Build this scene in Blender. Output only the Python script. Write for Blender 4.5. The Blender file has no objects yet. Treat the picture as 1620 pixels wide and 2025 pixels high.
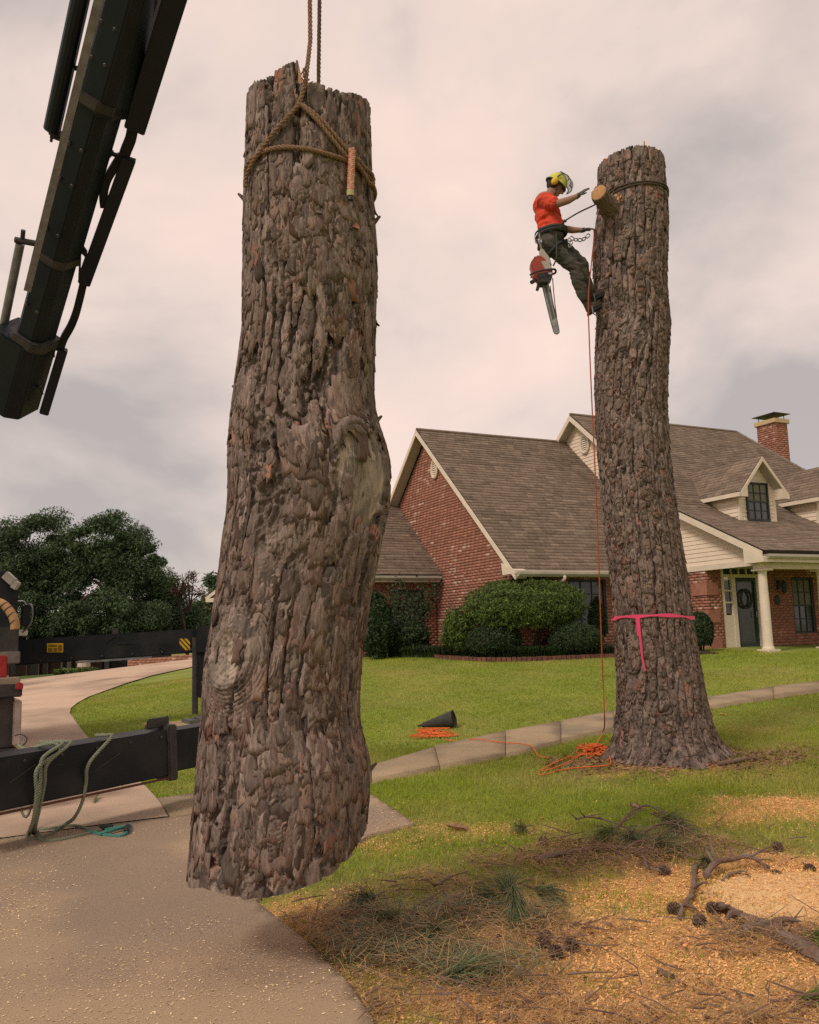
import bpy, bmesh, math, random
import numpy as np
from mathutils import Vector, Matrix
from mathutils.geometry import delaunay_2d_cdt
random.seed(7); rng = np.random.default_rng(7)
scene = bpy.context.scene
COL = scene.collection

# ------------------------------------------------------------------ camera
FPX, PCX, PCY = 1750.0, 810.0, 1012.5
PITCH, ROLL = math.atan(243/1750.0), math.radians(1.7)
CAM = np.array([0, 0, 1.65])
_f = np.array([0, math.cos(PITCH), math.sin(PITCH)]); _r0 = np.array([1.0, 0, 0])
_u0 = np.array([0, -math.sin(PITCH), math.cos(PITCH)])
_r = math.cos(ROLL)*_r0 - math.sin(ROLL)*_u0
_u = math.sin(ROLL)*_r0 + math.cos(ROLL)*_u0
cd = bpy.data.cameras.new('camera'); cam = bpy.data.objects.new('camera', cd); COL.objects.link(cam)
cd.sensor_fit = 'HORIZONTAL'; cd.sensor_width = 36; cd.lens = 36*FPX/1620; cd.clip_end = 2000; cd.clip_start = 0.05
m = Matrix.Identity(4)
for i in range(3):
    m[i][0] = _r[i]; m[i][1] = _u[i]; m[i][2] = -_f[i]; m[i][3] = CAM[i]
cam.matrix_world = m
scene.camera = cam

# ------------------------------------------------------------------ sky, sun, exposure
SUN_DIR = np.array([-0.50, -0.52, 0.70]); SUN_DIR /= np.linalg.norm(SUN_DIR)
w = bpy.data.worlds.new('World'); scene.world = w; w.use_nodes = True
nt = w.node_tree; nt.nodes.clear()
out = nt.nodes.new('ShaderNodeOutputWorld'); bg = nt.nodes.new('ShaderNodeBackground')
sky = nt.nodes.new('ShaderNodeTexSky'); sky.sky_type = 'NISHITA'; sky.sun_disc = False
sky.sun_elevation = math.asin(SUN_DIR[2]); sky.sun_rotation = math.atan2(SUN_DIR[0], SUN_DIR[1])
tc = nt.nodes.new('ShaderNodeTexCoord'); mp = nt.nodes.new('ShaderNodeMapping')
mp.inputs['Scale'].default_value = (1.0, 1.0, 1.5); mp.inputs['Location'].default_value = (8.408, 3.492, 7.395)
n1 = nt.nodes.new('ShaderNodeTexNoise'); n1.inputs['Scale'].default_value = 2.6; n1.inputs['Detail'].default_value = 6.0
n1.inputs['Roughness'].default_value = 0.52; n1.inputs['Distortion'].default_value = 0.25
cr = nt.nodes.new('ShaderNodeValToRGB')
e = cr.color_ramp.elements
e[0].position = 0.36; e[0].color = (0.41, 0.365, 0.345, 1)
e[1].position = 0.79; e[1].color = (0.93, 0.69, 0.58, 1)
k = e.new(0.545); k.color = (0.70, 0.57, 0.505, 1)
mx = nt.nodes.new('ShaderNodeMix'); mx.data_type = 'RGBA'; mx.inputs[0].default_value = 0.93
sc_ = nt.nodes.new('ShaderNodeVectorMath'); sc_.operation = 'SCALE'; sc_.inputs[3].default_value = 0.10
L = nt.links.new
L(tc.outputs['Generated'], mp.inputs['Vector']); L(mp.outputs['Vector'], n1.inputs['Vector'])
L(n1.outputs['Fac'], cr.inputs['Fac']); L(sky.outputs['Color'], sc_.inputs[0])
L(sc_.outputs[0], mx.inputs[6]); L(cr.outputs['Color'], mx.inputs[7])
L(mx.outputs[2], bg.inputs['Color']); bg.inputs['Strength'].default_value = 1.0
L(bg.outputs[0], out.inputs['Surface'])
sd = bpy.data.lights.new('sun', 'SUN'); sd.energy = 1.5; sd.angle = math.radians(13); sd.color = (1.0, 0.90, 0.78)
so = bpy.data.objects.new('sun', sd); COL.objects.link(so)
so.rotation_euler = Vector(-SUN_DIR).to_track_quat('-Z', 'Y').to_euler(); so.location = (-8, -8, 20)
vs = scene.view_settings
vs.view_transform = 'Standard'; vs.look = 'None'; vs.exposure = 0.32; vs.gamma = 1.0; vs.use_curve_mapping = False
scene.render.engine = 'CYCLES'
scene.cycles.use_denoising = False
scene.cycles.sample_clamp_direct = 4.0; scene.cycles.sample_clamp_indirect = 2.0
scene.cycles.max_bounces = 6; scene.cycles.diffuse_bounces = 3; scene.cycles.transparent_max_bounces = 12

# ------------------------------------------------------------------ measuring helpers
def ray(x, y): return _f + (x-PCX)/FPX*_r - (y-PCY)/FPX*_u
def atY(x, y, Y):
    d = ray(x, y); return CAM + d*(Y/d[1])
def proj(p):
    d = np.asarray(p, float)-CAM; z = d@_f
    return PCX+FPX*(d@_r)/z, PCY-FPX*(d@_u)/z

# house frame: a runs along the front, b into the depth
YAW = math.radians(27)
DV = np.array([math.cos(YAW), math.sin(YAW), 0]); NV = np.array([-math.sin(YAW), math.cos(YAW), 0]); ZV = np.array([0, 0, 1.0])
HO = atY(1022, 1118, 22.0); HO[2] = 0
def H(a, b, z): return HO + a*DV + b*NV + z*ZV

# ------------------------------------------------------------------ terrain (thin plate spline through surveyed points)
_cp = [atY(1300, 1490, 10.5), atY(740, 1548, 9.7), atY(1000, 1486, 11.4), atY(1620, 1372, 15.2), atY(320, 1580, 9.0),
       atY(180, 1465, 14.2), atY(137, 1410, 16.5), atY(200, 1372, 20), atY(385, 1320, 27), atY(400, 1303, 30), atY(60, 1345, 36),
       atY(385, 1432, 15), H(0, -1.2, .98), H(5, -4.2, .95), H(-3, 3.5, 1.09), H(10, -4.2, .97), H(14, 5, 1.05), H(4, 8, 1.1)]
_cp += [np.array(p, float) for p in [(-6, 1, 0), (0, 1, 0), (6, 1, 0), (-3, 4, 0), (0, 4.5, 0), (3.5, 4.5, .0), (-5, 7.5, 0), (1.5, 7, .04), (7, 6, .05),
        (-7.5, 12, .05), (9, 11, .25), (-45, 60, .1), (0, 70, 1.2), (45, 60, 1.2), (60, 10, .6), (-60, 10, -.1), (0, -30, 0), (-25, 30, .1), (-18, 22, .1), (20, 22, .9)]]
_cp = np.array(_cp)
def _phi(d2): return np.where(d2 > 1e-9, d2*np.log(np.maximum(d2, 1e-9))*0.5, 0)
_n = len(_cp)
_K = _phi(((_cp[:, None, :2]-_cp[None, :, :2])**2).sum(-1)) + np.eye(_n)*0.6
_P = np.c_[np.ones(_n), _cp[:, :2]]
_A = np.block([[_K, _P], [_P.T, np.zeros((3, 3))]])
_S = np.linalg.solve(_A, np.r_[_cp[:, 2], 0, 0, 0])
def tz(x, y):
    x = np.clip(np.asarray(x, float), -70, 70); y = np.clip(np.asarray(y, float), -30, 75)
    q = np.stack([x, y], -1); sh = q.shape[:-1]; q = q.reshape(-1, 2); r = np.empty(len(q))
    for i in range(0, len(q), 40000):
        s = q[i:i+40000]
        r[i:i+40000] = _phi(((s[:, None]-_cp[None, :, :2])**2).sum(-1))@_S[:_n] + _S[_n] + s@_S[_n+1:]
    return r.reshape(sh)
def G(px, py):
    "point of the terrain seen at a measured place of the photograph"
    d = ray(px, py); lo = 1.5; prev = lo
    for t in np.arange(1.5, 80, .25):
        p = CAM+d*t
        if p[2] < tz(p[0], p[1]):
            a, b = prev, t
            for _ in range(18):
                c = (a+b)/2; p = CAM+d*c
                if p[2] < tz(p[0], p[1]): b = c
                else: a = c
            p = CAM+d*b; p[2] = tz(p[0], p[1]); return p
        prev = t
    return CAM+d*60

# ------------------------------------------------------------------ object helpers
def tag(o, label=None, cat=None, group=None, kind=None):
    if label: o['label'] = label
    if cat: o['category'] = cat
    if group: o['group'] = group
    if kind: o['kind'] = kind
    return o
def empty(name, loc, label=None, cat=None, group=None, kind=None):
    o = bpy.data.objects.new(name, None); COL.objects.link(o); o.location = loc; o.empty_display_size = .2
    return tag(o, label, cat, group, kind)
def adopt(o, parent):
    if parent is not None:
        o.parent = parent
        o.matrix_parent_inverse = Matrix.Translation(-parent.location)   # meshes carry world coordinates
def npmesh(name, V, Fs, mat=None, parent=None, attrs=None, smooth=False, mats=None, midx=None):
    "V (n,3); Fs an (m,k) array or a list of such arrays"
    V = np.asarray(V, np.float32).reshape(-1, 3)
    if isinstance(Fs, np.ndarray): Fs = [Fs]
    Fs = [np.asarray(f, np.int32) for f in Fs if len(f)]
    me = bpy.data.meshes.new(name)
    me.vertices.add(len(V)); me.vertices.foreach_set('co', V.ravel())
    nl = sum(f.size for f in Fs); nf = sum(len(f) for f in Fs)
    me.loops.add(nl); me.polygons.add(nf)
    me.loops.foreach_set('vertex_index', np.concatenate([f.ravel() for f in Fs]))
    tot = np.concatenate([np.full(len(f), f.shape[1], np.int32) for f in Fs])
    st = np.r_[0, np.cumsum(tot)[:-1]].astype(np.int32)
    me.polygons.foreach_set('loop_start', st); me.polygons.foreach_set('loop_total', tot)
    if smooth: me.polygons.foreach_set('use_smooth', np.ones(nf, bool))
    if midx is not None: me.polygons.foreach_set('material_index', np.asarray(midx, np.int32))
    for k, a in (attrs or {}).items():
        at = me.attributes.new(k, 'FLOAT', 'POINT'); at.data.foreach_set('value', np.asarray(a, np.float32).ravel())
    me.update(calc_edges=True)
    for mm in (mats or [mat]):
        if mm: me.materials.append(mm)
    o = bpy.data.objects.new(name, me); COL.objects.link(o); adopt(o, parent)
    return o
def vadd(*a): return sum(np.asarray(x, float) for x in a)
def unit(v): v = np.asarray(v, float); return v/max(np.linalg.norm(v), 1e-9)
def catmull(P, n=8, closed=False):
    P = np.asarray(P, float); N = len(P); out = []
    seg = N if closed else N-1
    for i in range(seg):
        if closed: p0, p1, p2, p3 = P[(i-1) % N], P[i], P[(i+1) % N], P[(i+2) % N]
        else: p0, p1, p2, p3 = P[max(i-1, 0)], P[i], P[i+1], P[min(i+2, N-1)]
        for t in np.arange(n)/n:
            out.append(.5*((2*p1)+(-p0+p2)*t+(2*p0-5*p1+4*p2-p3)*t*t+(-p0+3*p1-3*p2+p3)*t**3))
    if not closed: out.append(P[-1])
    return np.array(out)
class MB:
    "collects shapes for one mesh"
    def __init__(s): s.v = []; s.f = []; s.n = 0; s.a = []
    def add(s, V, F, t=.5):
        V = np.asarray(V, float); s.v.append(V); s.f += [tuple(int(i)+s.n for i in f) for f in F]; s.n += len(V); s.a.append(np.full(len(V), t)); return s
    def hexa(s, c, t=.5):
        "8 corners: bottom ring 0-3, top ring 4-7"
        return s.add(c, [(3, 2, 1, 0), (4, 5, 6, 7), (0, 1, 5, 4), (1, 2, 6, 5), (2, 3, 7, 6), (3, 0, 4, 7)], t)
    def obox(s, o, x, y, z, t=.5):
        "corner o and three edge vectors"
        o, x, y, z = map(lambda q: np.asarray(q, float), (o, x, y, z))
        return s.hexa([o, o+x, o+x+y, o+y, o+z, o+x+z, o+x+y+z, o+y+z], t)
    def box(s, c, hx, hy, hz, X=(1, 0, 0), Y=(0, 1, 0), Z=(0, 0, 1), t=.5):
        c = np.asarray(c, float); X, Y, Z = unit(X)*hx, unit(Y)*hy, unit(Z)*hz
        return s.obox(c-X-Y-Z, 2*X, 2*Y, 2*Z, t)
    def beam(s, p0, p1, wd, ht, up=(0, 0, 1), w1=None, h1=None):
        p0, p1 = np.asarray(p0, float), np.asarray(p1, float); d = unit(p1-p0)
        sx = unit(np.cross(d, up)); uy = np.cross(sx, d); w1 = wd if w1 is None else w1; h1 = ht if h1 is None else h1
        c = [p0-sx*wd/2-uy*ht/2, p0+sx*wd/2-uy*ht/2, p0+sx*wd/2+uy*ht/2, p0-sx*wd/2+uy*ht/2,
             p1-sx*w1/2-uy*h1/2, p1+sx*w1/2-uy*h1/2, p1+sx*w1/2+uy*h1/2, p1-sx*w1/2+uy*h1/2]
        return s.hexa(c)
    def prism(s, poly, ext):
        P = np.asarray(poly, float); n = len(P); E = np.asarray(ext, float)
        F = [tuple(range(n-1, -1, -1)), tuple(range(n, 2*n))]+[(i, (i+1) % n, n+(i+1) % n, n+i) for i in range(n)]
        return s.add(np.r_[P, P+E], F)
    def tube(s, P, r, n=8, caps=True, closed=False, twist=None):
        P = np.asarray(P, float); N = len(P); r = np.broadcast_to(np.asarray(r, float), (N,))
        T = np.gradient(P, axis=0) if not closed else (np.roll(P, -1, 0)-np.roll(P, 1, 0))
        T = T/np.maximum(np.linalg.norm(T, axis=1), 1e-9)[:, None]
        up = np.array([0, 0, 1.0]) if abs(T[0][2]) < .9 else np.array([1.0, 0, 0])
        x = unit(np.cross(T[0], up)); V = []
        for i in range(N):
            x = unit(x-T[i]*(x@T[i])); y = np.cross(T[i], x)
            for k in range(n):
                a = 2*math.pi*k/n; V.append(P[i]+r[i]*(math.cos(a)*x+math.sin(a)*y))
        F = []
        for i in range(N if closed else N-1):
            j = (i+1) % N
            for k in range(n): F.append((i*n+k, i*n+(k+1) % n, j*n+(k+1) % n, j*n+k))
        if caps and not closed: F += [tuple(range(n-1, -1, -1)), tuple((N-1)*n+k for k in range(n))]
        return s.add(V, F)
    def strands(s, P, R, k=3, pitch=.06, n=6):
        "a laid rope: k strands twisted round the path"
        P = np.asarray(P, float); d = np.r_[0, np.cumsum(np.linalg.norm(np.diff(P, axis=0), axis=1))]
        m_ = max(4, int(d[-1]/(pitch/7))); q = np.linspace(0, d[-1], m_); Q = np.stack([np.interp(q, d, P[:, i]) for i in range(3)], -1)
        T = np.gradient(Q, axis=0); T /= np.maximum(np.linalg.norm(T, axis=1), 1e-9)[:, None]
        x = unit(np.cross(T[0], (0.3, .5, .81))); X = []; Y = []
        for i in range(m_):
            x = unit(x-T[i]*(x@T[i])); X.append(x); Y.append(np.cross(T[i], x))
        X, Y = np.array(X), np.array(Y)
        for j in range(k):
            a = 2*math.pi*(q/pitch+j/k)
            s.tube(Q+(.52*R)*(np.cos(a)[:, None]*X+np.sin(a)[:, None]*Y), R*.52, n)
        return s
    def lathe(s, prof, c, axis=(0, 0, 1), n=20):
        "prof: (radius, along axis)"
        c = np.asarray(c, float); A = unit(axis); X = unit(np.cross(A, (0.31, .22, .9) if abs(A[2]) < .95 else (1, 0, 0))); Y = np.cross(A, X)
        V = []; m_ = len(prof)
        for r, h in prof:
            for k in range(n):
                t = 2*math.pi*k/n; V.append(c+A*h+r*(math.cos(t)*X+math.sin(t)*Y))
        F = [(i*n+k, i*n+(k+1) % n, (i+1)*n+(k+1) % n, (i+1)*n+k) for i in range(m_-1) for k in range(n)]
        F += [tuple(range(n-1, -1, -1)), tuple((m_-1)*n+k for k in range(n))]
        return s.add(V, F)
    def ball(s, c, r, n=12, m_=8, X=(1, 0, 0), Y=(0, 1, 0), Z=(0, 0, 1)):
        r = np.broadcast_to(np.asarray(r, float), (3,)); X, Y, Z = unit(X)*r[0], unit(Y)*r[1], unit(Z)*r[2]; c = np.asarray(c, float); V = []
        for i in range(1, m_):
            th = math.pi*i/m_
            for k in range(n):
                p = 2*math.pi*k/n; V.append(c+math.sin(th)*(math.cos(p)*X+math.sin(p)*Y)+math.cos(th)*Z)
        V += [c+Z, c-Z]; t = len(V)-2
        F = [(i*n+k, (i+1)*n+k, (i+1)*n+(k+1) % n, i*n+(k+1) % n) for i in range(m_-2) for k in range(n)]
        F += [(t, k, (k+1) % n) for k in range(n)]+[(t+1, (m_-2)*n+(k+1) % n, (m_-2)*n+k) for k in range(n)]
        return s.add(V, F)
    def build(s, name, mat, parent=None, smooth=False, bevel=0, label=None):
        me = bpy.data.meshes.new(name); V = np.concatenate(s.v)
        me.from_pydata(V.tolist(), [], s.f); me.materials.append(mat)
        at = me.attributes.new('tint', 'FLOAT', 'POINT'); at.data.foreach_set('value', np.concatenate(s.a).astype(np.float32))
        if smooth:
            me.polygons.foreach_set('use_smooth', np.ones(len(me.polygons), bool))
        me.update()
        bm = bmesh.new(); bm.from_mesh(me); bmesh.ops.recalc_face_normals(bm, faces=bm.faces[:])
        if bevel:
            bmesh.ops.bevel(bm, geom=[e_ for e_ in bm.edges if len(e_.link_faces) == 2 and e_.calc_face_angle(0) > .6], offset=bevel, segments=2, affect='EDGES', clamp_overlap=True)
        bm.to_mesh(me); bm.free()
        o = bpy.data.objects.new(name, me); COL.objects.link(o); adopt(o, parent)
        if label: o['label'] = label
        return o

# ------------------------------------------------------------------ materials
MATS = {}
def mat(name, c1, c2=None, rough=.8, nscale=6., ndetail=6, lo=.35, hi=.65, bump=0, bscale=40., stretch=(1, 1, 1), spec=.3, metal=0.,
        attr=None, attr_cols=None, transl=0, c3=None, n3=1.2):
    "base colour: noise mix c1-c2, optional attribute mix towards attr_cols, fine bump"
    if name in MATS: return MATS[name]
    M_ = bpy.data.materials.new(name); M_.use_nodes = True; t = M_.node_tree; N = t.nodes; lk = t.links.new
    b = N['Principled BSDF']; b.inputs['Roughness'].default_value = rough; b.inputs['Metallic'].default_value = metal
    b.inputs['Specular IOR Level'].default_value = spec
    tc = N.new('ShaderNodeTexCoord'); mp = N.new('ShaderNodeMapping'); mp.inputs['Scale'].default_value = stretch
    lk(tc.outputs['Object'], mp.inputs['Vector'])
    c2 = c2 or tuple(x*.75 for x in c1)
    nz = N.new('ShaderNodeTexNoise'); nz.inputs['Scale'].default_value = nscale; nz.inputs['Detail'].default_value = ndetail; nz.inputs['Roughness'].default_value = .6
    lk(mp.outputs[0], nz.inputs['Vector'])
    rp = N.new('ShaderNodeMapRange'); rp.inputs[1].default_value = lo; rp.inputs[2].default_value = hi; lk(nz.outputs['Fac'], rp.inputs[0])
    mx = N.new('ShaderNodeMix'); mx.data_type = 'RGBA'; mx.inputs[6].default_value = (*c1, 1); mx.inputs[7].default_value = (*c2, 1)
    lk(rp.outputs[0], mx.inputs[0]); col = mx.outputs[2]
    if c3:
        n2 = N.new('ShaderNodeTexNoise'); n2.inputs['Scale'].default_value = n3; n2.inputs['Detail'].default_value = 5; lk(tc.outputs['Object'], n2.inputs['Vector'])
        r2 = N.new('ShaderNodeMapRange'); r2.inputs[1].default_value = .45; r2.inputs[2].default_value = .68; lk(n2.outputs['Fac'], r2.inputs[0])
        m2 = N.new('ShaderNodeMix'); m2.data_type = 'RGBA'; lk(r2.outputs[0], m2.inputs[0]); lk(col, m2.inputs[6]); m2.inputs[7].default_value = (*c3, 1); col = m2.outputs[2]
    for an, ac in (attr_cols or []):
        at = N.new('ShaderNodeAttribute'); at.attribute_name = an
        m2 = N.new('ShaderNodeMix'); m2.data_type = 'RGBA'; lk(at.outputs['Fac'], m2.inputs[0]); lk(col, m2.inputs[6]); m2.inputs[7].default_value = (*ac, 1); col = m2.outputs[2]
    if attr:   # brightness variation by a 0..1 attribute: attr=(name, low, high)
        at = N.new('ShaderNodeAttribute'); at.attribute_name = attr[0]
        r3 = N.new('ShaderNodeMapRange'); r3.inputs[3].default_value = attr[1]; r3.inputs[4].default_value = attr[2]; lk(at.outputs['Fac'], r3.inputs[0])
        vm = N.new('ShaderNodeVectorMath'); vm.operation = 'SCALE'; lk(col, vm.inputs[0]); lk(r3.outputs[0], vm.inputs[3]); col = vm.outputs[0]
    lk(col, b.inputs['Base Color'])
    if bump:
        nb = N.new('ShaderNodeTexNoise'); nb.inputs['Scale'].default_value = bscale; nb.inputs['Detail'].default_value = 6; nb.inputs['Roughness'].default_value = .65
        lk(mp.outputs[0], nb.inputs['Vector'])
        bp = N.new('ShaderNodeBump'); bp.inputs['Strength'].default_value = 1; bp.inputs['Distance'].default_value = bump
        lk(nb.outputs['Fac'], bp.inputs['Height']); lk(bp.outputs[0], b.inputs['Normal'])
    if transl:
        tr = N.new('ShaderNodeBsdfTranslucent'); lk(col, tr.inputs['Color']); ms = N.new('ShaderNodeMixShader'); ms.inputs[0].default_value = transl
        lk(b.outputs[0], ms.inputs[1]); lk(tr.outputs[0], ms.inputs[2]); lk(ms.outputs[0], N['Material Output'].inputs['Surface'])
    MATS[name] = M_; return M_
WHITE = mat('cream_paint', (.74, .63, .50), (.66, .56, .44), .55, 3, bump=.001, bscale=12)
BLACK = mat('black_paint', (.007, .009, .012), (.012, .014, .017), .5, 4, bump=.0008, bscale=25, spec=.25, c3=(.026, .025, .025), n3=2.6)
BOOM = mat('boom_paint', (.006, .010, .016), (.011, .016, .023), .42, 3, bump=.0008, bscale=25, spec=.3)
DARK = mat('dark_steel', (.03, .03, .032), (.06, .05, .045), .5, 8, bump=.001)
GREY = mat('grey_steel', (.28, .29, .31), (.18, .18, .19), .38, 10, metal=.5)
CHROME = mat('bright_rod', (.55, .56, .58), (.4, .4, .42), .2, 10, metal=.9)
RED = mat('red_plastic', (.38, .03, .03), (.26, .02, .02), .4, 8)
YELLOW = mat('yellow_sticker', (.72, .42, .02), (.6, .34, .02), .5, 8)
RUBBER = mat('tyre_rubber', (.018, .018, .018), (.03, .028, .026), .85, 12, bump=.002)
GLASS = mat('window_glass', (.035, .045, .05), (.06, .07, .075), .06, 1.2, spec=.6)
GLASS2 = mat('dark_glass', (.02, .03, .033), (.045, .055, .055), .08, 2, spec=.6)
# ================================================================== ground, drive, walk
Gp = lambda *a: G(*a)
SAW = [  # chips and sawdust: centre, radii, weight
    (G(1330, 1880), 1.4, .7, .9), (G(1100, 1960), .9, .45, .9), (G(1500, 1960), 1.0, .5, .65), (G(1590, 1770), .95, .75, 1.3), (G(1570, 1600), .75, .45, .8), (G(1230, 1780), .9, .35, .6),
    (G(1000, 1840), .5, .35, .45), (G(640, 1800), .35, .35, .55), (G(950, 1640), .8, .3, .35), (G(740, 1660), .4, .3, .3), (G(1330, 1510), .9, .4, .45)]
BRN = [(G(830, 1850), 1.0, .55, 1.15), (G(1240, 1690), 1.1, .4, 1.1), (G(760, 1950), .6, .35, .6), (G(1550, 1850), .7, .4, .7), (G(1330, 1500), 1.45, .75, 1.6), (G(900, 1740), 1.0, .35, .55), (G(1000, 1990), .8, .3, .6), (G(1500, 2000), 1.2, .3, .6)]
def lattice_noise(x, y, s, seed):
    x = np.asarray(x)/s; y = np.asarray(y)/s; xi = np.floor(x).astype(np.int64); yi = np.floor(y).astype(np.int64); fx = x-xi; fy = y-yi
    fx = fx*fx*(3-2*fx); fy = fy*fy*(3-2*fy)
    def h(i, j):
        n = (i*374761393+j*668265263+seed*1442695041) & 0xffffffff; n = ((n ^ (n >> 13))*1274126177) & 0xffffffff
        return ((n ^ (n >> 16)) & 0xffff)/65535.0
    return (h(xi, yi)*(1-fx)+h(xi+1, yi)*fx)*(1-fy)+(h(xi, yi+1)*(1-fx)+h(xi+1, yi+1)*fx)*fy
def fbm2(x, y, s, seed, o=4): return sum(lattice_noise(x, y, s/2**i, seed+i)*.5**i for i in range(o))/sum(.5**i for i in range(o))
def blobs(x, y, B, seed):
    wx = x+(fbm2(x, y, .5, seed)-.5)*.9; wy = y+(fbm2(x, y, .5, seed+9)-.5)*.9
    r = np.zeros_like(np.asarray(x, float))
    for c, rx, ry, wt in B: r = np.maximum(r, wt*np.exp(-(((wx-c[0])/rx)**2+((wy-c[1])/ry)**2)**1.5))
    return np.clip(r*1.25*(.45+1.1*fbm2(x, y, .22, seed+5)), 0, 1)
def saw(x, y): return blobs(x, y, SAW, 3)
def brn(x, y): return blobs(x, y, BRN, 41)
def grid(xs, ys, zf):
    X, Y = np.meshgrid(xs, ys); V = np.stack([X, Y, zf(X, Y)], -1).reshape(-1, 3); nx, ny = len(xs), len(ys)
    i = np.arange(ny-1)[:, None]*nx+np.arange(nx-1)[None]; return V, np.stack([i, i+1, i+nx+1, i+nx], -1).reshape(-1, 4)
xs = np.unique(np.r_[np.linspace(-600, -30, 16), np.linspace(-30, -6, 49), np.linspace(-6, 6, 121), np.linspace(6, 30, 49), np.linspace(30, 600, 16)])
ys = np.unique(np.r_[np.linspace(-200, 1, 12), np.linspace(1, 12, 130), np.linspace(12, 45, 80), np.linspace(45, 900, 24)])
def gz(X, Y): return tz(X, Y)+(fbm2(X, Y, .45, 77)-.5)*.035*(np.abs(X) < 30)*(Y < 24)*(Y > 1) - .012
V, F = grid(xs, ys, gz)
near = (V[:, 1] < 14) & (np.abs(V[:, 0]) < 8)
sa = np.where(near, saw(V[:, 0], V[:, 1]), 0); ba = np.where(near, brn(V[:, 0], V[:, 1]), 0)
LAWN = mat('lawn_soil', (.22, .28, .04), (.17, .22, .034), .95, 14, bump=.012, bscale=90, c3=(.28, .29, .06), n3=.9,
           attr_cols=[('brown', (.30, .18, .09)), ('saw', (.72, .40, .155))])
g = npmesh('lawn_ground', V, F, LAWN, attrs={'saw': np.clip(sa*1.15, 0, .9), 'brown': np.clip(ba, 0, .9)}, smooth=True)
tag(g, 'mown green lawn rising gently towards the brick house', None, None, 'structure')

def drape(name, poly, mat_, off, step, parent=None, thick=0, smooth=True):
    "a sheet cut to a polygon, laid on the terrain"
    P = np.asarray(poly)[:, :2]; n = len(P)
    lo, hi = P.min(0), P.max(0); X, Y = np.meshgrid(np.arange(lo[0], hi[0], step), np.arange(lo[1], hi[1], step))
    q = np.c_[X.ravel(), Y.ravel()]; ins = np.zeros(len(q), bool)
    for i in range(n):
        a, b = P[i], P[(i+1) % n]; c = ((a[1] > q[:, 1]) != (b[1] > q[:, 1]))
        with np.errstate(all='ignore'): xx = (b[0]-a[0])*(q[:, 1]-a[1])/(b[1]-a[1])+a[0]
        ins ^= c & (q[:, 0] < xx)
    bd = []
    for i in range(n):
        a, b = P[i], P[(i+1) % n]; k = max(1, int(np.linalg.norm(b-a)/step))
        for t in range(k): bd.append(a+(b-a)*t/k)
    nb = len(bd); pts = [Vector(p) for p in bd]+[Vector(p) for p in q[ins]]
    r = delaunay_2d_cdt(pts, [(i, (i+1) % nb) for i in range(nb)], [], 1, 1e-5)
    W = np.array([(p.x, p.y) for p in r[0]]); z = tz(W[:, 0], W[:, 1])+off
    F = [np.array([f for f in r[2] if len(f) == 3])]
    V = np.c_[W, z]
    if thick:
        V2 = np.c_[W[:nb], z[:nb]-thick]; i = np.arange(nb); j = (i+1) % nb
        F.append(np.stack([i, i+len(W), j+len(W), j], -1)); V = np.r_[V, V2]
    return npmesh(name, V, F, mat_, parent, smooth=False, attrs={'dust': np.clip((fbm2(V[:, 0], V[:, 1], .8, 15)-.42)*1.4, 0, .30), 'stain': np.clip((fbm2(V[:, 0], V[:, 1]*1.6, 1.5, 25)-.50)*1.4, 0, .18)})
CONC = mat('drive_concrete', (.46, .33, .225), (.20, .142, .10), .88, 110, bump=.005, bscale=130, lo=.32, hi=.68, c3=(.27, .20, .145), n3=.45, attr_cols=[('dust', (.60, .42, .24)), ('stain', (.185, .145, .115))])
CONC2 = mat('far_concrete', (.60, .43, .31), (.48, .345, .25), .88, 1.5, bump=.002, bscale=80, c3=(.28, .20, .145), n3=.5, stretch=(.4, 1, 1))
WALK = mat('walk_concrete', (.45, .335, .20), (.30, .22, .14), .88, 70, bump=.003, bscale=110, c3=(.24, .19, .13), n3=1.8)
# near slab
near_r = [G(735, 2018), G(690, 1950), G(645, 1903), G(600, 1860), G(552, 1822), G(505, 1785), G(600, 1727), G(735, 1653), G(820, 1632), G(735, 1574), G(560, 1592), G(335, 1619)]
a0 = G(2, 1662)
slab1 = [np.array([.1, 2.2, 0]), *near_r, a0, np.array([-9, a0[1]+.9, 0]), np.array([-12, 2, 0]), np.array([-6, .5, 0]), np.array([.3, .5, 0])]
dw = empty('driveway', (-3, 7, 0), 'concrete driveway with an exposed aggregate surface', None, None, 'structure')
drape('slab', slab1, CONC, .014, .09, dw, thick=.05)
edge = [G(313, 1585), G(290, 1560), G(262, 1533), G(220, 1500), G(180, 1466), G(152, 1432), G(138, 1412), G(140, 1402), G(152, 1392), G(175, 1379), G(205, 1368), G(250, 1352), G(300, 1337), G(345, 1327), G(390, 1317)]
e_end = edge[-1]
far_ = [e_end+np.array([4, 2.2, 0]), e_end+np.array([3.6, 5.5, 0]), atY(405, 1301, 30), atY(250, 1325, 33), atY(60, 1347, 36), np.array([-24, 38, 0]), np.array([-40, 37, 0]), np.array([-40, 24, 0]), np.array([-14, 11, 0]), np.array([-9, a0[1]+.93, 0])]
slab2 = [a0+np.array([0, .03, 0]), near_r[-1]+np.array([-.02, .03, 0]), *edge, *far_]
drape('slab', slab2, CONC2, .016, .35, dw)
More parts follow.
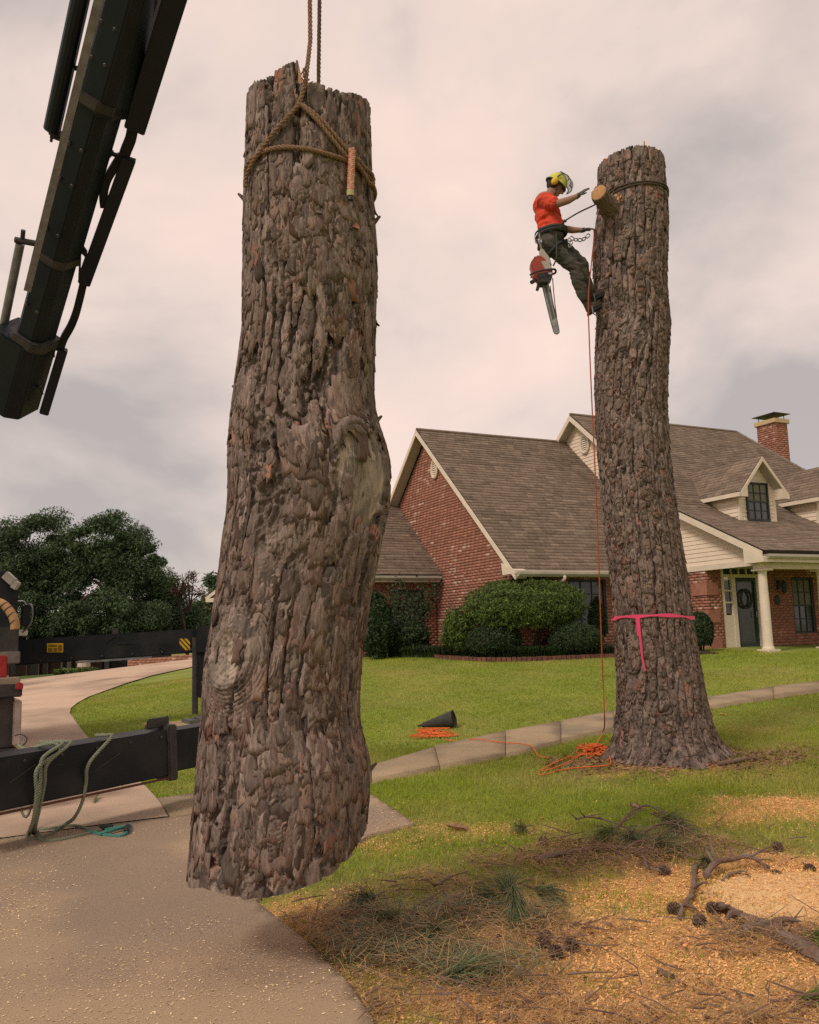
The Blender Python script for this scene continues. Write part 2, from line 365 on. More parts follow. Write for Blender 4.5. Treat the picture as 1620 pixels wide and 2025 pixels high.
# street side verge kerb
# raised walk: slabs between measured joints
wk = empty('garden_walk', G(1000, 1490), 'raised concrete garden walk crossing the lawn behind the standing trunk', None, None, 'structure')
up_ = [G(313, 1583), G(385, 1573), G(735, 1521), G(860, 1484), G(1000, 1452), G(1110, 1432), G(1215, 1412), G(1400, 1384), G(1530, 1363), G(1625, 1352), G(1720, 1340)]
lo_ = [G(336, 1617), G(400, 1610), G(735, 1549), G(870, 1522), G(1000, 1499), G(1110, 1470), G(1215, 1446), G(1400, 1403), G(1530, 1381), G(1625, 1368), G(1720, 1356)]
def densify(P, n=6): return [np.array(P[i])*(1-t/n)+np.array(P[i+1])*t/n for i in range(len(P)-1) for t in range(n)]+[np.array(P[-1])]
lo_s = [p-np.array([0, -.02, 0]) for p in lo_]
for i in range(1, len(up_)-1):
    A, B, C_, D_ = np.array(up_[i]), np.array(up_[i+1]), np.array(lo_[i+1]), np.array(lo_[i])
    gap = .006/max(np.linalg.norm(B-A), .3)
    A, B = A+(B-A)*gap, B-(B-A)*gap; D_, C_ = D_+(C_-D_)*gap, C_-(C_-D_)*gap
    h = .03 if i < 2 else .055
    drape('slab', [D_, C_, B, A], WALK, h+random.uniform(-.006, .006), .35, wk, thick=.22)
# aggregate landing strip left of the log
A, B, C_, D_ = [np.array(p) for p in (up_[0], up_[1], lo_[1], lo_[0])]
drape('slab', [D_, C_, B, A], WALK, .024, .35, wk, thick=.15)

# -------------------------------------------------- chips, sawdust, dry needles (uncountable litter)
def quads(P, size, asp, seed, flat=.5, lift=.004):
    r = np.random.default_rng(seed); n = len(P); a = r.uniform(0, 2*np.pi, n); s = r.uniform(size[0], size[1], n)
    u = np.stack([np.cos(a), np.sin(a), r.normal(0, flat*.4, n)], -1); v = np.stack([-np.sin(a), np.cos(a), r.normal(0, flat*.6, n)], -1)
    u *= s[:, None]; v *= (s*asp)[:, None]; c = P+np.array([0, 0, lift])+np.c_[np.zeros((n, 2)), np.abs(u[:, 2])+np.abs(v[:, 2])]
    V = np.stack([c-u-v*.7, c+u-v, c+u*.8+v, c-u+v*.8], 1).reshape(-1, 3)
    return V, np.arange(4*n).reshape(-1, 4), np.repeat(r.uniform(0, 1, n), 4)
def scatter(n, x0, x1, y0, y1, dens, seed, near_bias=True):
    r = np.random.default_rng(seed); x = r.uniform(x0, x1, n); y = y0+(y1-y0)*r.uniform(0, 1, n)**(1.4 if near_bias else 1)
    k = r.uniform(0, 1, n) < dens(x, y); return x[k], y[k]
def in_poly(x, y, poly):
    P = np.asarray(poly)[:, :2]; ins = np.zeros(len(x), bool)
    for i in range(len(P)):
        a, b = P[i], P[(i+1) % len(P)]; c = ((a[1] > y) != (b[1] > y))
        with np.errstate(all='ignore'): ins ^= c & (x < (b[0]-a[0])*(y-a[1])/(b[1]-a[1])+a[0])
    return ins
walkpoly = up_+lo_[::-1]
def on_paved(x, y): return in_poly(x, y, slab1) | in_poly(x, y, slab2) | in_poly(x, y, walkpoly)
CHIP = mat('wood_chip', (.94, .55, .23), (.80, .43, .16), .9, 25, attr=('tint', .55, 1.2))
x, y = scatter(260000, -1.5, 5.2, 3.2, 9.5, lambda x, y: np.clip(saw(x, y)*1.1+.05*(fbm2(x, y, .6, 5) > .45), 0, 1), 11)
k = ~on_paved(x, y); x, y = x[k], y[k]
V, F, T = quads(np.c_[x, y, gz(x, y)], (.003, .009), .45, 12, .8)
o = npmesh('wood_chips', V, F, CHIP, attrs={'tint': T}); tag(o, 'pale orange wood chips and sawdust spread over the grass', 'wood chips', None, 'stuff')
x, y = scatter(95000, -4.5, 1.2, 3.0, 9.0, lambda x, y: np.clip((fbm2(x, y, .9, 15)-.36)*1.8, 0.03, .8)*np.where(y > 5.2, 1.0, .5), 13)
k = in_poly(x, y, slab1); x, y = x[k], y[k]
V, F, T = quads(np.c_[x, y, tz(x, y)+.014], (.0028, .0080), .5, 14, .35, .002)
o = npmesh('wood_chips', V, F, mat('pale_chip', (.86, .65, .40), (.70, .50, .28), .9, 25, attr=('tint', .6, 1.2)), attrs={'tint': T}); tag(o, 'pale wood chips sprinkled over the concrete driveway', 'wood chips', None, 'stuff')
DRYN = mat('dry_needle', (.56, .35, .165), (.36, .20, .09), .9, 30, attr=('tint', .5, 1.2))
def needles(P, seed, ln=(.08, .17), wd=.0011, curve=.03, up=.15):
    r = np.random.default_rng(seed); n = len(P); a = r.uniform(0, 2*np.pi, n); l = r.uniform(*ln, n); e = np.abs(r.normal(0, up, n))
    d = np.stack([np.cos(a), np.sin(a), e], -1); s = np.stack([-np.sin(a), np.cos(a), np.zeros(n)], -1); b = r.normal(0, curve, n)
    p0 = P-d*np.array([1, 1, 0])*(l/2)[:, None]; p2 = P+d*(l/2)[:, None]*np.array([1, 1, 1.0]); p1 = (p0+p2)/2+s*b[:, None]+np.array([0, 0, 1])*np.abs(b)[:, None]*.5
    p0[:, 2] += .003; w_ = s*wd
    V = np.stack([p0-w_, p0+w_, p1-w_, p1+w_, p2-w_*.4, p2+w_*.4], 1).reshape(-1, 3); i = np.arange(n)[:, None]*6
    F = np.concatenate([i+np.array([[0, 1, 3, 2]]), i+np.array([[2, 3, 5, 4]])]); return V, F, np.repeat(r.uniform(0, 1, n), 6)
x, y = scatter(170000, -1.2, 5, 3.2, 9.0, lambda x, y: np.clip(brn(x, y)**2*.40+.008, 0, 1), 21); k = ~(in_poly(x, y, slab2) | (in_poly(x, y, slab1) & (rng.uniform(0, 1, len(x)) > .03))); x, y = x[k], y[k]
hz = brn(x, y)**2*.08*rng.uniform(0, 1, len(x))
V, F, T = needles(np.c_[x, y, gz(x, y)+hz], 22, wd=.0016, up=.2, curve=.02)
o = npmesh('needle_litter', V, F, DRYN, attrs={'tint': T}); tag(o, 'brown dry pine needle litter strewn over the lawn', 'pine needles', None, 'stuff')
BFLK = mat('bark_litter', (.36, .19, .115), (.18, .10, .07), .9, 30, attr=('tint', .5, 1.3))
x, y = scatter(60000, -.8, 5.5, 3.4, 11.6, lambda x, y: np.clip(brn(x, y)*1.0, 0, 1)*np.where(np.hypot(x-3.0, y-10.1) < 1.6, 1, .15), 31, False); k = ~on_paved(x, y); x, y = x[k], y[k]
V, F, T = quads(np.c_[x, y, gz(x, y)+.006], (.006, .022), .55, 32, .6)
o = npmesh('bark_litter', V, F, BFLK, attrs={'tint': T}); tag(o, 'brown bark crumbs littering the ground round the trunk', 'bark litter', None, 'stuff')

# -------------------------------------------------- grass blades
GRS = mat('grass_blade', (.36, .42, .045), (.28, .35, .036), .7, 1.3, transl=.4, attr=('tint', .55, 1.35), c3=(.50, .44, .13), n3=.6, spec=.2)
def blades(x, y, hgt, wid, seed, bend=.5):
    r = np.random.default_rng(seed); n = len(x); z = gz(x, y)-.004; a = r.uniform(0, 2*np.pi, n); h = hgt*r.uniform(.55, 1.25, n); l = h*np.abs(r.normal(0, bend, n))
    d = np.stack([np.cos(a), np.sin(a)], -1); s = np.stack([-d[:, 1], d[:, 0]], -1)*(wid*r.uniform(.6, 1.2, n))[:, None]
    b = np.c_[x, y, z]; V = np.empty((n, 3, 3)); V[:, 0] = b; V[:, 1] = b; V[:, 0, :2] -= s; V[:, 1, :2] += s; V[:, 2] = b; V[:, 2, :2] += d*l[:, None]; V[:, 2, 2] += h
    return V.reshape(-1, 3), np.arange(3*n).reshape(-1, 3), np.repeat(r.uniform(0, 1, n), 3)
r = np.random.default_rng(5)
def visible(x, y, mrg=420):
    d = np.stack([x, y, tz(x, y)], -1)-CAM; z = d@_f; px = PCX+FPX*(d@_r)/z; py = PCY-FPX*(d@_u)/z
    return (px > -mrg) & (px < 1620+mrg) & (py < 2025+mrg) & (z > 1)
sets = []
# near lawn
n = 470000; x = r.uniform(-1.2, 8.6, n); y = 3.3+8.7*r.uniform(0, 1, n)**.8
cover = np.clip(1.0-1.1*saw(x, y)-.6*brn(x, y), .05+.35*(fbm2(x, y, .4, 18) > .56), 1)*(.35+.95*fbm2(x, y, .3, 8))
k = (r.uniform(0, 1, n) < cover*.75) & visible(x, y) & ~on_paved(x, y); x, y = x[k], y[k]
sets.append(blades(x, y, .036+.03*fbm2(x, y, .5, 3), .0032, 51, .95))
# far lawn
n = 440000; t = r.uniform(0, 1, n); y = 8.5+16*t**.85; x = y*r.uniform(-.56, .64, n)
h_ = (np.stack([x, y], -1)-HO[:2]); aa = h_@DV[:2]; bb = h_@NV[:2]
bed = np.where(aa < -.3, 4.2, np.where(aa < 5, -1.3, -3.6))
k = visible(x, y) & ~on_paved(x, y) & (bb < bed) & ~((y < 12) & (x > -1.2) & (x < 8.6)); k &= ~((x < -3) & (y > 29)); x, y = x[k], y[k]
sets.append(blades(x, y, .034, .0060, 52, 1.1))
V = np.concatenate([s[0] for s in sets]); T = np.concatenate([s[2] for s in sets]); F = np.arange(len(V)).reshape(-1, 3)
T = np.clip(T*.75+.5*(fbm2(V[:, 0], V[:, 1], 1.1, 61)-.25), 0, 1)
o = npmesh('grass', V, F, GRS, attrs={'tint': T}); tag(o, 'short green lawn grass in front of the brick house', 'grass', None, 'stuff')
# ================================================================== pine log and standing trunk
def up_noise(nl, nw, cl, cw, r):
    "smooth value noise on an (nl,nw) grid, periodic along the second axis; cl,cw = cells"
    a = r.uniform(-1, 1, (cl+3, cw)); y = np.linspace(0, cl, nl); x = np.arange(nw)/nw*cw
    yi = np.floor(y).astype(int); xi = np.floor(x).astype(int); fy = (y-yi)[:, None]; fx = (x-xi)[None]
    fy = fy*fy*(3-2*fy); fx = fx*fx*(3-2*fx); x0, x1 = xi % cw, (xi+1) % cw
    return (a[yi][:, x0]*(1-fx)+a[yi][:, x1]*fx)*(1-fy)+(a[yi+1][:, x0]*(1-fx)+a[yi+1][:, x1]*fx)*fy
def fb(nl, nw, L_, W_, su, sv, r, o=4):
    t = 0; 
    for i in range(o): t = t+up_noise(nl, nw, max(2, int(L_/sv*2**i)), max(3, int(W_/su*2**i)), r)*.55**i
    return t/sum(.55**i for i in range(o))
def bark_map(W_, L_, res, seed, pw=(.022, .045), pl=(.045, .13), fdepth=.022, fw=.09, cover=5.0, pscale=1.0):
    "height, tint and red-patch maps of flaky pine bark: plates stamped in layers, cut by long furrows"
    r = np.random.default_rng(seed); nw, nl = int(W_/res), int(L_/res)
    Hm = fb(nl, nw, L_, W_, .05, .08, r)*.003; tint = np.full((nl, nw), .4); red = np.zeros((nl, nw)); lev = np.zeros((nl, nw))
    wx = fb(nl, nw, L_, W_, .05, .07, r)*.010+fb(nl, nw, L_, W_, .012, .02, r, 2)*.005; wy = fb(nl, nw, L_, W_, .02, .04, r)*.016
    npl = int(cover*W_*L_/((pw[0]+pw[1])*(pl[0]+pl[1])))
    redz = fb(nl, nw, L_, W_, .35, .6, r)
    for i in range(npl):
        layer = i/npl; a = r.uniform(*pw)*(1.25-.4*layer); b = r.uniform(*pl)*(1.25-.45*layer); cu, cv = r.uniform(0, W_), r.uniform(-.02, L_+.02)
        ha, hb = int((a+.02)/res)+1, int((b+.02)/res)+1; iu, iv = int(cu/res), int(cv/res)
        v0, v1 = max(0, iv-hb), min(nl, iv+hb+1)
        if v1-v0 < 2: continue
        uu = np.arange(iu-ha, iu+ha+1); cols = uu % nw; rows = np.arange(v0, v1); ix = np.ix_(rows, cols)
        du = (uu[None]*res-cu)+wx[ix]; dvv = (rows[:, None]*res-cv)+wy[ix]
        t = dvv/b; ae = a*np.where(t < 0, 1-.55*np.clip(-t, 0, 1)**1.6, 1-.2*np.clip(t, 0, 1)**2)
        q = np.abs(du/ae)**2.6+np.abs(t)**3.2; ins = q < 1
        if not ins.any(): continue
        h = layer*.0045+r.uniform(.0, .0042)+(-t*.5+.25)*r.uniform(.0, .0055)+(du/a)*r.normal(0, .0008)-.0008*np.clip(q, 0, 1)**4
        sel = ins & (h > Hm[ix]); sub = Hm[ix]; sub[sel] = h[sel]; Hm[ix] = sub
        sub = tint[ix]; sub[sel] = np.clip(r.normal(.5, .27), 0, 1); tint[ix] = sub
        rr = 1.0 if r.uniform() < .045+.10*max(0, redz[min(max(iv, 0), nl-1), iu % nw]) else 0.0
        sub = red[ix]; sub[sel] = rr*r.uniform(.4, 1); red[ix] = sub
    Hm = Hm*pscale
    f1 = fb(nl, nw, L_, W_, fw, .62, r, 2)+.20*fb(nl, nw, L_, W_, .03, .045, r, 3); dep = .45+.55*np.clip(fb(nl, nw, L_, W_, .3, .5, r)*2+.6, 0, 1)
    fur = np.exp(-(np.abs(f1)/.088)**2.2)*dep
    f2 = fb(nl, nw, L_, W_, .055, .16, r, 3)+.2*fb(nl, nw, L_, W_, .02, .03, r, 2); fur2 = np.exp(-(f2/.065)**2)
    Hm = Hm-fdepth*fur-fdepth*.22*fur2
    Hm += fb(nl, nw, L_, W_, .012, .03, r, 2)*.0016
    return Hm, tint, red, fur, redz
def samp(A, u, v, res):
    nl, nw = A.shape; x = (u/res) % nw; y = np.clip(v/res, 0, nl-1.001); xi = np.floor(x).astype(int); yi = np.floor(y).astype(int); fx = x-xi; fy = y-yi; x1 = (xi+1) % nw; xi %= nw
    return (A[yi, xi]*(1-fx)+A[yi, x1]*fx)*(1-fy)+(A[yi+1, xi]*(1-fx)+A[yi+1, x1]*fx)*fy
BARK = mat('pine_bark', (.238, .182, .152), (.115, .087, .074), .92, 75, lo=.33, hi=.67, stretch=(1, 1, .22), bump=.006, bscale=150, spec=.15,
           attr=('tint', .42, 1.62), attr_cols=[('red', (.27, .125, .085)), ('grey', (.29, .245, .205)), ('wood', (.47, .385, .29))])
CUT = mat('cut_pine', (.62, .33, .12), (.50, .25, .085), .8, 14, bump=.002)
def trunk(name, table, D, res, nphi, nz, seed, zbot, ztop, knots, root, flare=0, scar=None, fdepth=.022, front_bias=.6, hscale=1.0, nplates=5200, psize=(.014, .055), n_single=150, n_o=16, pll=(.05, .11), liftm=1.0, **kw):
    "table rows (py, x left, x right) measured on the outline at distance D"
    tb = np.array(table, float); ctr = np.array([atY((l+rr)/2, p, D) for p, l, rr in tb])
    rad = np.array([(atY(rr, p, D)-atY(l, p, D))[0]/2 for p, l, rr in tb])*.985
    o_ = np.argsort(ctr[:, 2]); zc, xc, rc = ctr[o_, 2], ctr[o_, 0], rad[o_]
    def sm(z, A):
        k_ = [np.interp(z+d, zc, A) for d in (-.06, -.03, 0, .03, .06)]; return sum(k_)/5
    # phi = 0 faces the camera; finer towards it
    s = np.linspace(-1, 1, nphi, endpoint=False); phi = math.pi*(front_bias*s+(1-front_bias)*s**3)
    zb, zt = zbot(phi), ztop(phi); v = np.linspace(0, 1, nz)[:, None]; Z = zb[None]+(zt-zb)[None]*v
    PH = np.broadcast_to(phi, Z.shape); R = sm(Z, rc); X = sm(Z, xc)
    Rm = R.mean(); W_ = 2*math.pi*Rm; z0 = zb.min()-.05; L_ = zt.max()-z0+.1
    Hm, tint, red, furm, redz = bark_map(W_, L_, res, seed, fdepth=fdepth, **kw)
    U = (PH/(2*math.pi)+.5)*W_; Vv = Z-z0
    kn2 = np.zeros_like(Z); ku = U.copy(); kv = Vv.copy(); kn = np.zeros_like(Z); ring = np.zeros_like(Z); wood = np.zeros_like(Z); grey = np.zeros_like(Z); bulge = np.zeros_like(Z)
    for (px, py, kr, bg_, wd_) in knots:
        kz = atY(px, py, D-.3*0)[2]; cx, rr_ = np.interp(kz, zc, xc), np.interp(kz, zc, rc)
        p0 = math.asin(max(-1, min(1, (atY(px, py, D-rr_*.8)[0]-cx*(1-0))/rr_))); kz = atY(px, py, D-rr_*math.cos(p0))[2]
        du = (PH-p0)*rr_; dz = (Z-kz)*.85; d = np.hypot(du, dz); q = d/kr
        wgt = np.exp(-q**2*.9); bulge += bg_*np.exp(-q**2*.55)
        kn = np.maximum(kn, np.exp(-(q/1.0)**4)); kn2 = np.maximum(kn2, np.exp(-(q/(1.55 if dz.shape and wd_ > .5 else 1.1))**4))
        wv = np.sin(q*kr*330+3.0*samp(tint, U, Vv, res)+np.arctan2(dz, du)*.6); rough = lattice_noise(du+9, dz+9, .016, 5)+.6*lattice_noise(du+9, dz*.6+9, .007, 6)
        below = np.where(dz < 0, 1, .3); ring += np.exp(-((q-1.1)/.75)**2)*(.0016+.0036*wd_)*wv*below*min(1, kr/.08)+np.exp(-(q/.8)**4)*(rough-.9)*.016*min(1, kr/.08)-(.018+.016*wd_)*np.exp(-(q/.45)**2)*min(1, kr/.06)+wd_*.022*np.exp(-((q-.85)/.16)**2)
        wood = np.maximum(wood, wd_*np.exp(-(q/.7)**4)*np.clip(rough*1.2-.55, 0, .42)); grey = np.maximum(grey, wd_*.5*np.exp(-(q/.9)**4))
        warp = np.exp(-(q/1.6)**2); kv = kv+warp*np.abs(du)*.6
    hmap = samp(Hm, ku, kv, res)*hscale; hmap = hmap*(1-.55*kn)+ring
    tn = samp(tint, ku, kv, res); rd = samp(red, ku, kv, res)
    nomask = np.zeros_like(Z)
    if scar:
        for (px, pyc, su_, sz_, ang) in scar:
            kz = atY(px, pyc, D-.1)[2]; cx, rr_ = np.interp(kz, zc, xc), np.interp(kz, zc, rc)
            p0 = math.asin(max(-1, min(1, (atY(px, pyc, D)[0]-cx)/rr_))); du = (PH-p0)*rr_; dz = Z-kz
            tt = dz/sz_; q = (np.abs(du)/(su_*np.where(tt < 0, 1-.6*np.clip(-tt, 0, 1)**1.3, 1-.15*np.clip(tt, 0, 1))))**3+np.abs(tt)**4
            wob = samp(tint, U, Vv, res)*.35; mk = np.clip((1.15-q-wob)*5, 0, 1)
            fib = (np.sin(PH*rr_*420+5*np.sin(Z*9)+6*lattice_noise(PH*rr_, Z*.12, .012, 9))*.5+lattice_noise(PH*rr_*1.0, Z*.08, .006, 4))
            hmap = hmap*(1-mk)+mk*(-.024+.0075*fib); st = np.clip(lattice_noise(PH*rr_+5, Z*.06+5, .005, 6)*.8+lattice_noise(PH*rr_+5, Z*.2+5, .03, 8)*.6-.3, 0, 1); wood = np.maximum(wood, mk*st); grey = np.maximum(grey, mk*.8*(1-st)); rd = rd*(1-mk)
            nomask = np.maximum(nomask, mk); rim = np.exp(-((q-1.25)/.35)**2); hmap += rim*.012
    kl = []
    for (px, py, kr, bg_, wd_) in knots:
        kz = atY(px, py, D)[2]; cx, rr_ = np.interp(kz, zc, xc), np.interp(kz, zc, rc); p0 = math.asin(max(-1, min(1, (atY(px, py, D-rr_*.8)[0]-cx)/rr_))); kz = atY(px, py, D-rr_*math.cos(p0))[2]; kl.append((p0, kz, rr_, kr, bg_))
    def kvs(pp, zz): return sum(np.exp(-(np.hypot((pp-a)*c_, (zz-b)*.85)/d_/1.6)**2)*np.abs((pp-a)*c_)*.6 for a, b, c_, d_, e_ in kl)
    def bulge_at(pp, zz): return sum(e_*np.exp(-(np.hypot((pp-a)*c_, (zz-b)*.85)/d_)**2*.55) for a, b, c_, d_, e_ in kl)
    zg0 = float(zb.mean())
    def flare_at(pp, zz):
        if not flare: return 0*zz
        h = np.clip(zz-zg0, 0, 2); lob = 1+.5*np.sin(pp*4+1.0)+.35*np.sin(pp*7+.4)+.25*np.sin(pp*11); return flare*(np.exp(-h/.16)+.25*np.exp(-h/.5))*np.clip(.45+.4*lob, .1, 1.8)*(1+.35*np.sin(pp))
    edge_r = np.random.default_rng(seed+3)
    FL = 0
    if flare:
        zg = zb.mean(); h = np.clip(Z-zg, 0, 2); lob = 1+.5*np.sin(PH*4+1.0)+.35*np.sin(PH*7+.4)+.25*np.sin(PH*11)
        FL = flare*(np.exp(-h/.16)+.25*np.exp(-h/.5))*np.clip(.45+.4*lob, .1, 1.8)*(1+.35*np.sin(PH))
    RR = R+hmap+bulge+FL
    Vx = X+RR*np.sin(PH); Vy = D-RR*np.cos(PH); P = np.stack([Vx, Vy, Z], -1)
    i = np.arange(nz-1)[:, None]*nphi+np.arange(nphi)[None]; j = np.arange(nz-1)[:, None]*nphi+(np.arange(nphi)[None]+1) % nphi
    F = np.stack([i, j, j+nphi, i+nphi], -1).reshape(-1, 4)
    bark = npmesh('bark', P.reshape(-1, 3), F, BARK, root, attrs={'tint': tn, 'red': rd*(1-kn), 'grey': np.clip(grey, 0, 1), 'wood': np.clip(wood, 0, 1)}, smooth=False)
    caps = []
    for row, nm in ((0, 'cut_end'), (nz-1, 'cut_top')):
        rim = P[row]; c = rim.mean(0); mid = c+(rim-c)*.5; n_ = nphi; sgn = -1 if row == 0 else 1
        rg = rim-(rim-c)*.02; rg[:, 2] += sgn*.001
        if row: c = c.copy(); c[2] = rim[:, 2].min()-.01; mid[:, 2] = np.minimum(mid[:, 2], rim[:, 2])
        VV = np.r_[rg, mid, [c]]; ii = np.arange(n_); jj = (ii+1) % n_
        caps.append(npmesh(nm, VV, [np.stack([ii, jj, jj+n_, ii+n_], -1), np.stack([ii+n_, jj+n_, np.full(n_, 2*n_)], -1)], CUT, root))
    # scale-like plates, tucked in at the top and free at the jagged lower edge
    pr = np.random.default_rng(seed+5); nlm, nwm = Hm.shape; cand = []
    Zlo, Zhi = z0+.06, zt.max()-.05
    noplate = np.clip(nomask+kn2, 0, 1)
    zrow = Z.mean(1)
    for _ in range(nplates):
        ph = pr.uniform(-1.75, 1.75); z = pr.uniform(Zlo, Zhi); u_ = (ph/(2*math.pi)+.5)*W_; iv = min(nlm-1, max(0, int((z-z0)/res))); iu = int(u_/res) % nwm
        if furm[iv, iu] > .12: continue
        wmax = pr.uniform(*psize); l = r_ = 0
        while l < wmax and furm[iv, (iu-int(l/res)-1) % nwm] < .14: l += res
        while r_ < wmax and furm[iv, (iu+int(r_/res)+1) % nwm] < .14: r_ += res
        wd = (l+r_)/2*.94
        if wd < .010: continue
        du0 = (r_-l)/2; ph2 = ph+du0/Rm; ip = int(np.argmin(np.abs(phi-ph2))); iz = int(np.argmin(np.abs(zrow-z)))
        if noplate[iz, ip] > .35 and pr.uniform() < .93: continue
        zti = np.interp(ph2, phi, zt)
        ln = min(wd*pr.uniform(1.3, 4.2), pr.uniform(*pll)); zbi = np.interp(ph2, phi, zb)
        if z+ln*.95 > zti or z-ln*1.12 < zbi: continue
        cand.append((z, ph2, wd, ln))
    Vp = []; Tp = []; Rp = []; ang = np.linspace(0, 2*np.pi, n_o, endpoint=False)
    for (z, ph, wd, ln) in cand:
        jit = 1+pr.normal(0, .17, n_o)*np.where(np.sin(ang) < .1, 1.5, .7); ca, sa = np.cos(ang), np.sin(ang)
        ex = np.sign(ca)*np.abs(ca)**.5*wd*jit*np.where(sa < 0, 1-.45*np.abs(sa)**2.5*pr.uniform(0, 1), 1); ez = np.sign(sa)*np.abs(sa)**.5*ln*jit+pr.normal(0, .05)*ex
        lift = pr.uniform(.0, .006) if pr.uniform() < .8 else pr.uniform(.006, .014); lift *= liftm; sk = pr.normal(0, .0012)
        def place(dx, dz, h):
            zz = np.clip(z+dz, zb.min()+.01, zt.max()-.008); pp = ph+dx/Rm; iv = np.clip(((zz+kvs(pp, zz)-z0)/res).astype(int), 0, nlm-1); iu = ((pp/(2*math.pi)+.5)*W_/res).astype(int) % nwm
            bas = np.maximum(Hm[iv, iu], -.004)*hscale; cx_ = sm(zz, xc); rr_ = sm(zz, rc)+bulge_at(pp, zz)+flare_at(pp, zz)+bas.max()*.4+bas*.2+h
            return np.stack([cx_+rr_*np.sin(pp), D-rr_*np.cos(pp), zz], -1)
        t = (.5-.5*ez/ln); hh = -.002+lift*t**2.0+sk*(ex/wd)
        top = place(ex, ez, hh+.0018); mid = place(ex*.62, ez*.62, -.002+lift*(.5-.5*.62*ez/ln)**2.0+.0018+sk*.62*ex/wd); cen = place(np.zeros(1), np.zeros(1), np.array([-.002+lift*.25+.0020])); bot = place(ex*.93, ez*.95, hh-.0055)
        Vp.append(np.concatenate([top, mid, cen, bot])); tt = np.clip(pr.normal(.46, .27), 0, 1)
        Tp.append(np.concatenate([np.clip(tt+.16+pr.normal(0, .08, n_o), 0, 1), np.full(n_o, tt), [tt], np.full(n_o, tt*.8)])); rz = redz[min(nlm-1, max(0, int((z-z0)/res))), int((ph/(2*math.pi)+.5)*W_/res) % nwm]
        Rp.append(np.full(3*n_o+1, pr.uniform(.35, .85) if pr.uniform() < .02+.16*max(0, rz) else max(0, pr.normal(.08, .12))))
    ii = np.arange(n_o); jj = (ii+1) % n_o; c_ = 2*n_o
    PF4 = np.concatenate([np.stack([ii, jj, jj+n_o, ii+n_o], -1), np.stack([ii+c_+1, jj+c_+1, jj, ii], -1)]); PF3 = np.stack([ii+n_o, jj+n_o, np.full(n_o, c_)], -1)
    Vp = np.array(Vp); area = np.array([a_[2]*a_[3]*max(.1, math.cos(a_[1])) for a_ in cand]); order = np.argsort(-area)
    for k in order[:n_single]: npmesh('bark_plate', Vp[k], [PF4, PF3], BARK, root, attrs={'tint': Tp[k], 'red': Rp[k]})
    rest = order[n_single:]; nn = len(rest); off = np.arange(nn)[:, None, None]*(3*n_o+1)
    q_ = npmesh('bark_plates', Vp[rest].reshape(-1, 3), [(off+PF4[None]).reshape(-1, 4), (off+PF3[None]).reshape(-1, 3)], BARK, root, attrs={'tint': np.concatenate([Tp[k] for k in rest]), 'red': np.concatenate([Rp[k] for k in rest])}); q_['kind'] = 'stuff'
    # loose flakes lifting off the plates
    fr = np.random.default_rng(seed+9); flk = []
    def surf(ph, z):
        rr_ = float(sm(np.array([z]), rc)[0]); cx = float(sm(np.array([z]), xc)[0]); return cx, rr_
    def flakes(n, spread, size):
        for _ in range(n):
            z = fr.uniform(z0+.12, zt.min()-.06); 
            ph = fr.choice([-1, 1])*fr.normal(math.pi/2, .10) if fr.uniform() < spread else fr.uniform(-1.45, 1.45)
            cx, rr_ = surf(ph, z); wd = fr.uniform(*size)*.5; ln = fr.uniform(*size)*1.1; lift = fr.uniform(.006, .018)*(1.5 if abs(ph) > 1.35 else 1)
            rad_ = np.array([math.sin(ph), -math.cos(ph), 0]); tan = np.array([math.cos(ph), math.sin(ph), 0]); rows = []
            iu = int(((ph/(2*math.pi)+.5)*W_)/res) % Hm.shape[1]; iv = min(Hm.shape[0]-1, max(0, int((z+ln*.5-z0)/res))); h0 = Hm[iv, iu]*hscale
            for k in range(4):
                t = k/3; w_ = wd*(.9, 1.0, .95, .7)[k]*(1+fr.normal(0, .22)); c = np.array([cx, D, z+ln*(.5-t)])+rad_*(rr_+h0+.001+lift*t*t)+tan*fr.normal(0, .003)
                rows += [c-tan*w_-rad_*.003, c+rad_*.002, c+tan*w_-rad_*.003]
            rows = np.array(rows); th = rad_*.0035; VV = np.r_[rows, rows-th]
            ff = [[k*3+q, k*3+q+1, k*3+q+4, k*3+q+3] for k in range(3) for q in range(2)]; ff += [[a_+12 for a_ in f][::-1] for f in ff]
            bd = [0, 1, 2, 5, 8, 11, 10, 9, 6, 3]; ff += [[bd[k], bd[(k+1) % 10], bd[(k+1) % 10]+12, bd[k]+12] for k in range(10)]
            t_ = np.clip(fr.normal(.62, .22), 0, 1)
            flk.append(npmesh('bark_flake', VV, np.array(ff), BARK, root, attrs={'tint': np.full(24, t_), 'red': np.full(24, 1. if fr.uniform() < .12 else 0.)}))
    return surf, flakes, P, phi
LOGD = 4.9
logt = [(110, 492, 733), (200, 489, 734), (300, 486, 735), (360, 484, 737), (450, 482, 743), (550, 480, 748), (650, 479, 745), (720, 471, 742), (780, 462, 740), (830, 455, 746), (880, 451, 766), (930, 453, 776), (1000, 452, 774),
        (1050, 443, 762), (1100, 437, 752), (1150, 431, 742), (1200, 424, 733), (1250, 416, 725), (1300, 408, 718), (1350, 404, 714), (1400, 401, 712), (1450, 397, 715), (1490, 393, 731), (1540, 389, 735), (1600, 384, 731), (1650, 379, 725), (1700, 375, 721), (1800, 372, 718)]
log = empty('pine_log', atY(560, 1750, LOGD), 'huge rough-barked pine log hanging upright from a rope sling in the foreground', 'log')
_jr = np.random.default_rng(77)
def jag(phi, amp, s):
    a = np.cumsum(_jr.normal(0, 1, len(phi))); k = np.convolve(np.r_[a, a], np.ones(s)/s, 'same')[:len(phi)]; a = a-k; return np.clip(a/np.abs(a).max(), -1, 1)*amp
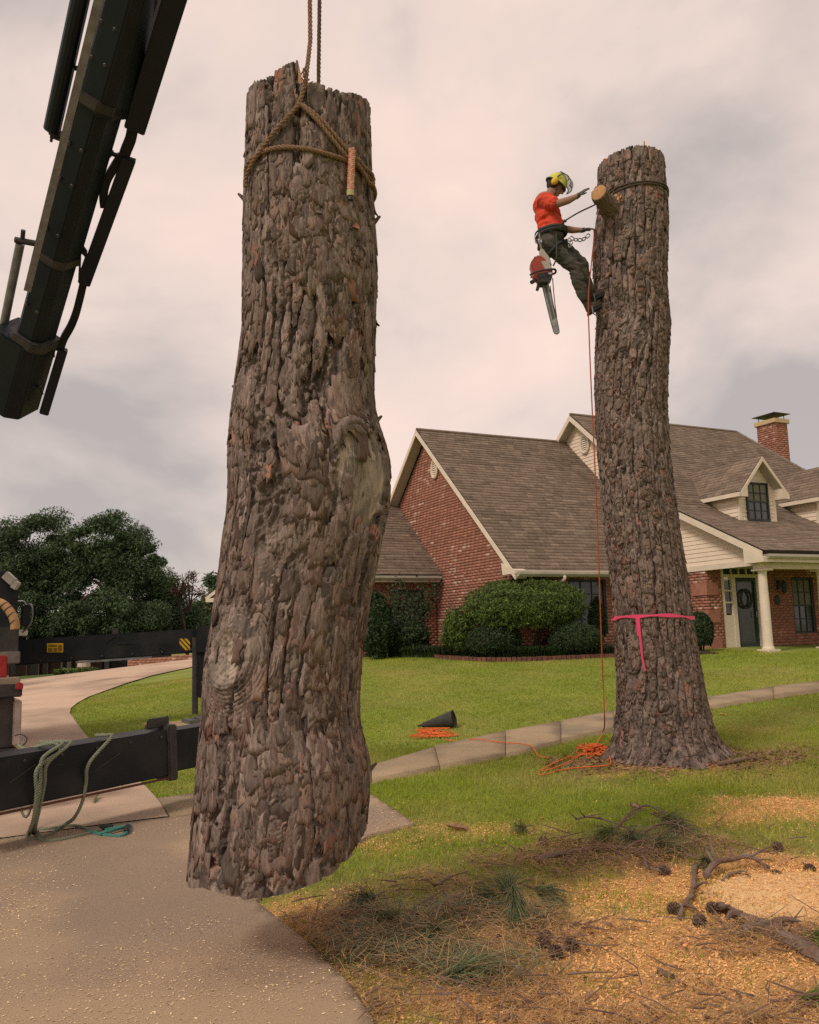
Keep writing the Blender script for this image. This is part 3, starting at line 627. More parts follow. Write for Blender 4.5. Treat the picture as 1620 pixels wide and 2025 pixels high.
def zb_log(phi):
    x = np.sin(phi); c = np.cos(phi); tx = [-1, -.69, -.37, -.16, .07, .30, .65, .88, 1.0]; tp = [(376, 1742), (430, 1752), (485, 1768), (520, 1777), (560, 1772), (600, 1761), (660, 1734), (700, 1692), (724, 1640)]
    zf = np.array([atY(a, b, LOGD-.44*math.sqrt(max(0, 1-q*q)))[2] for (a, b), q in zip(tp, tx)]); zl, zr = zf[0], zf[-1]
    return np.where(c > 0, np.interp(x, tx, zf), zl+(zr-zl)*(x+1)/2)+jag(phi, .006, 9)
def zt_log(phi):
    x = np.sin(phi); c = np.clip(np.cos(phi), 0, 1)
    lf = np.array([atY(490, 205, LOGD)[2], atY(545, 150, LOGD-.31)[2], atY(605, 122, LOGD-.345)[2]]); rt = np.array([atY(608, 168, LOGD-.345)[2], atY(640, 168, LOGD-.34)[2], atY(690, 186, LOGD-.27)[2], atY(733, 216, LOGD)[2]])
    zl = np.interp(x, [-1, -.55, -.05], lf); zr = np.interp(x, [-.05, .22, .64, 1], rt)
    return np.where(x < -.05, zl, zr)+jag(phi, .009, 7)
lsurf, lflk, LP, Lphi = trunk('log', logt, LOGD, .005, 390, 790, 21, zb_log, zt_log,
    [(458, 1298, .15, .026, 1.0), (545, 1600, .11, .012, .1), (597, 352, .065, .010, .1), (528, 1070, .09, .008, .05), (415, 1085, .02, 0, 0), (530, 800, .018, 0, 0)], log,
    scar=[(733, 960, .20, .30, 0)], fdepth=.042, fw=.105, hscale=1.0, pscale=.6, front_bias=.5, nplates=3500, psize=(.018, .070), pll=(.07, .15), liftm=.42)
lflk(26, .7, (.02, .055))
# standing trunk
TD = 10.5
treet = [(270, 1188, 1310), (300, 1183, 1311), (330, 1182, 1312), (370, 1185, 1315), (400, 1185, 1318), (450, 1177, 1321), (500, 1173, 1319), (550, 1175, 1317), (600, 1178, 1319), (620, 1181, 1322), (650, 1180, 1324), (700, 1178, 1321), (750, 1177, 1319), (800, 1178, 1318), (850, 1180, 1320), (900, 1184, 1323), (950, 1188, 1328),
         (1000, 1191, 1335), (1050, 1197, 1343), (1100, 1203, 1350), (1150, 1209, 1358), (1200, 1213, 1364), (1250, 1216, 1371), (1300, 1219, 1379), (1350, 1222, 1387), (1400, 1223, 1393), (1440, 1223, 1397), (1500, 1224, 1400), (1540, 1225, 1402)]
tree = empty('pine_tree', atY(1310, 1485, TD), 'topped standing pine with flared base, pink ribbon and a climber on its side', 'tree')
def zb_tree(phi): return np.full(len(phi), atY(1312, 1500, TD)[2]-.02)+jag(phi, .01, 9)
def zt_tree(phi):
    x = np.sin(phi); c = np.cos(phi); return np.interp(x, [-1, -.75, -.2, .2, .7, 1], [atY(1183, 332, TD)[2], atY(1195, 308, TD-.25)[2], atY(1235, 290, TD-.38)[2], atY(1265, 290, TD-.38)[2], atY(1298, 297, TD-.3)[2], atY(1311, 322, TD)[2]])+jag(phi, .02, 6)
tsurf, tflk, TP, Tphi = trunk('tree', treet, TD, .008, 250, 800, 33, zb_tree, zt_tree,
    [(1265, 660, .16, .035, .05), (1262, 835, .11, .012, .2), (1240, 740, .09, .008, 0), (1215, 420, .12, .03, .1)], tree, nplates=9000, psize=(.014, .05), n_o=10, front_bias=.5, flare=.27, fdepth=.042, fw=.085, pw=(.022, .045), pl=(.05, .13), cover=4.5, hscale=1.15)
tflk(40, .8, (.02, .05))
# branch stub with its sawn face
cz = atY(1184, 381, TD-.60); bs = atY(1216, 424, TD-.22); ax = unit(cz-bs); Rst = .095
pr = []
mb = MB(); ring = []
mb.tube([bs-ax*.15+(cz-bs+ax*.15)*t for t in np.linspace(0, 1, 14)], np.interp(np.linspace(0, 1, 14), [0, .25, .5, 1], [.20, .15, .115, Rst]), 30); mb.v[0] = mb.v[0]+np.random.default_rng(4).normal(0, .007, mb.v[0].shape)
stub = mb.build('branch_stub', BARK, tree, smooth=False)
tilt = unit(ax+np.array([-.35, -.25, .1])); RNG = mat('ring_wood', (.50, .265, .11), (.38, .19, .075), .75, 30, bump=.001)
mb = MB(); mb.lathe([(Rst*1.02, -.012), (Rst*1.03, .0), (Rst*.95, .006), (Rst*.5, .009), (.01, .010)], cz+tilt*.004, tilt, 24); mb.build('cut_face', RNG, stub)
mb = MB(); p = atY(1276, 300, TD-.36); q = atY(1274, 279, TD-.36); mb.beam(p, q, .025, .02, (0, 1, 0), .012, .01); mb.build('splinter', CUT, tree)
mb = MB()
for _ in range(9):
    p = atY(random.uniform(1208, 1232), random.uniform(385, 402), TD-.40); mb.box(p, random.uniform(.01, .025), .008, random.uniform(.01, .03), (random.random(), .2, random.random()), (0, 1, .2), (.2, .3, 1))
mb.build('torn_wood', CUT, tree)
# small bark shards at the lower left corner of the log
for (px, py, l_, w_) in ((381, 1725, .10, .02), (396, 1738, .11, .016), (377, 1700, .09, .012)):
    p = atY(px, py, LOGD-.12); mb = MB(); mb.beam(p+np.array([0, 0, l_]), p-np.array([.01, 0, .03]), w_, .008, (0, 1, 0), w_*.4, .004); mb.build('bark_shard', BARK, log)
for (px, py, dx) in ((478, 395, -1), (746, 440, 1), (467, 775, -1), (738, 1522, 1), (749, 835, 1), (1322, 640, 1)):
    D_ = LOGD if px < 1000 else TD; p = atY(px, py, D_); mb = MB(); mb.beam(p-np.array([dx*.02, 0, .0]), p+np.array([dx*.02, -.01, .035]), .03, .01, (0, 1, 0), .012, .004); mb.build('bark_shard', BARK, log if px < 1000 else tree)
# ================================================================== the brick house
house = empty('brick_house', H(4, 0, 1), 'red brick house with brown shingle roof, white dormers and porch behind the lawn', 'house')
BRICK = mat('red_brick', (.40, .180, .122), (.31, .135, .092), .9, 9, bump=.003, bscale=60, attr=('tint', .78, 1.25), attr_cols=[('white', (.62, .42, .33))])
MORTAR = mat('mortar', (.27, .15, .11), (.21, .115, .085), .95, 12, bump=.002)
SHING = mat('roof_shingle', (.265, .200, .152), (.185, .138, .106), .92, 5, bump=.003, bscale=90, attr=('tint', .74, 1.24), c3=(.23, .17, .13), n3=.7)
ROOFB = mat('roof_felt', (.05, .04, .033), (.04, .03, .026), .95)
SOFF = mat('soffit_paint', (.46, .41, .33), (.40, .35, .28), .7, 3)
SIDE = mat('siding_paint', (.80, .66, .52), (.75, .61, .48), .6, 2.0, bump=.001, bscale=20)
SLATE = mat('shutter_paint', (.035, .05, .052), (.028, .04, .042), .5, 4)
GUTT = mat('gutter_paint', (.50, .46, .38), (.42, .39, .32), .45, 3)
FLOOR = mat('porch_concrete', (.50, .37, .26), (.42, .31, .22), .85, 4)
WREATH = mat('wreath_leaf', (.03, .045, .03), (.05, .05, .03), .9, 30)
BLIND = mat('window_blind', (.20, .19, .145), (.15, .14, .11), .7, 3)
_ind_bricks = [0]; _ind_sh = [0]
def spans(poly, z):
    "u-intervals of a polygon (u,z) at height z"
    xs_ = []
    n = len(poly)
    for i in range(n):
        (u0, z0), (u1, z1) = poly[i], poly[(i+1) % n]
        if (z0 > z) != (z1 > z): xs_.append(u0+(z-z0)/(z1-z0)*(u1-u0))
    xs_.sort(); return list(zip(xs_[::2], xs_[1::2]))
def box8(o, x, y, z):
    return np.array([o, o+x, o+x+y, o+y, o+z, o+x+z, o+x+y+z, o+y+z])
BF = np.array([(0, 1, 5, 4), (1, 2, 6, 5), (3, 0, 4, 7), (4, 5, 6, 7), (3, 2, 1, 0)])
def brick_wall(poly, o, u, nrm, parent, holes=(), wall_t=.2, singles=0, bl=.205, bh=.068, seed=1, name='wall', proud=.007):
    "poly in (u,z): backing wall plus courses of real bricks standing proud of the mortar"
    o, u, nrm = map(lambda q: np.asarray(q, float), (o, u, nrm)); r = np.random.default_rng(seed)
    # backing split round holes by spans
    zs = sorted(set([p[1] for p in poly]+[h[1] for h in holes]+[h[3] for h in holes]))
    mb = MB()
    for z0, z1 in zip(zs[:-1], zs[1:]):
        if z1-z0 < 1e-4: continue
        s0 = spans(poly, z0+1e-4); s1 = spans(poly, z1-1e-4)
        for (a0, b0), (a1, b1) in zip(s0, s1):
            cuts = sorted([(h[0], h[2]) for h in holes if h[1] < (z0+z1)/2 < h[3] and h[0] < b0 and h[2] > a0]); segs = []; x0 = (a0, a1)
            for c0, c1 in cuts: segs.append((x0, (c0, c0))); x0 = (c1, c1)
            segs.append((x0, (b0, b1)))
            for (l0, l1), (r0, r1) in segs:
                c = [o+u*l0+ZV*z0, o+u*r0+ZV*z0, o+u*r0+ZV*z0-nrm*wall_t, o+u*l0+ZV*z0-nrm*wall_t, o+u*l1+ZV*z1, o+u*r1+ZV*z1, o+u*r1+ZV*z1-nrm*wall_t, o+u*l1+ZV*z1-nrm*wall_t]
                mb.hexa(c)
    wall = mb.build(name, MORTAR, parent)
    zmin = min(p[1] for p in poly); zmax = max(p[1] for p in poly); n = int((zmax-zmin)/(bh+.01)); Vs = []; T = []; Wt = []; k = 0; cand = []
    for c in range(n):
        z = zmin+c*(bh+.01)+.005; row = []
        for a, b in spans(poly, z+bh/2):
            a += .004; b -= .004; x = a-(c % 2)*(bl+.01)/2-r.uniform(0, .01)
            while x < b:
                l, rr_ = max(x, a), min(x+bl, b)
                for h in holes:
                    if h[1]-.002 < z+bh/2 < h[3]+.002:
                        if h[0] <= l and rr_ <= h[2]: l = rr_
                        elif l < h[0] < rr_: rr_ = h[0]-.004
                        elif l < h[2] < rr_: l = h[2]+.004
                if rr_-l > .03: row.append((l, rr_))
                x += bl+.01
        for l, rr_ in row:
            d = proud+r.uniform(-.002, .003); p0 = o+u*l+ZV*z-nrm*.002
            B = box8(p0+nrm*(d+.002), u*(rr_-l), -nrm*(d+.001), ZV*bh)
            cl = fbm2(np.array([l*1.0]), np.array([z*1.0]), .9, seed*7, 3)[0]
            wt = (r.uniform(.55, 1) if r.uniform() < np.clip((cl-.42)*.75, .01, .22) else 0)
            Vs.append(B); T.append(np.clip(r.normal(.45, .22), 0, 1)); Wt.append(wt)
    Vs = np.array(Vs); T = np.array(T); Wt = np.array(Wt)
    W2 = np.repeat(Wt[:, None], 8, 1)
    half = r.integers(0, 3, len(Vs)); W2[half == 1][:, [1, 2, 5, 6]] = 0
    for i in range(len(Vs)):
        if half[i] == 0: W2[i, [0, 3, 4, 7]] = 0
        elif half[i] == 1: W2[i, [1, 2, 5, 6]] = 0
    idx = np.arange(len(Vs)); one = np.zeros(len(Vs), bool)
    if singles:
        dist = np.linalg.norm(Vs.mean(1)-CAM, axis=1); zz = Vs.mean(1)[:, 2]; one[np.argsort(dist+np.where(zz < 2.4, 20, 0))[:singles]] = True
    for i in idx[one]: npmesh('brick', Vs[i], BF, BRICK, wall, attrs={'tint': np.full(8, T[i]), 'white': W2[i]})
    rest = idx[~one]
    if len(rest):
        F = (rest_i := np.arange(len(rest))[:, None, None]*8)+BF[None]
        q = npmesh('bricks', Vs[rest].reshape(-1, 3), F.reshape(-1, 4), BRICK, wall, attrs={'tint': np.repeat(T[rest], 8), 'white': W2[rest].ravel()}); q['kind'] = 'stuff'
    return wall
def shingle_roof(poly, o, u, s, parent, singles=0, tw=.30, ex=.135, seed=1, thick=.10, name='roof', hscale=1.0):
    "poly in (u, along slope): deck plus overlapping shingle tabs"
    o, u, s = map(lambda q: np.asarray(q, float), (o, u, s)); nrm = unit(np.cross(u, s)); nrm = nrm if nrm[2] > 0 else -nrm; r = np.random.default_rng(seed)
    P = [o+u*a+s*b for a, b in poly]; mb = MB(); mb.prism([p-nrm*thick for p in P], nrm*(thick-.002)); roof = mb.build(name, ROOFB, parent)
    smax = max(p[1] for p in poly); smin = min(p[1] for p in poly); Vs = []; T = []
    tw0 = fb_ = None
    for c in range(int((smax-smin)/ex)+1):
        b0 = smin+c*ex; rs = r.normal(0, .10)
        for a, b in spans(poly, min(b0+ex*.5, smax-1e-3)):
            x = a-r.uniform(0, tw)
            while x < b:
                l, rr_ = max(x, a), min(x+tw-.006, b)
                if rr_-l > .03:
                    h = .016+r.uniform(-.003, .006); db = r.normal(0, .005); top = min(b0+ex*1.15, smax)
                    p = o+u*l+s*(b0+db); q = o+u*rr_+s*(b0+db); p2 = o+u*l+s*top; q2 = o+u*rr_+s*top
                    Vs.append([p+nrm*.001, q+nrm*.001, p+nrm*h, q+nrm*h, p2+nrm*.003, q2+nrm*.003]); T.append(np.clip(r.normal(.48, .24)+rs, 0, 1))
                x += tw
    Vs = np.array(Vs); T = np.array(T); SF = np.array([(0, 1, 3, 2), (2, 3, 5, 4)])
    one = np.zeros(len(Vs), bool)
    if singles: one[np.argsort(np.linalg.norm(Vs.mean(1)-CAM, axis=1))[:singles]] = True
    for i in np.where(one)[0]: npmesh('shingle', Vs[i], SF, SHING, roof, attrs={'tint': np.full(6, T[i])})
    rest = np.where(~one)[0]; F = np.arange(len(rest))[:, None, None]*6+SF[None]
    q = npmesh('shingles', Vs[rest].reshape(-1, 3), F.reshape(-1, 4), SHING, roof, attrs={'tint': np.repeat(T[rest], 6)}); q['kind'] = 'stuff'
    return roof
def siding(poly, o, u, nrm, parent, ex=.115, name='siding', back=True):
    o, u, nrm = map(lambda q: np.asarray(q, float), (o, u, nrm))
    mb = MB(); mb.prism([o+u*a+ZV*b-nrm*.05 for a, b in poly], nrm*.045); wall = mb.build(name, SIDE, parent)
    z = min(p[1] for p in poly); zm = max(p[1] for p in poly)
    while z < zm-.02:
        h = min(ex, zm-z)
        for (a0, b0), (a1, b1) in zip(spans(poly, z+.003), spans(poly, z+h-.003)):
            c = [o+u*a0+ZV*z+nrm*.016, o+u*b0+ZV*z+nrm*.016, o+u*b0+ZV*z-nrm*.006, o+u*a0+ZV*z-nrm*.006, o+u*a1+ZV*(z+h-.001)+nrm*.001, o+u*b1+ZV*(z+h-.001)+nrm*.001, o+u*b1+ZV*(z+h-.001)-nrm*.006, o+u*a1+ZV*(z+h-.001)-nrm*.006]
            m_ = MB(); m_.hexa(c); m_.build('siding_board', SIDE, wall)
        z += ex
    return wall
GZ = .97                      # ground at the house
# --- front-left wing: a 0..5.2, b 0..9.1, eave 3.33, ridge 7.58 at b 4.55
sl = (7.58-3.33)/4.55
gable = [(0, GZ-.3), (9.1, GZ-.3), (9.1, 3.33), (4.55, 7.45), (0, 3.33)]
brick_wall(gable, H(0, 0, 0), NV, -DV, house, singles=170, seed=3)
front = [(.004, GZ-.3), (5.19, GZ-.3), (5.19, 3.3), (.004, 3.3)]
brick_wall(front, H(.0, 0, 0), DV, -NV, house, holes=[(1.55, 1.5, 2.75, 2.95), (4.5, 1.5, 5.19, 2.95)], seed=5)
ov, ro = .42, .32
n_s = math.hypot(4.55+ov, sl*(4.55+ov)); S1 = unit(NV*1+ZV*sl); S1b = unit(-NV*1+ZV*sl)
shingle_roof([(-ro, 0), (5.2, 0), (5.2, n_s), (-ro, n_s)], H(0, -ov, 3.33-sl*ov+.14), DV, S1, house, singles=300, seed=7)
shingle_roof([(-ro, 0), (5.2, 0), (5.2, n_s), (-ro, n_s)], H(0, 9.1+ov, 3.33-sl*ov+.14), DV, S1b, house, seed=8, ex=.3, tw=.6)
mb = MB(); mb.tube([H(-ro, 4.55, 7.58+.16), H(5.2, 4.55, 7.58+.16)], .05, 6); mb.build('ridge_cap', SHING, house)
def rake(pts, a, parent, wd=.16, th=.035, name='rake_board'):
    "trim boards along a gable edge, pts (b,z) of the roof underside"
    for (b0, z0), (b1, z1) in zip(pts[:-1], pts[1:]):
        m_ = MB(); p, q = H(a, b0, z0), H(a, b1, z1)
        m_.hexa([p-ZV*wd, p-ZV*wd+DV*th, q-ZV*wd+DV*th, q-ZV*wd, p, p+DV*th, q+DV*th, q]); m_.build(name, WHITE, parent)
zt_ = lambda b: 3.33+sl*min(b, 9.1-b)+.125
rake([(-ov, zt_(-ov)), (4.55, zt_(4.55))], -ro-.03, house); rake([(4.55, zt_(4.55)), (9.1+ov, zt_(9.1+ov))], -ro-.034, house)
for s0, s1 in ((-ov, 4.55), (4.55, 9.1+ov)):
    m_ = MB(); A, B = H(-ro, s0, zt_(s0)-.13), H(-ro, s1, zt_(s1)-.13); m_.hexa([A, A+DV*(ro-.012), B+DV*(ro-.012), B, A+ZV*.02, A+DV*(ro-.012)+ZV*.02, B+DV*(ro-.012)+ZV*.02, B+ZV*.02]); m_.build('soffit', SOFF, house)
# boxed eave return and gutter
m_ = MB(); m_.prism([H(-ro-.035, -ov-.02, 3.05), H(-ro-.035, .12, 3.05), H(-ro-.035, .16, 3.36), H(-ro-.035, -ov-.02, 3.05+.08)], DV*.33); m_.build('eave_return', WHITE, house)
def gutter(p, q, parent, out):
    out = np.asarray(out, float); pr_ = [(0, 0), (.055, 0), (.10, .05), (.10, .11), (.085, .11), (.085, .055), (.05, .02), (.012, .02), (.012, .11), (0, .11)]
    m_ = MB(); m_.prism([np.asarray(p)+out*x_+ZV*z_ for x_, z_ in pr_], np.asarray(q)-np.asarray(p)); return m_.build('gutter', GUTT, parent)
gutter(H(-.3, -ov-.03, 2.985), H(5.1, -ov-.03, 2.985), house, -NV)
m_ = MB(); m_.obox(H(-.3, -ov-.03, 2.97), DV*5.4, NV*.03, ZV*.16); m_.build('fascia', WHITE, house)
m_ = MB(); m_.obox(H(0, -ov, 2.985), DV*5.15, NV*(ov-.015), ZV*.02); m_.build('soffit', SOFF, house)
m_ = MB(); m_.tube(catmull([H(1.05, -ov-.1, 3.0), H(1.05, -ov-.08, 2.9), H(.95, -.2, 2.75), H(.9, -.06, 2.65), H(.9, -.06, 1.2), H(.95, -.2, 1.02), H(1.5, -.9, .99)], 5), .04, 8); m_.build('downspout', WHITE, house)
def louvre(c, u, nrm, rx, rz, parent, frame=WHITE, back=True):
    c, u, nrm = map(lambda q: np.asarray(q, float), (c, u, nrm)); t = np.linspace(0, 2*np.pi, 33)[:-1]
    root_ = MB(); ring_ = np.array([c+nrm*.05+u*rx*math.cos(q)+ZV*rz*math.sin(q) for q in t]); root_.tube(ring_, .045, 6, closed=True); v_ = root_.build('gable_vent', frame, parent)
    m2 = MB(); m2.add(list(np.array([c+nrm*.02+u*rx*math.cos(q)+ZV*rz*math.sin(q) for q in t])), [tuple(range(32))]); m2.build('backing', SLATE, v_)
    for k in range(-3, 4):
        z_ = k*rz/4.2; hw = rx*math.sqrt(max(0, 1-(z_/rz)**2))*.95
        m3 = MB(); p = c+ZV*z_; m3.hexa([p-u*hw+nrm*.05-ZV*.03, p+u*hw+nrm*.05-ZV*.03, p+u*hw+nrm*.06-ZV*.03, p-u*hw+nrm*.06-ZV*.03, p-u*hw+nrm*.025+ZV*.02, p+u*hw+nrm*.025+ZV*.02, p+u*hw+nrm*.035+ZV*.02, p-u*hw+nrm*.035+ZV*.02]); m3.build('slat', frame, v_)
louvre(H(0, 4.0, 6.45), NV, -DV, .16, .26, house)
def window(o, u, nrm, w_, h_, nx, nz_, parent, frame=SLATE, shutter=0, glass=GLASS, fr=.05, blind=False, mr=.012):
    "window with frame, sash bars and single panes"
    o, u, nrm = map(lambda q: np.asarray(q, float), (o, u, nrm)); m_ = MB()
    m_.obox(o, u*w_, nrm*.06, ZV*fr); m_.obox(o+ZV*(h_-fr), u*w_, nrm*.06, ZV*fr)
    m_.obox(o+ZV*fr, u*fr, nrm*.057, ZV*(h_-2*fr)); m_.obox(o+u*(w_-fr)+ZV*fr, u*fr, nrm*.057, ZV*(h_-2*fr)); win = m_.build('window', frame, parent)
    iw, ih = (w_-2*fr)/nx, (h_-2*fr)/nz_; m_ = MB()
    for i in range(1, nx): m_.obox(o+u*(fr+i*iw-mr)+ZV*fr+nrm*.02, u*2*mr, nrm*.02, ZV*(h_-2*fr))
    for j in range(1, nz_): mm = mr*(1.8 if j*2 == nz_ else 1); m_.obox(o+u*fr+ZV*(fr+j*ih-mm)+nrm*.022, u*(w_-2*fr), nrm*.022, ZV*2*mm)
    m_.build('muntin', frame, win)
    for i in range(nx):
        for j in range(nz_):
            m_ = MB(); m_.obox(o+u*(fr+i*iw+mr)+ZV*(fr+j*ih+mr)+nrm*(.012+.002*random.random()), u*(iw-2*mr), nrm*.006, ZV*(ih-2*mr)); m_.build('pane', BLIND if (blind and j >= nz_//2-blind+1) else glass, win)
    if shutter:
        for sx in (-shutter-.02, w_+.02):
            m_ = MB(); m_.obox(o+u*sx+nrm*.012, u*shutter, nrm*.035, ZV*h_); sh = m_.build('shutter', SLATE, parent)
            for k in range(int(h_/.07)): m_ = MB(); m_.obox(o+u*(sx+.05)+nrm*.047+ZV*(.06+k*.07), u*(shutter-.1), nrm*.008, ZV*.05); 
    return win
window(H(1.56, .08, 1.52), DV, -NV, 1.18, 1.42, 3, 4, house, shutter=.38)
window(H(4.52, .08, 1.52), DV, -NV, .68, 1.42, 2, 4, house, shutter=.38)
# --- low left wing
w0 = [(-3, GZ-.3), (0, GZ-.3), (0, 3.3), (-3, 3.3)]
brick_wall(w0, H(-.012, 4.2, 0), DV, -NV, house, holes=[(-1.46, 1.5, -.40, 2.92)], seed=9)
s0 = .87; S0 = unit(NV+ZV*s0); n0 = math.hypot(3.3, s0*3.3)
shingle_roof([(-3.2, 0), (-.02, 0), (-.02, n0), (-3.2, n0)], H(0, 3.8, 3.33), DV, S0, house, seed=12)
brick_wall([(4.2, GZ-.3), (10, GZ-.3), (10, 3.3), (7.1, 5.6), (4.2, 3.3)], H(-3, 0, 0), NV, -DV, house, seed=14)
shingle_roof([(-3.2, 0), (-.02, 0), (-.02, n0), (-3.2, n0)], H(0, 10.4, 3.33), DV, unit(-NV+ZV*s0), house, seed=13, ex=.3, tw=.6)
gutter(H(-3.2, 3.77, 3.18), H(-.1, 3.77, 3.18), house, -NV); m_ = MB(); m_.obox(H(-3.2, 3.79, 3.12), DV*3.1, NV*.03, ZV*.18); m_.build('fascia', WHITE, house)
m_ = MB(); m_.obox(H(-3.1, 3.82, 3.12), DV*3.05, NV*.36, ZV*.02); m_.build('soffit', SOFF, house)
window(H(-1.47, 4.28, 1.5), DV, -NV, 1.06, 1.42, 4, 3, house, glass=BLIND)
# --- main block: gable plane a=5.2; ridge b 3.85 z 8.45; flare at b -.5 z 4.79; eave b -3.3 z 3.41
AM = 5.2
def zM(b):
    if b < -.5: return 4.79+(b+.5)*(4.79-3.41)/2.8
    if b < 3.85: return 4.79+(b+.5)*(8.45-4.79)/4.35
    return 8.45-(b-3.85)*.842
gp = [(-3.05, 3.24), (9.6, 3.24), (9.6, zM(9.6)-.12), (3.85, 8.36), (-.5, 4.70), (-3.05, 3.42)]
siding(gp, H(AM, 0, 0), NV, -DV, house)
m_ = MB(); m_.obox(H(AM-.035, -3.1, 3.10), NV*12.6, DV*.06, ZV*.145); m_.build('frieze_board', WHITE, house)
brick_wall([(-1.1, GZ-.3), (9.6, GZ-.3), (9.6, 3.1), (-1.1, 3.1)], H(AM, 0, 0), NV, -DV, house, singles=130, seed=16)
brick_wall([(AM, GZ-.3), (13.8, GZ-.3), (13.8, 3.3), (AM, 3.3)], H(0, -1.1, 0), DV, -NV, house, holes=[(5.74, GZ-.3, 7.32, 3.26), (8.40, 1.35, 9.28, 2.95), (11.4, 1.35, 12.3, 2.95)], seed=18)
brick_wall([(-1.1, GZ-.3), (9.6, GZ-.3), (9.6, 3.3), (-1.1, 3.3)], H(13.8, 0, 0), NV, DV, house, seed=19)
# quoin blocks on the corner
for k in range(6):
    z_ = 1.02+k*.36
    if k % 2 == 0: m_ = MB(); m_.obox(H(AM-.035, -1.135, z_), DV*.42, NV*.55, ZV*.33); q_ = m_.build('quoin', BRICK, house)
zk = lambda b: zM(b)
Sup = unit(NV*4.35+ZV*(8.45-4.79)); nup = math.hypot(4.35, 8.45-4.79); Slo = unit(NV*2.8+ZV*(4.79-3.41)); nlo = math.hypot(2.8, 1.38)
shingle_roof([(4.88, 0), (13.9, 0), (12.2, nup), (4.88, nup)], H(0, -.5, 4.79+.02), DV, Sup, house, seed=20)
shingle_roof([(4.88, 0), (15.0, 0), (13.9, nlo), (4.88, nlo)], H(0, -3.3, 3.41+.02), DV, Slo, house, seed=22)
Sr = unit(-DV*1.7+ZV*(8.45-4.79)); nrr = math.hypot(1.7, 8.45-4.79)
shingle_roof([(-.5, 0), (8.2, 0), (3.85, nrr)], H(13.9, 0, 4.79+.02), NV, Sr, house, seed=24, ex=.2, tw=.5)
nb_ = math.hypot(5.75, 5.75*.842)
shingle_roof([(4.88, 0), (13.9, 0), (12.2, nb_), (4.88, nb_)], H(0, 9.6, 8.45-5.75*.842+.02), DV, unit(-NV+ZV*.842), house, seed=25, ex=.3, tw=.6)
mb = MB(); mb.tube([H(4.88, 3.85, 8.49), H(12.2, 3.85, 8.49)], .05, 6); mb.tube([H(12.2, 3.85, 8.49), H(13.9, -.5, 4.83)], .05, 6); mb.build('ridge_cap', SHING, house)
rake([(-3.3, 3.40), (-.5, 4.78), (3.85, 8.44)], 4.84, house, wd=.17); rake([(3.85, 8.44), (9.6, zM(9.6)-.01)], 4.836, house, wd=.17)
for s_a, s_b in ((-3.3, -.5), (-.5, 3.85), (3.85, 9.6)):
    m_ = MB(); A, B = H(4.87, s_a, zM(s_a)-.13), H(4.87, s_b, zM(s_b)-.13); m_.hexa([A, A+DV*.31, B+DV*.31, B, A+ZV*.02, A+DV*.31+ZV*.02, B+DV*.31+ZV*.02, B+ZV*.02]); m_.build('soffit', SOFF, house)
m_ = MB(); m_.prism([H(4.835, -3.34, 3.14), H(4.835, -2.75, 3.14), H(4.835, -2.75, 3.52), H(4.835, -3.34, 3.26)], DV*.33); m_.build('eave_return', WHITE, house)
louvre(H(AM, 3.55, 7.47), NV, -DV, .20, .28, house)
gutter(H(4.95, -3.33, 3.22), H(14.9, -3.33, 3.22), house, -NV); m_ = MB(); m_.obox(H(5.17, -3.32, 3.14), DV*9.7, NV*.03, ZV*.2); m_.build('fascia', WHITE, house)
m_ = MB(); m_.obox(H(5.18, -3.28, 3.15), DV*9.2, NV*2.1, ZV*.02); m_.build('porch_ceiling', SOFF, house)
m_ = MB(); m_.obox(H(5.02, -3.06, 3.0), DV*9.5, NV*.22, ZV*.145); m_.build('porch_beam', WHITE, house)
m_ = MB(); m_.obox(H(4.85, -3.35, GZ-.4), DV*9.8, NV*2.2, ZV*.42); m_.build('porch_floor', FLOOR, house)
PF = GZ+.02
for a_ in (5.2, 7.3, 9.4, 11.5, 13.6):
    m_ = MB(); m_.box(H(a_, -2.95, PF+.03), .19, .19, .03, DV, NV); m_.lathe([(.15, .06), (.15, .10), (.125, .12), (.120, .2), (.114, 1.2), (.103, 1.9), (.112, 1.92), (.116, 1.95), (.14, 1.97)], H(a_, -2.95, PF), n=20); m_.box(H(a_, -2.95, PF+1.985), .18, .18, .022, DV, NV); m_.build('column', WHITE, house)
# entry: side light, transom, door with wreath
m_ = MB(); m_.obox(H(5.75, -1.09, GZ-.1), DV*.10, NV*.12, ZV*2.37); m_.obox(H(6.12, -1.10, GZ-.1), DV*.14, NV*.12, ZV*2.05); m_.obox(H(7.04, -1.10, GZ-.1), DV*.27, NV*.12, ZV*2.05); m_.obox(H(5.85, -1.09, GZ-.1), DV*.27, NV*.12, ZV*1.05)
m_.obox(H(5.85, -1.095, 2.92), DV*1.46, NV*.12, ZV*.09); m_.obox(H(5.85, -1.095, 3.17), DV*1.46, NV*.12, ZV*.07); entry = m_.build('door_surround', WHITE, house)
for k in range(3): m_ = MB(); m_.obox(H(5.88, -1.04, 1.96+k*.315), DV*.22, NV*.02, ZV*.27); m_.build('pane', GLASS2, entry); m_ = MB(); m_.obox(H(5.85, -1.085, 2.235+k*.315), DV*.27, NV*.06, ZV*.04); m_.build('muntin', WHITE, entry)
for k in range(5): m_ = MB(); m_.obox(H(5.88+k*.285, -1.04, 3.015), DV*.25, NV*.02, ZV*.15); m_.build('pane', GLASS2, entry); m_ = MB(); m_.obox(H(6.13+k*.285, -1.085, 3.012), DV*.035, NV*.06, ZV*.155); m_.build('muntin', WHITE, entry)
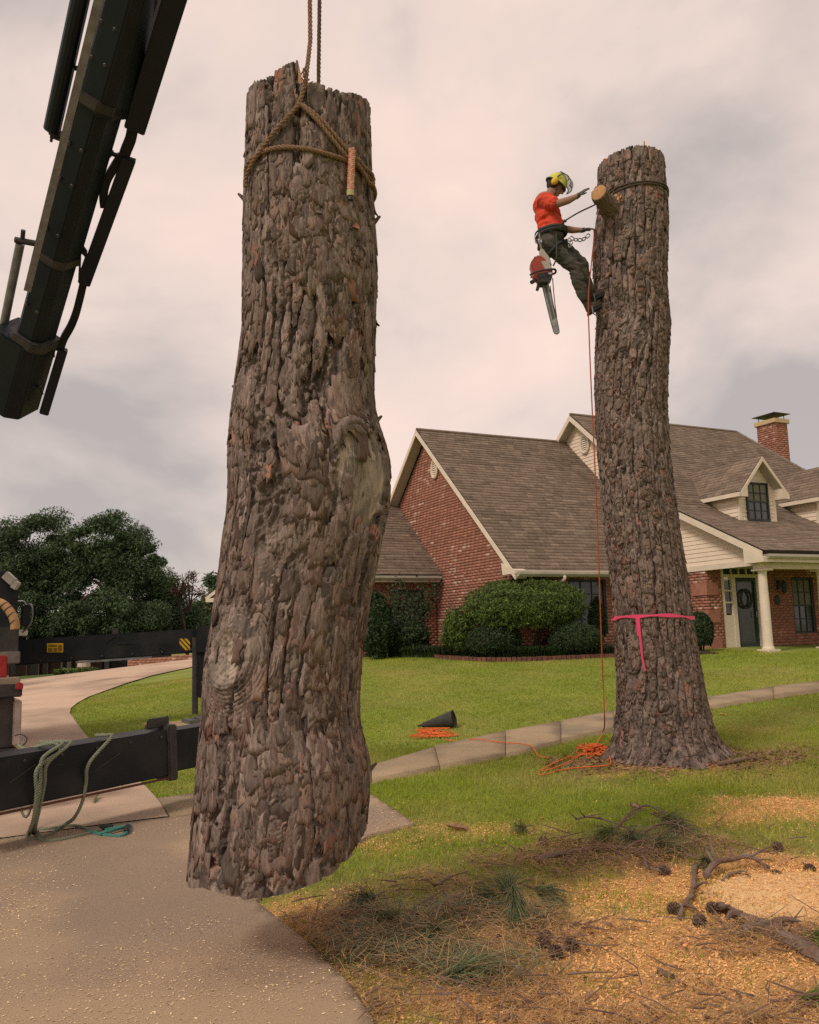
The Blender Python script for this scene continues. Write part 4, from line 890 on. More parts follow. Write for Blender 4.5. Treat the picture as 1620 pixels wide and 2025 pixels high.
m_ = MB(); m_.obox(H(6.265, -1.07, 1.0), DV*.07, NV*.07, ZV*1.915); m_.obox(H(6.965, -1.07, 1.0), DV*.07, NV*.07, ZV*1.915); m_.obox(H(6.337, -1.07, 2.82), DV*.626, NV*.07, ZV*.095); m_.obox(H(6.337, -1.07, 1.0), DV*.626, NV*.07, ZV*.16); door = m_.build('door', SLATE, house)
m_ = MB(); m_.obox(H(6.337, -1.03, 1.162), DV*.626, NV*.02, ZV*1.656); m_.build('pane', mat('storm_glass', (.05, .065, .065), (.04, .05, .05), .15, 2, spec=.5), door)
m_ = MB(); c_ = H(6.62, -1.09, 2.35); m_.tube([c_+DV*.2*math.cos(t)+ZV*.24*math.sin(t)+NV*.008*math.sin(9*t) for t in np.linspace(0, 2*np.pi, 25)[:-1]], .035, 7, closed=True); wr = m_.build('wreath', WREATH, door)
m_ = MB(); m_.tube([H(6.93, -1.1, 1.85), H(6.93, -1.13, 1.85), H(6.93, -1.13, 2.0), H(6.93, -1.1, 2.0)], .012, 6); m_.build('handle', GREY, door)
window(H(8.42, -1.02, 1.36), DV, -NV, .84, 1.57, 3, 4, house, shutter=.36, blind=1)
window(H(11.42, -1.02, 1.36), DV, -NV, .84, 1.57, 3, 4, house, shutter=.36, blind=1)
m_ = MB(); m_.ball(H(7.78, -1.13, 2.3), (.11, .03, .14), 12, 8, DV, NV); m_.build('wall_plaque', SLATE, house)
m_ = MB(); m_.box(H(7.85, -1.14, 2.72), .05, .02, .12, DV, NV); m_.tube([H(7.85, -1.15, 2.78), H(7.85, -1.3, 2.86), H(7.85, -1.32, 2.8)], .012, 6); m_.lathe([(.02, .2), (.09, .14), (.075, -.1), (.02, -.14)], H(7.85, -1.32, 2.62), n=8); m_.build('porch_lantern', SLATE, house)
# --- dormers
def dormer(a0):
    a1 = a0+1.42; am = (a0+a1)/2; bf = -1.2; z0, ze, zr = 4.36, 5.42, 6.2
    fp = [(a0, z0), (a1, z0), (a1, ze), (am, zr-.02), (a0, ze)]
    m_ = MB(); m_.prism([H(a, bf+.02, z) for a, z in [(a0+.02, z0-.1), (a1-.02, z0-.1), (a1-.02, ze), (am, zr-.06), (a0+.02, ze)]], NV*2.6); d = m_.build('dormer', SIDE, house)
    w0_, w1_ = a0+.29, a1-.29
    def boards(poly, o, u, nrm):
        z = min(p[1] for p in poly); zm = max(p[1] for p in poly)
        while z < zm-.03:
            h = min(.115, zm-z)
            for (p0, q0), (p1, q1) in zip(spans(poly, z+.003), spans(poly, z+h-.003)):
                segs = [(p0, q0, p1, q1)]
                if u is DV and 4.44 < z+.06 < 5.55: segs = [(p0, w0_-.0, p1, w0_-.0), (w1_, q0, w1_, q1)]
                for (s0_, s1_, t0_, t1_) in segs:
                    if s1_-s0_ < .03: continue
                    c = [o+u*s0_+ZV*z+nrm*.016, o+u*s1_+ZV*z+nrm*.016, o+u*s1_+ZV*z-nrm*.006, o+u*s0_+ZV*z-nrm*.006, o+u*t0_+ZV*(z+h)+nrm*.001, o+u*t1_+ZV*(z+h)+nrm*.001, o+u*t1_+ZV*(z+h)-nrm*.006, o+u*t0_+ZV*(z+h)-nrm*.006]
                    q = MB(); q.hexa(c); q.build('siding_board', SIDE, d)
            z += .115
    boards(fp, H(0, bf+.01, 0), DV, -NV)
    bs_ = lambda z: (z-4.79)/((8.45-4.79)/4.35)-.5 if z > 4.79 else (z-4.79)/(1.38/2.8)-.5
    sp = [(bf+.05, z0), (bs_(z0)+.01, z0), (-.5, 4.79), (bs_(ze), ze), (bf+.05, ze)]
    for aa_, nn in ((a0+.012, -DV), (a1-.012, DV)): boards(sp, H(aa_, 0, 0), NV, nn)
    for aa_ in (a0, a1-.09): q = MB(); q.obox(H(aa_-.004, bf-.022, z0), DV*.098, NV*.06, ZV*(ze-z0)); q.build('corner_board', WHITE, d)
    q = MB(); q.obox(H(a0-.01, bf-.04, z0-.03), DV*(a1-a0+.02), NV*.06, ZV*.09); q.build('sill_board', WHITE, d)
    win = window(H(w0_, bf+.0, 4.47), DV, -NV, w1_-w0_, 1.07, 3, 4, d, glass=GLASS, fr=.045, mr=.011, blind=1)
    ovh = .22; rs = (zr-ze)/(.71); Sd = unit(DV*.71+ZV*(zr-ze)); nd = math.hypot(.71+ovh, rs*(.71+ovh)); bk = 3.0
    for o_, uu, ss in ((H(a0-ovh, bf-.3, ze-rs*ovh+.03), NV, Sd), (H(a1+ovh, bf-.3, ze-rs*ovh+.03), NV, unit(-DV*.71+ZV*(zr-ze)))):
        shingle_roof([(0, 0), (1.9, 0), (2.75, nd), (0, nd)], o_, uu, ss, d, seed=int(a0*10), thick=.05, tw=.28, ex=.125, name='dormer_roof')
    for (pa, pz, qa, qz) in ((a0-ovh, ze-rs*ovh, am, zr), (am, zr, a1+ovh, ze-rs*ovh)):
        p, q_ = H(pa, bf-.325, pz+.02), H(qa, bf-.325, qz+.02); q = MB(); q.hexa([p-ZV*.12, p-ZV*.12+NV*.03, q_-ZV*.12+NV*.03, q_-ZV*.12, p, p+NV*.03, q_+NV*.03, q_]); q.build('rake_board', WHITE, d)
        p, q_ = H(pa, bf-.29, pz-.08), H(qa, bf-.29, qz-.08); q = MB(); q.hexa([p, p+NV*.285, q_+NV*.285, q_, p+ZV*.015, p+NV*.285+ZV*.015, q_+NV*.285+ZV*.015, q_+ZV*.015]); q.build('soffit', SOFF, d)
    for aa_, sg in ((a0-ovh, 1), (a1+ovh, -1)):
        zf = ze-rs*ovh; q = MB(); q.obox(H(aa_-(.03 if sg > 0 else 0), bf-.28, zf-.09), DV*.03, NV*1.6, ZV*.11); q.build('fascia', WHITE, d)
        q = MB(); q.prism([H(aa_, bf-.327, zf-.10), H(aa_+sg*ovh*1.15, bf-.327, zf-.10), H(aa_+sg*ovh*1.15, bf-.327, zf+rs*ovh*.8), H(aa_, bf-.327, zf+.02)], NV*.33); q.build('eave_return', WHITE, d)
for a0 in (6.5, 9.62): dormer(a0)
# --- chimney with cap and flue cover
CHB_ = mat('chimney_brick', (.215, .075, .06), (.15, .052, .045), .9, 9, bump=.003, bscale=60, attr=('tint', .65, 1.4), attr_cols=[('white', (.62, .47, .40))])
ca, cb, cw_, cdp, ct = 13.2, 3.0, .62, .80, 8.72
m_ = MB(); m_.obox(H(ca+.05, cb+.05, 5), DV*(cw_-.1), NV*(cdp-.1), ZV*(ct-5)); ch = m_.build('chimney', MORTAR, house)
brick_wall([(0, 5.2), (cw_, 5.2), (cw_, ct), (0, ct)], H(ca, cb, 0), DV, -NV, ch, seed=31, wall_t=.06, name='chimney_face'); brick_wall([(.03, 5.2), (cdp, 5.2), (cdp, ct), (.03, ct)], H(ca, cb, 0), NV, -DV, ch, seed=32, wall_t=.05, name='chimney_face')
CAPC = mat('cap_concrete', (.60, .43, .24), (.5, .36, .2), .85, 5)
m_ = MB(); m_.obox(H(ca-.07, cb-.07, ct+.002), DV*(cw_+.14), NV*(cdp+.14), ZV*.16); m_.build('chimney_cap', CAPC, ch, bevel=.015)
for aa_ in (ca+.06, ca+cw_-.06):
    for b_ in (cb+.06, cb+cdp-.06): m_ = MB(); m_.tube([H(aa_, b_, ct+.15), H(aa_, b_, ct+.36)], .014, 6); m_.build('cap_post', DARK, ch)
m_ = MB(); c0 = [H(ca-.1, cb-.1, ct+.36), H(ca+cw_+.1, cb-.1, ct+.36), H(ca+cw_+.1, cb+cdp+.1, ct+.36), H(ca-.1, cb+cdp+.1, ct+.36)]; ctop = H(ca+cw_/2, cb+cdp/2, ct+.45)
m_.add(c0+[p-ZV*.02 for p in c0]+[ctop], [(0, 1, 8), (1, 2, 8), (2, 3, 8), (3, 0, 8), (7, 6, 5, 4), (0, 4, 5, 1), (1, 5, 6, 2), (2, 6, 7, 3), (3, 7, 4, 0)]); m_.build('flue_cover', DARK, ch)
# bed edging of single bricks
EDG = mat('edging_brick', (.19, .08, .055), (.13, .055, .04), .9, 9, attr=('tint', .7, 1.2))
edging = empty('bed_edging', G(1010, 1305), 'low curved border of red bricks in front of the clipped shrubs', 'edging')
path = catmull([G(868, 1301), G(905, 1304), G(950, 1306.5), G(1000, 1307), G(1060, 1305.5), G(1120, 1303), G(1180, 1300.5), G(1235, 1299), G(1300, 1298)], 30); dd = np.r_[0, np.cumsum(np.linalg.norm(np.diff(path, axis=0), axis=1))]
for t in np.arange(0, dd[-1], .115):
    p = np.array([np.interp(t, dd, path[:, i]) for i in range(3)]); p[2] = tz(p[0], p[1]); q = np.array([np.interp(t+.05, dd, path[:, i]) for i in range(3)]); u = unit((q-p)*np.array([1, 1, 0])); n_ = np.array([-u[1], u[0], 0])
    m_ = MB(); m_.box(p+ZV*.03, .05, .1, .05+random.uniform(-.006, .006), u, n_, ZV+u*random.uniform(-.05, .05), t=random.random()); m_.build('brick', EDG, edging)
# ================================================================== crane truck
DZ = lambda py: 8.5-(800-py)/800*2.4
def bp(px, py, dd=0): return atY(px, py, DZ(py)+dd)
TH = unit([-.5, .87, 0]); TR = np.array([TH[1], -TH[0], 0])       # truck heading and its right side
truck = empty('crane_truck', (-5.2, 10, 0), 'black knuckle boom crane truck at the left with boom raised and stabilisers out', 'crane truck')
P0, P1 = bp(30, 800), bp(252, 0); bd = unit(P1-P0); tocam = unit(CAM-(P0+P1)/2); e1 = unit(np.cross(bd, tocam)); e1 = e1 if e1[0] > 0 else -e1; tocam = np.cross(e1, bd); tocam = tocam if tocam@(CAM-P0) > 0 else -tocam
rot = math.radians(30); X_ = e1*math.cos(rot)+tocam*math.sin(rot); Y_ = -e1*math.sin(rot)+tocam*math.cos(rot)
def bsec(p, q, hw, hh, name, mt=BOOM, off=(0, 0), bevel=.012):
    "box section along the boom; chamfered lower edges"
    c = np.array([(-hw, -hh), (hw, -hh), (hw, hh*.55), (hw*.55, hh), (-hw*.55, hh), (-hw, hh*.55)])
    poly = [p+X_*(a+off[0])+Y_*(b+off[1]) for a, b in c]; m_ = MB(); m_.prism(poly, q-p); return m_.build(name, mt, truck, bevel=bevel)
Lb = np.linalg.norm(P1-P0); at = lambda t: P0+(P1-P0)*t
tipT = (LOGD+.15-P0[1])/((P1-P0)[1])
bsec(at(-.015), at(.20), .23, .20, 'boom_head', off=(-.09, 0)); bsec(at(.17), at(.43), .135, .14, 'boom_section'); bsec(at(.42), at(.80), .145, .15, 'boom_section'); bsec(at(.78), at(tipT), .165, .165, 'boom_section', off=(.025, 0))
for t, hw in ((.205, .19), (.43, .155), (.80, .19)): bsec(at(t-.012), at(t+.012), hw, hw*.98, 'wear_collar', DARK)
def cyl(p, q, r, name, mt=BLACK, n=14): m_ = MB(); m_.tube([p, q], r, n); return m_.build(name, mt, truck, smooth=False)
m_ = MB(); m_.beam(bp(54, 575, -.36), bp(197, -10, -.36), .06, .02, tocam); m_.build('lit_face_strip', GREY, truck); up1 = bp(110, 256); up0 = bp(166, 0); d_ = up0-up1; cyl(up1-np.array([.03, 0, 0]), up1+d_*2.0-np.array([.03, 0, 0]), .070, 'cylinder_barrel', BOOM); cyl(up1-d_*.045, up1, .05, 'cylinder_end', DARK); cyl(bp(40, 482), bp(4, 660), .04, 'cylinder_rod', GREY)  # first beam: added light grey strip standing in for the boom's sky-lit left face
cyl(bp(30, 474), bp(84, 484), .028, 'bracket_pin', DARK); cyl(bp(46, 455), bp(44, 478), .02, 'bracket_pin', DARK); cyl(bp(146, 134), bp(160, 136), .02, 'bracket_pin', DARK); cyl(bp(100, 268), bp(134, 280), .02, 'bracket_pin', DARK); cyl(bp(103, 266), bp(101, 280), .012, 'bracket_pin', DARK)
def tray(a, b, hw, name='hose_tray'):
    p, q = bp(*a), bp(*b); m_ = MB(); m_.beam(p, q, hw*2, .09, tocam); return m_.build(name, BOOM, truck, bevel=.008)
tray((388, -140), (266, 256), .085); tray((256, 312), (166, 560), .056); tray((125, 690), (87, 817), .044)
def links(pts, hw, name='chain_link'):
    P = catmull([bp(*p) for p in pts], 6)
    for i in range(0, len(P)-1):
        d = P[i+1]-P[i]; m_ = MB(); m_.beam(P[i]+d*.06, P[i+1]-d*.06, hw*2, .06, tocam); m_.build(name, BLACK, truck)
links([(262, 256), (258, 275), (250, 295), (244, 312)], .045); links([(240, 308), (226, 330), (212, 355), (205, 385), (207, 410)], .035); links([(165, 560), (158, 590), (150, 620), (140, 645), (127, 668), (119, 692)], .034)
def plate(pts, holes, name='hose_bracket'):
    m_ = MB(); P = np.array([bp(*p) for p in pts]); m_.prism(P, tocam*.02); b = m_.build(name, DARK, truck)
    return b
plate([(147, 472), (160, 478), (173, 495), (172, 510), (162, 500), (158, 490), (150, 486)], []); plate([(172, 495), (173, 508), (160, 550), (157, 560), (155, 548), (157, 505), (161, 500), (160, 530)], [])
plate([(262, 170), (262, 180), (254, 210), (252, 248), (249, 245), (247, 200), (253, 192)], [])
for a, b, r_ in (((196, 290), (222, 305), .035), ((218, 303), (268, 318), .02), ((84, 683), (116, 690), .022), ((106, 690), (106, 706), .012), ((60, 762), (80, 765), .014), ((80, 765), (84, 780), .012), ((310, 0), (256, 176), .012), ((322, -60), (262, 150), .010)): cyl(bp(*a), bp(*b), r_, 'hose_bracket', DARK, 8)
cyl(bp(236, 195), bp(244, 190), .05, 'wear_pad', DARK); cyl(bp(138, 502), bp(146, 498), .045, 'wear_pad', DARK)
# out of frame: knuckle, main arm, column, tip sheave and hook
kn = at(-.02)-bd*.1; colm = np.array([-6.6, 11.6, 0]); m_ = MB(); m_.beam(colm+ZV*3.2, kn-e1*.35, .34, .42); m_.build('main_arm', BLACK, truck, bevel=.015)
m_ = MB(); m_.lathe([(.34, .9), (.34, 1.6), (.26, 1.7), (.24, 3.3), (.2, 3.4)], colm, n=18); m_.build('slew_column', BLACK, truck)
htop = atY(623, -330, LOGD-.25); tip = htop+ZV*.55; m_ = MB(); m_.beam(at(tipT-.02), tip+ZV*.05, .2, .2); m_.build('boom_tip', BLACK, truck); m_ = MB(); m_.lathe([(.06, -.05), (.16, -.04), (.13, 0), (.16, .04), (.06, .05)], tip-ZV*.22, X_, 18); m_.build('tip_sheave', DARK, truck)
# front stabiliser
f0, f1 = atY(-60, 1297, 14.2), atY(403, 1266, 15.3); fd = unit(f1-f0); m_ = MB(); m_.beam(f0, f1, .34, .40); fb_o = m_.build('stabiliser_beam', BLACK, truck, bevel=.015)
m_ = MB(); m_.beam(atY(150, 1310, 13.95)-fd*.0, atY(300, 1300, 14.5), .05, .03); m_.build('cable_tray', GREY, truck)
def sticker(px0, py0, px1, py1, name, mt, stripes=0):
    c = np.array([[px0, py0], [px1, py0], [px1, py1], [px0, py1]], float); n_ = unit(np.cross(fd, ZV)); n_ = n_ if n_[1] < 0 else -n_
    def onb(px, py):
        d = ray(px, py); f_ = f0+n_*.176; t = ((f_-CAM)@n_)/(d@n_); return CAM+d*t
    P = np.array([onb(*q) for q in c]); m_ = MB(); m_.prism(P, n_*.003); s_ = m_.build(name, mt, truck); return onb, n_, s_
onb, n_, st = sticker(93, 1290, 125, 1270+2, 'warning_sticker', YELLOW); 
STK = mat('sticker_print', (.25, .14, .01), (.2, .11, .01), .6)
for (a, b, c, d) in ((95, 1281, 104, 1289), (106, 1281, 113, 1289), (95, 1275, 113, 1279), (115, 1275, 123, 1288)):
    P = [onb(*q)+n_*.004 for q in ((a, b), (c, b), (c, d), (a, d))]; m_ = MB(); m_.prism(P, n_*.001); m_.build('print', STK, st)
HZB = mat('hazard_black', (.02, .02, .02), (.03, .03, .03), .6)
onb, n_, st = sticker(355, 1286, 376, 1263, 'hazard_sticker', HZB)
for k in range(-1, 3):
    x0 = 355+k*9; q = [(x0, 1263), (x0+5.5, 1263), (x0+5.5+21, 1286), (x0+21, 1286)]; q = [(min(max(a, 355), 376), b+((min(max(a, 355), 376)-a)*23/21)) for a, b in q]
    if max(a for a, b in q)-min(a for a, b in q) > 3: P = [onb(*w_)+n_*.004 for w_ in q]; m_ = MB(); m_.prism(P, n_*.001); m_.build('stripe', YELLOW, st)
foot = G(388, 1434); jt = np.array([f1[0]+.06, f1[1]-.26, f1[2]+.05]); foot = np.array([jt[0], jt[1], tz(jt[0], jt[1])])
m_ = MB(); m_.box(jt-ZV*.03, .12, .12, .22, fd, n_); m_.build('jack_head', BLACK, truck, bevel=.01)
m_ = MB(); m_.beam(jt, [foot[0], foot[1], foot[2]+.42], .15, .15, (0, 1, 0)); m_.build('jack_tube', BLACK, truck, bevel=.01); m_ = MB(); m_.tube([[foot[0], foot[1], foot[2]+.45], [foot[0], foot[1], foot[2]+.12]], .045, 12); m_.build('jack_rod', GREY, truck)
m_ = MB(); m_.tube([jt+np.array([-.13, -.05, 0]), [foot[0]-.13, foot[1]-.05, foot[2]+.16]], .05, 10); m_.build('jack_guide', DARK, truck)
for k, (z0, z1) in enumerate(((.80, 1.0), (.6, .8), (.42, .6))): m_ = MB(); m_.obox([foot[0]+.01, foot[1]-.078, foot[2]+z0], [.06, 0, 0], [0, -.004, 0], [0, 0, z1-z0]); m_.build('reflector', RED if k != 1 else WHITE, truck)
m_ = MB(); m_.lathe([(.16, .11), (.17, .09), (.2, .075)], foot, n=14); m_.build('jack_foot', DARK, truck)
PAD = mat('wood_pad', (.42, .29, .17), (.34, .23, .13), .9, 8); 
padR = empty('jack_pad', foot, 'grey plastic pad on a pale board under the far stabiliser foot', 'pad'); m_ = MB(); m_.box(foot+ZV*.05, .30, .26, .028, TR, TH); m_.build('plate', mat('pad_plastic', (.09, .095, .09), (.12, .12, .11), .8), padR, bevel=.008)
m_ = MB(); m_.box(foot+ZV*.012+np.array([-.25, -.1, 0]), .62, .45, .012, TR, TH); m_.build('board', PAD, padR)
# rear stabiliser
r0, r1 = atY(-90, 1561, 7.05), atY(322, 1485, 8.45); m_ = MB(); m_.beam(r0, r1, .34, .41); m_.build('stabiliser_beam', BLACK, truck, bevel=.012); rd = unit(r1-r0)
r2 = r1+rd*1.0; m_ = MB(); m_.beam(r1-rd*.3, r2, .28, .37); m_.build('stabiliser_beam', BLACK, truck, bevel=.012)
m_ = MB(); m_.beam(r1-rd*.06, r1+rd*.03, .40, .50); m_.build('beam_collar', DARK, truck, bevel=.012)
m_ = MB(); m_.box(r1+ZV*.27-rd*.02+np.array([0, -.1, 0]), .10, .06, .045, rd); m_.build('lock_block', DARK, truck, bevel=.01)
m_ = MB(); rr = mat('rust_edge', (.14, .055, .03), (.09, .04, .025), .9, 20); nrm_ = unit(np.cross(rd, ZV)); nrm_ = nrm_ if nrm_[1] < 0 else -nrm_; m_.beam(r0+nrm_*.165-ZV*.225, r1+nrm_*.165-ZV*.225, .03, .015); m_.build('beam_lip', rr, truck)
fr2 = np.array([r2[0], r2[1], tz(r2[0], r2[1])]); m_ = MB(); m_.beam(r2+ZV*.3-rd*.1, fr2+ZV*.1-rd*.1, .16, .16, (0, 1, 0)); m_.lathe([(.2, 0), (.2, .06), (.1, .1)], fr2-rd*.1, n=14); m_.build('jack_tube', BLACK, truck)
# body: deck, boxes, tyre, cab, mirror
def tb(px0, py0, px1, py1, D_, dep, name, mt, bevel=.01):
    a, b = atY(px0, py1, D_), atY(px1, py1, D_); w_ = min((b-a)[0], 3.0); h_ = atY(px1, py0, D_)[2]-b[2]; m_ = MB(); m_.obox(b-TR*(w_/TR[0]), TR*(w_/TR[0]), TH*dep, ZV*h_); return m_.build(name, mt, truck, bevel=bevel)
tb(-900, 1340, 40, 1354, 8.6, 4.2, 'deck', mat('deck_board', (.30, .22, .15), (.2, .15, .11), .85, 6)); tb(-900, 1352, 44, 1378, 8.55, .12, 'rear_bar', DARK); tb(34, 1350, 46, 1364, 8.5, .06, 'marker_light', RED)
tb(-420, 1378, 26, 1478, 8.7, 1.0, 'tool_box', mat('weathered_paint', (.06, .05, .045), (.10, .085, .075), .7, 5)); tb(28, 1385, 41, 1474, 8.68, .5, 'mud_guard', mat('pale_panel', (.55, .45, .38), (.40, .32, .27), .6, 9)); tb(-300, 1482, 38, 1496, 8.55, .5, 'step_plate', DARK)
tb(-10, 1296, 14, 1340, 8.75, .15, 'tail_lamp', RED); tb(-40, 1288, 40, 1312, 9.2, .2, 'cross_member', mat('worn_steel', (.14, .12, .11), (.22, .18, .15), .7, 8)); tb(20, 1312, 30, 1338, 8.9, .1, 'post', DARK); tb(-800, 1378, -30, 1480, 8.8, 3.5, 'chassis', DARK)
tb(-900, 1135, 33, 1262, 11.0, .5, 'head_board', BLACK); tb(-900, 1240, 36, 1300, 10.6, .6, 'valve_block', DARK)
tb(-1200, 1130, 20, 1330, 12.3, 2.2, 'cab', BLACK, .05)
m_ = MB(); m_.tube(catmull([atY(-25, 1190, 10.3), atY(2, 1193, 10.3), atY(18, 1207, 10.3), atY(28, 1226, 10.3), atY(30, 1245, 10.3)], 6), .052, 12); hs = m_.build('intake_hose', mat('tan_hose', (.42, .24, .11), (.36, .2, .09), .7, 8), truck, smooth=True)
for q_ in ((8, 1197), (16, 1205), (23, 1216), (28, 1230)): m_ = MB(); c_ = atY(*q_, 10.3); m_.lathe([(.056, -.006), (.056, .006)], c_, unit([.6, 0, -.7]), 14); m_.build('hose_clip', DARK, hs)
for a, b in (((10, 1136), (28, 1152)), ((26, 1154), (36, 1160))): p, q_ = atY(*a, 10.9), atY(*b, 10.9); m_ = MB(); m_.beam(p, q_, .10, .07, (0, 1, 0)); m_.build('work_lamp', mat('lamp_glass', (.45, .42, .35), (.4, .38, .32), .3), truck, bevel=.006)
tb(45, 1197, 59, 1238, 12.2, .10, 'mirror', BLACK, .02); m_ = MB(); m_.tube(catmull([atY(30, 1190, 12.2), atY(46, 1189, 12.2), atY(52, 1196, 12.2), atY(63, 1197, 12.1), atY(63, 1225, 12.1), atY(56, 1240, 12.1), atY(40, 1254, 12.2)], 4), .012, 6); m_.build('mirror_arm', GREY, truck); tb(38, 1245, 55, 1257, 12.2, .06, 'small_mirror', mat('mirror_glass', (.5, .46, .4), (.4, .38, .34), .15, metal=.6), .01)
wc = atY(-16, 1562, 9.2); 
def tyre(c, name='wheel'):
    m_ = MB(); m_.lathe([(.30, -.14), (.47, -.15), (.52, -.10), (.52, .10), (.47, .15), (.30, .14)], c, TR, 26); w_ = m_.build(name, RUBBER, truck, smooth=False); m_ = MB(); m_.lathe([(.30, -.10), (.28, .12), (.12, .06), (.10, .14), (.02, .14)], c, TR, 20); m_.build('rim', GREY, w_)
wc = np.array([-4.42, 9.15, tz(-4.42, 9.15)+.52]); tyre(wc); tyre(wc+TH*1.3); tyre(wc+TH*5.2)
# thin wire loop by the tool box
m_ = MB(); m_.tube(catmull([atY(30, 1455, 8.5), atY(42, 1452, 8.45), atY(53, 1460, 8.45), atY(50, 1470, 8.45), atY(40, 1476, 8.5)], 5), .006, 6); m_.build('wire_loop', DARK, truck)
# green-grey rope draped over the rear beam
ROPE_G = mat('green_rope', (.23, .245, .17), (.17, .19, .13), .9, 60, bump=.002, bscale=160); TEAL = mat('teal_rope', (.07, .24, .19), (.05, .17, .14), .9, 60, bump=.002)
rp = empty('mooring_rope', G(150, 1650), 'thick pale green rope draped over the near stabiliser beam and ending in a teal loop', 'rope')
bt = lambda px, oy=0: r0+(r1-r0)*((px+90)/412)+ZV*(.22+.018)+nrm_*oy
def hang(px, pyt, pts, D_): return [atY(*p, D_) for p in pts]
fr_ = .20
paths = [
 [atY(38, 1474, 8.2), atY(52, 1482, 7.85), bt(62, .05)+ZV*.0, bt(73, .155), bt(76, .195)-ZV*.06, atY(74, 1520, 7.28), atY(72, 1570, 7.3), atY(66, 1620, 7.36), atY(60, 1640, 7.45), G(66, 1648)+ZV*.02, G(100, 1644)+ZV*.02, G(140, 1637)+ZV*.02, G(175, 1645)+ZV*.02],
 [bt(66, -.05)+ZV*.01, bt(74, .10)+ZV*.012, bt(82, .185), atY(84, 1500, 7.32), atY(80, 1545, 7.34), atY(74, 1590, 7.36), atY(68, 1630, 7.44), G(62, 1646)+ZV*.03],
 [bt(84, .02)+ZV*.008, bt(92, .15)+ZV*.008, bt(96, .19)-ZV*.01, atY(94, 1510, 7.36), atY(88, 1550, 7.38), atY(78, 1600, 7.4), atY(70, 1635, 7.46), G(70, 1650)+ZV*.025],
 [bt(168, .02)+ZV*.004, bt(176, .13)+ZV*.006, bt(180, .19)-ZV*.01, atY(176, 1510, 7.66), atY(170, 1550, 7.68), atY(162, 1588, 7.68), atY(146, 1618, 7.7), G(128, 1640)+ZV*.04, G(100, 1654)+ZV*.02, G(72, 1664)+ZV*.02, G(54, 1660)+ZV*.02, G(58, 1650)+ZV*.03, G(74, 1656)+ZV*.04, G(82, 1666)+ZV*.02, G(110, 1667)+ZV*.02, G(155, 1658)+ZV*.02, G(200, 1646)+ZV*.02],
 [atY(42, 1560, 8.0), atY(40, 1590, 7.9), atY(46, 1612, 7.85), atY(54, 1614, 7.85), atY(61, 1595, 7.85), atY(64, 1560, 7.9)]]
for i, p in enumerate(paths): m_ = MB(); m_.strands(catmull(p, 8), .0155 if i < 4 else .012, 3, .07); m_.build('strand', ROPE_G, rp)
m_ = MB(); m_.strands(catmull([G(172, 1648)+ZV*.02, G(205, 1656)+ZV*.02, G(240, 1658)+ZV*.02, G(254, 1650)+ZV*.03, G(250, 1643)+ZV*.03, G(225, 1646)+ZV*.03, G(208, 1650)+ZV*.03], 8), .017, 3, .07); m_.strands(catmull([G(198, 1657)+ZV*.03, G(222, 1652)+ZV*.04, G(250, 1644)+ZV*.04, G(258, 1640)+ZV*.03], 6), .016, 3, .07); m_.build('teal_loop', TEAL, rp)
for a, b in (((198, 1645), (222, 1644)), ((252, 1642), (250, 1654))): m_ = MB(); m_.tube([G(*a)+ZV*.03, (G(*a)+G(*b))/2+ZV*.04, G(*b)+ZV*.03], .024, 10); m_.build('tape_wrap', mat('black_tape', (.02, .02, .022), (.04, .035, .03), .8), rp)

# seams, bolts and scuffs on the beams
n_f = unit(np.cross(fd, ZV)); n_f = n_f if n_f[1] < 0 else -n_f
def onplane(px, py, p, n): d = ray(px, py); return CAM+d*(((p-CAM)@n)/(d@n))
SCUFF = mat('scuffed_paint', (.075, .068, .062), (.05, .045, .042), .6, 20)
for a, b in (((206, 1272), (229, 1256)), ((308, 1278), (330, 1286)), ((232, 1273), (262, 1272))): p, q_ = onplane(*a, f0+n_f*.173, n_f), onplane(*b, f0+n_f*.173, n_f); m_ = MB(); m_.beam(p, q_, .004, .022, n_f); m_.build('scuff', SCUFF, truck)
p = onplane(228, 1249, f0+n_f*.1, n_f); m_ = MB(); m_.box(p, .05, .05, .05, fd, n_f); m_.build('latch', DARK, truck, bevel=.01)
for k in range(7): p = f0+(f1-f0)*(.16+k*.13)+n_f*.172-ZV*.15; m_ = MB(); m_.lathe([(.018, 0), (.018, .01), (.012, .014)], p, n_f, 6); m_.build('bolt', DARK, truck)
for a, b in (((180, 1530), (237, 1490)), ((20, 1548), (70, 1512)), ((108, 1512), (125, 1511))): p, q_ = onplane(*a, r0+nrm_*.173, nrm_), onplane(*b, r0+nrm_*.173, nrm_); m_ = MB(); m_.beam(p, q_, .004, .008, nrm_); m_.build('scuff', SCUFF, truck)
for k in range(5): p = r0+(r1-r0)*(.25+k*.17)+nrm_*.172+ZV*.15; m_ = MB(); m_.lathe([(.014, 0), (.014, .008), (.009, .011)], p, nrm_, 6); m_.build('bolt', DARK, truck)
for t in (.3, .5, .62, .7, .88, .95, 1.05):
    for s_ in (-1, 1): p = at(t)+Y_*.155+X_*s_*.06; m_ = MB(); m_.lathe([(.018, 0), (.018, .012), (.012, .016)], p, Y_, 6); m_.build('bolt', DARK, truck)
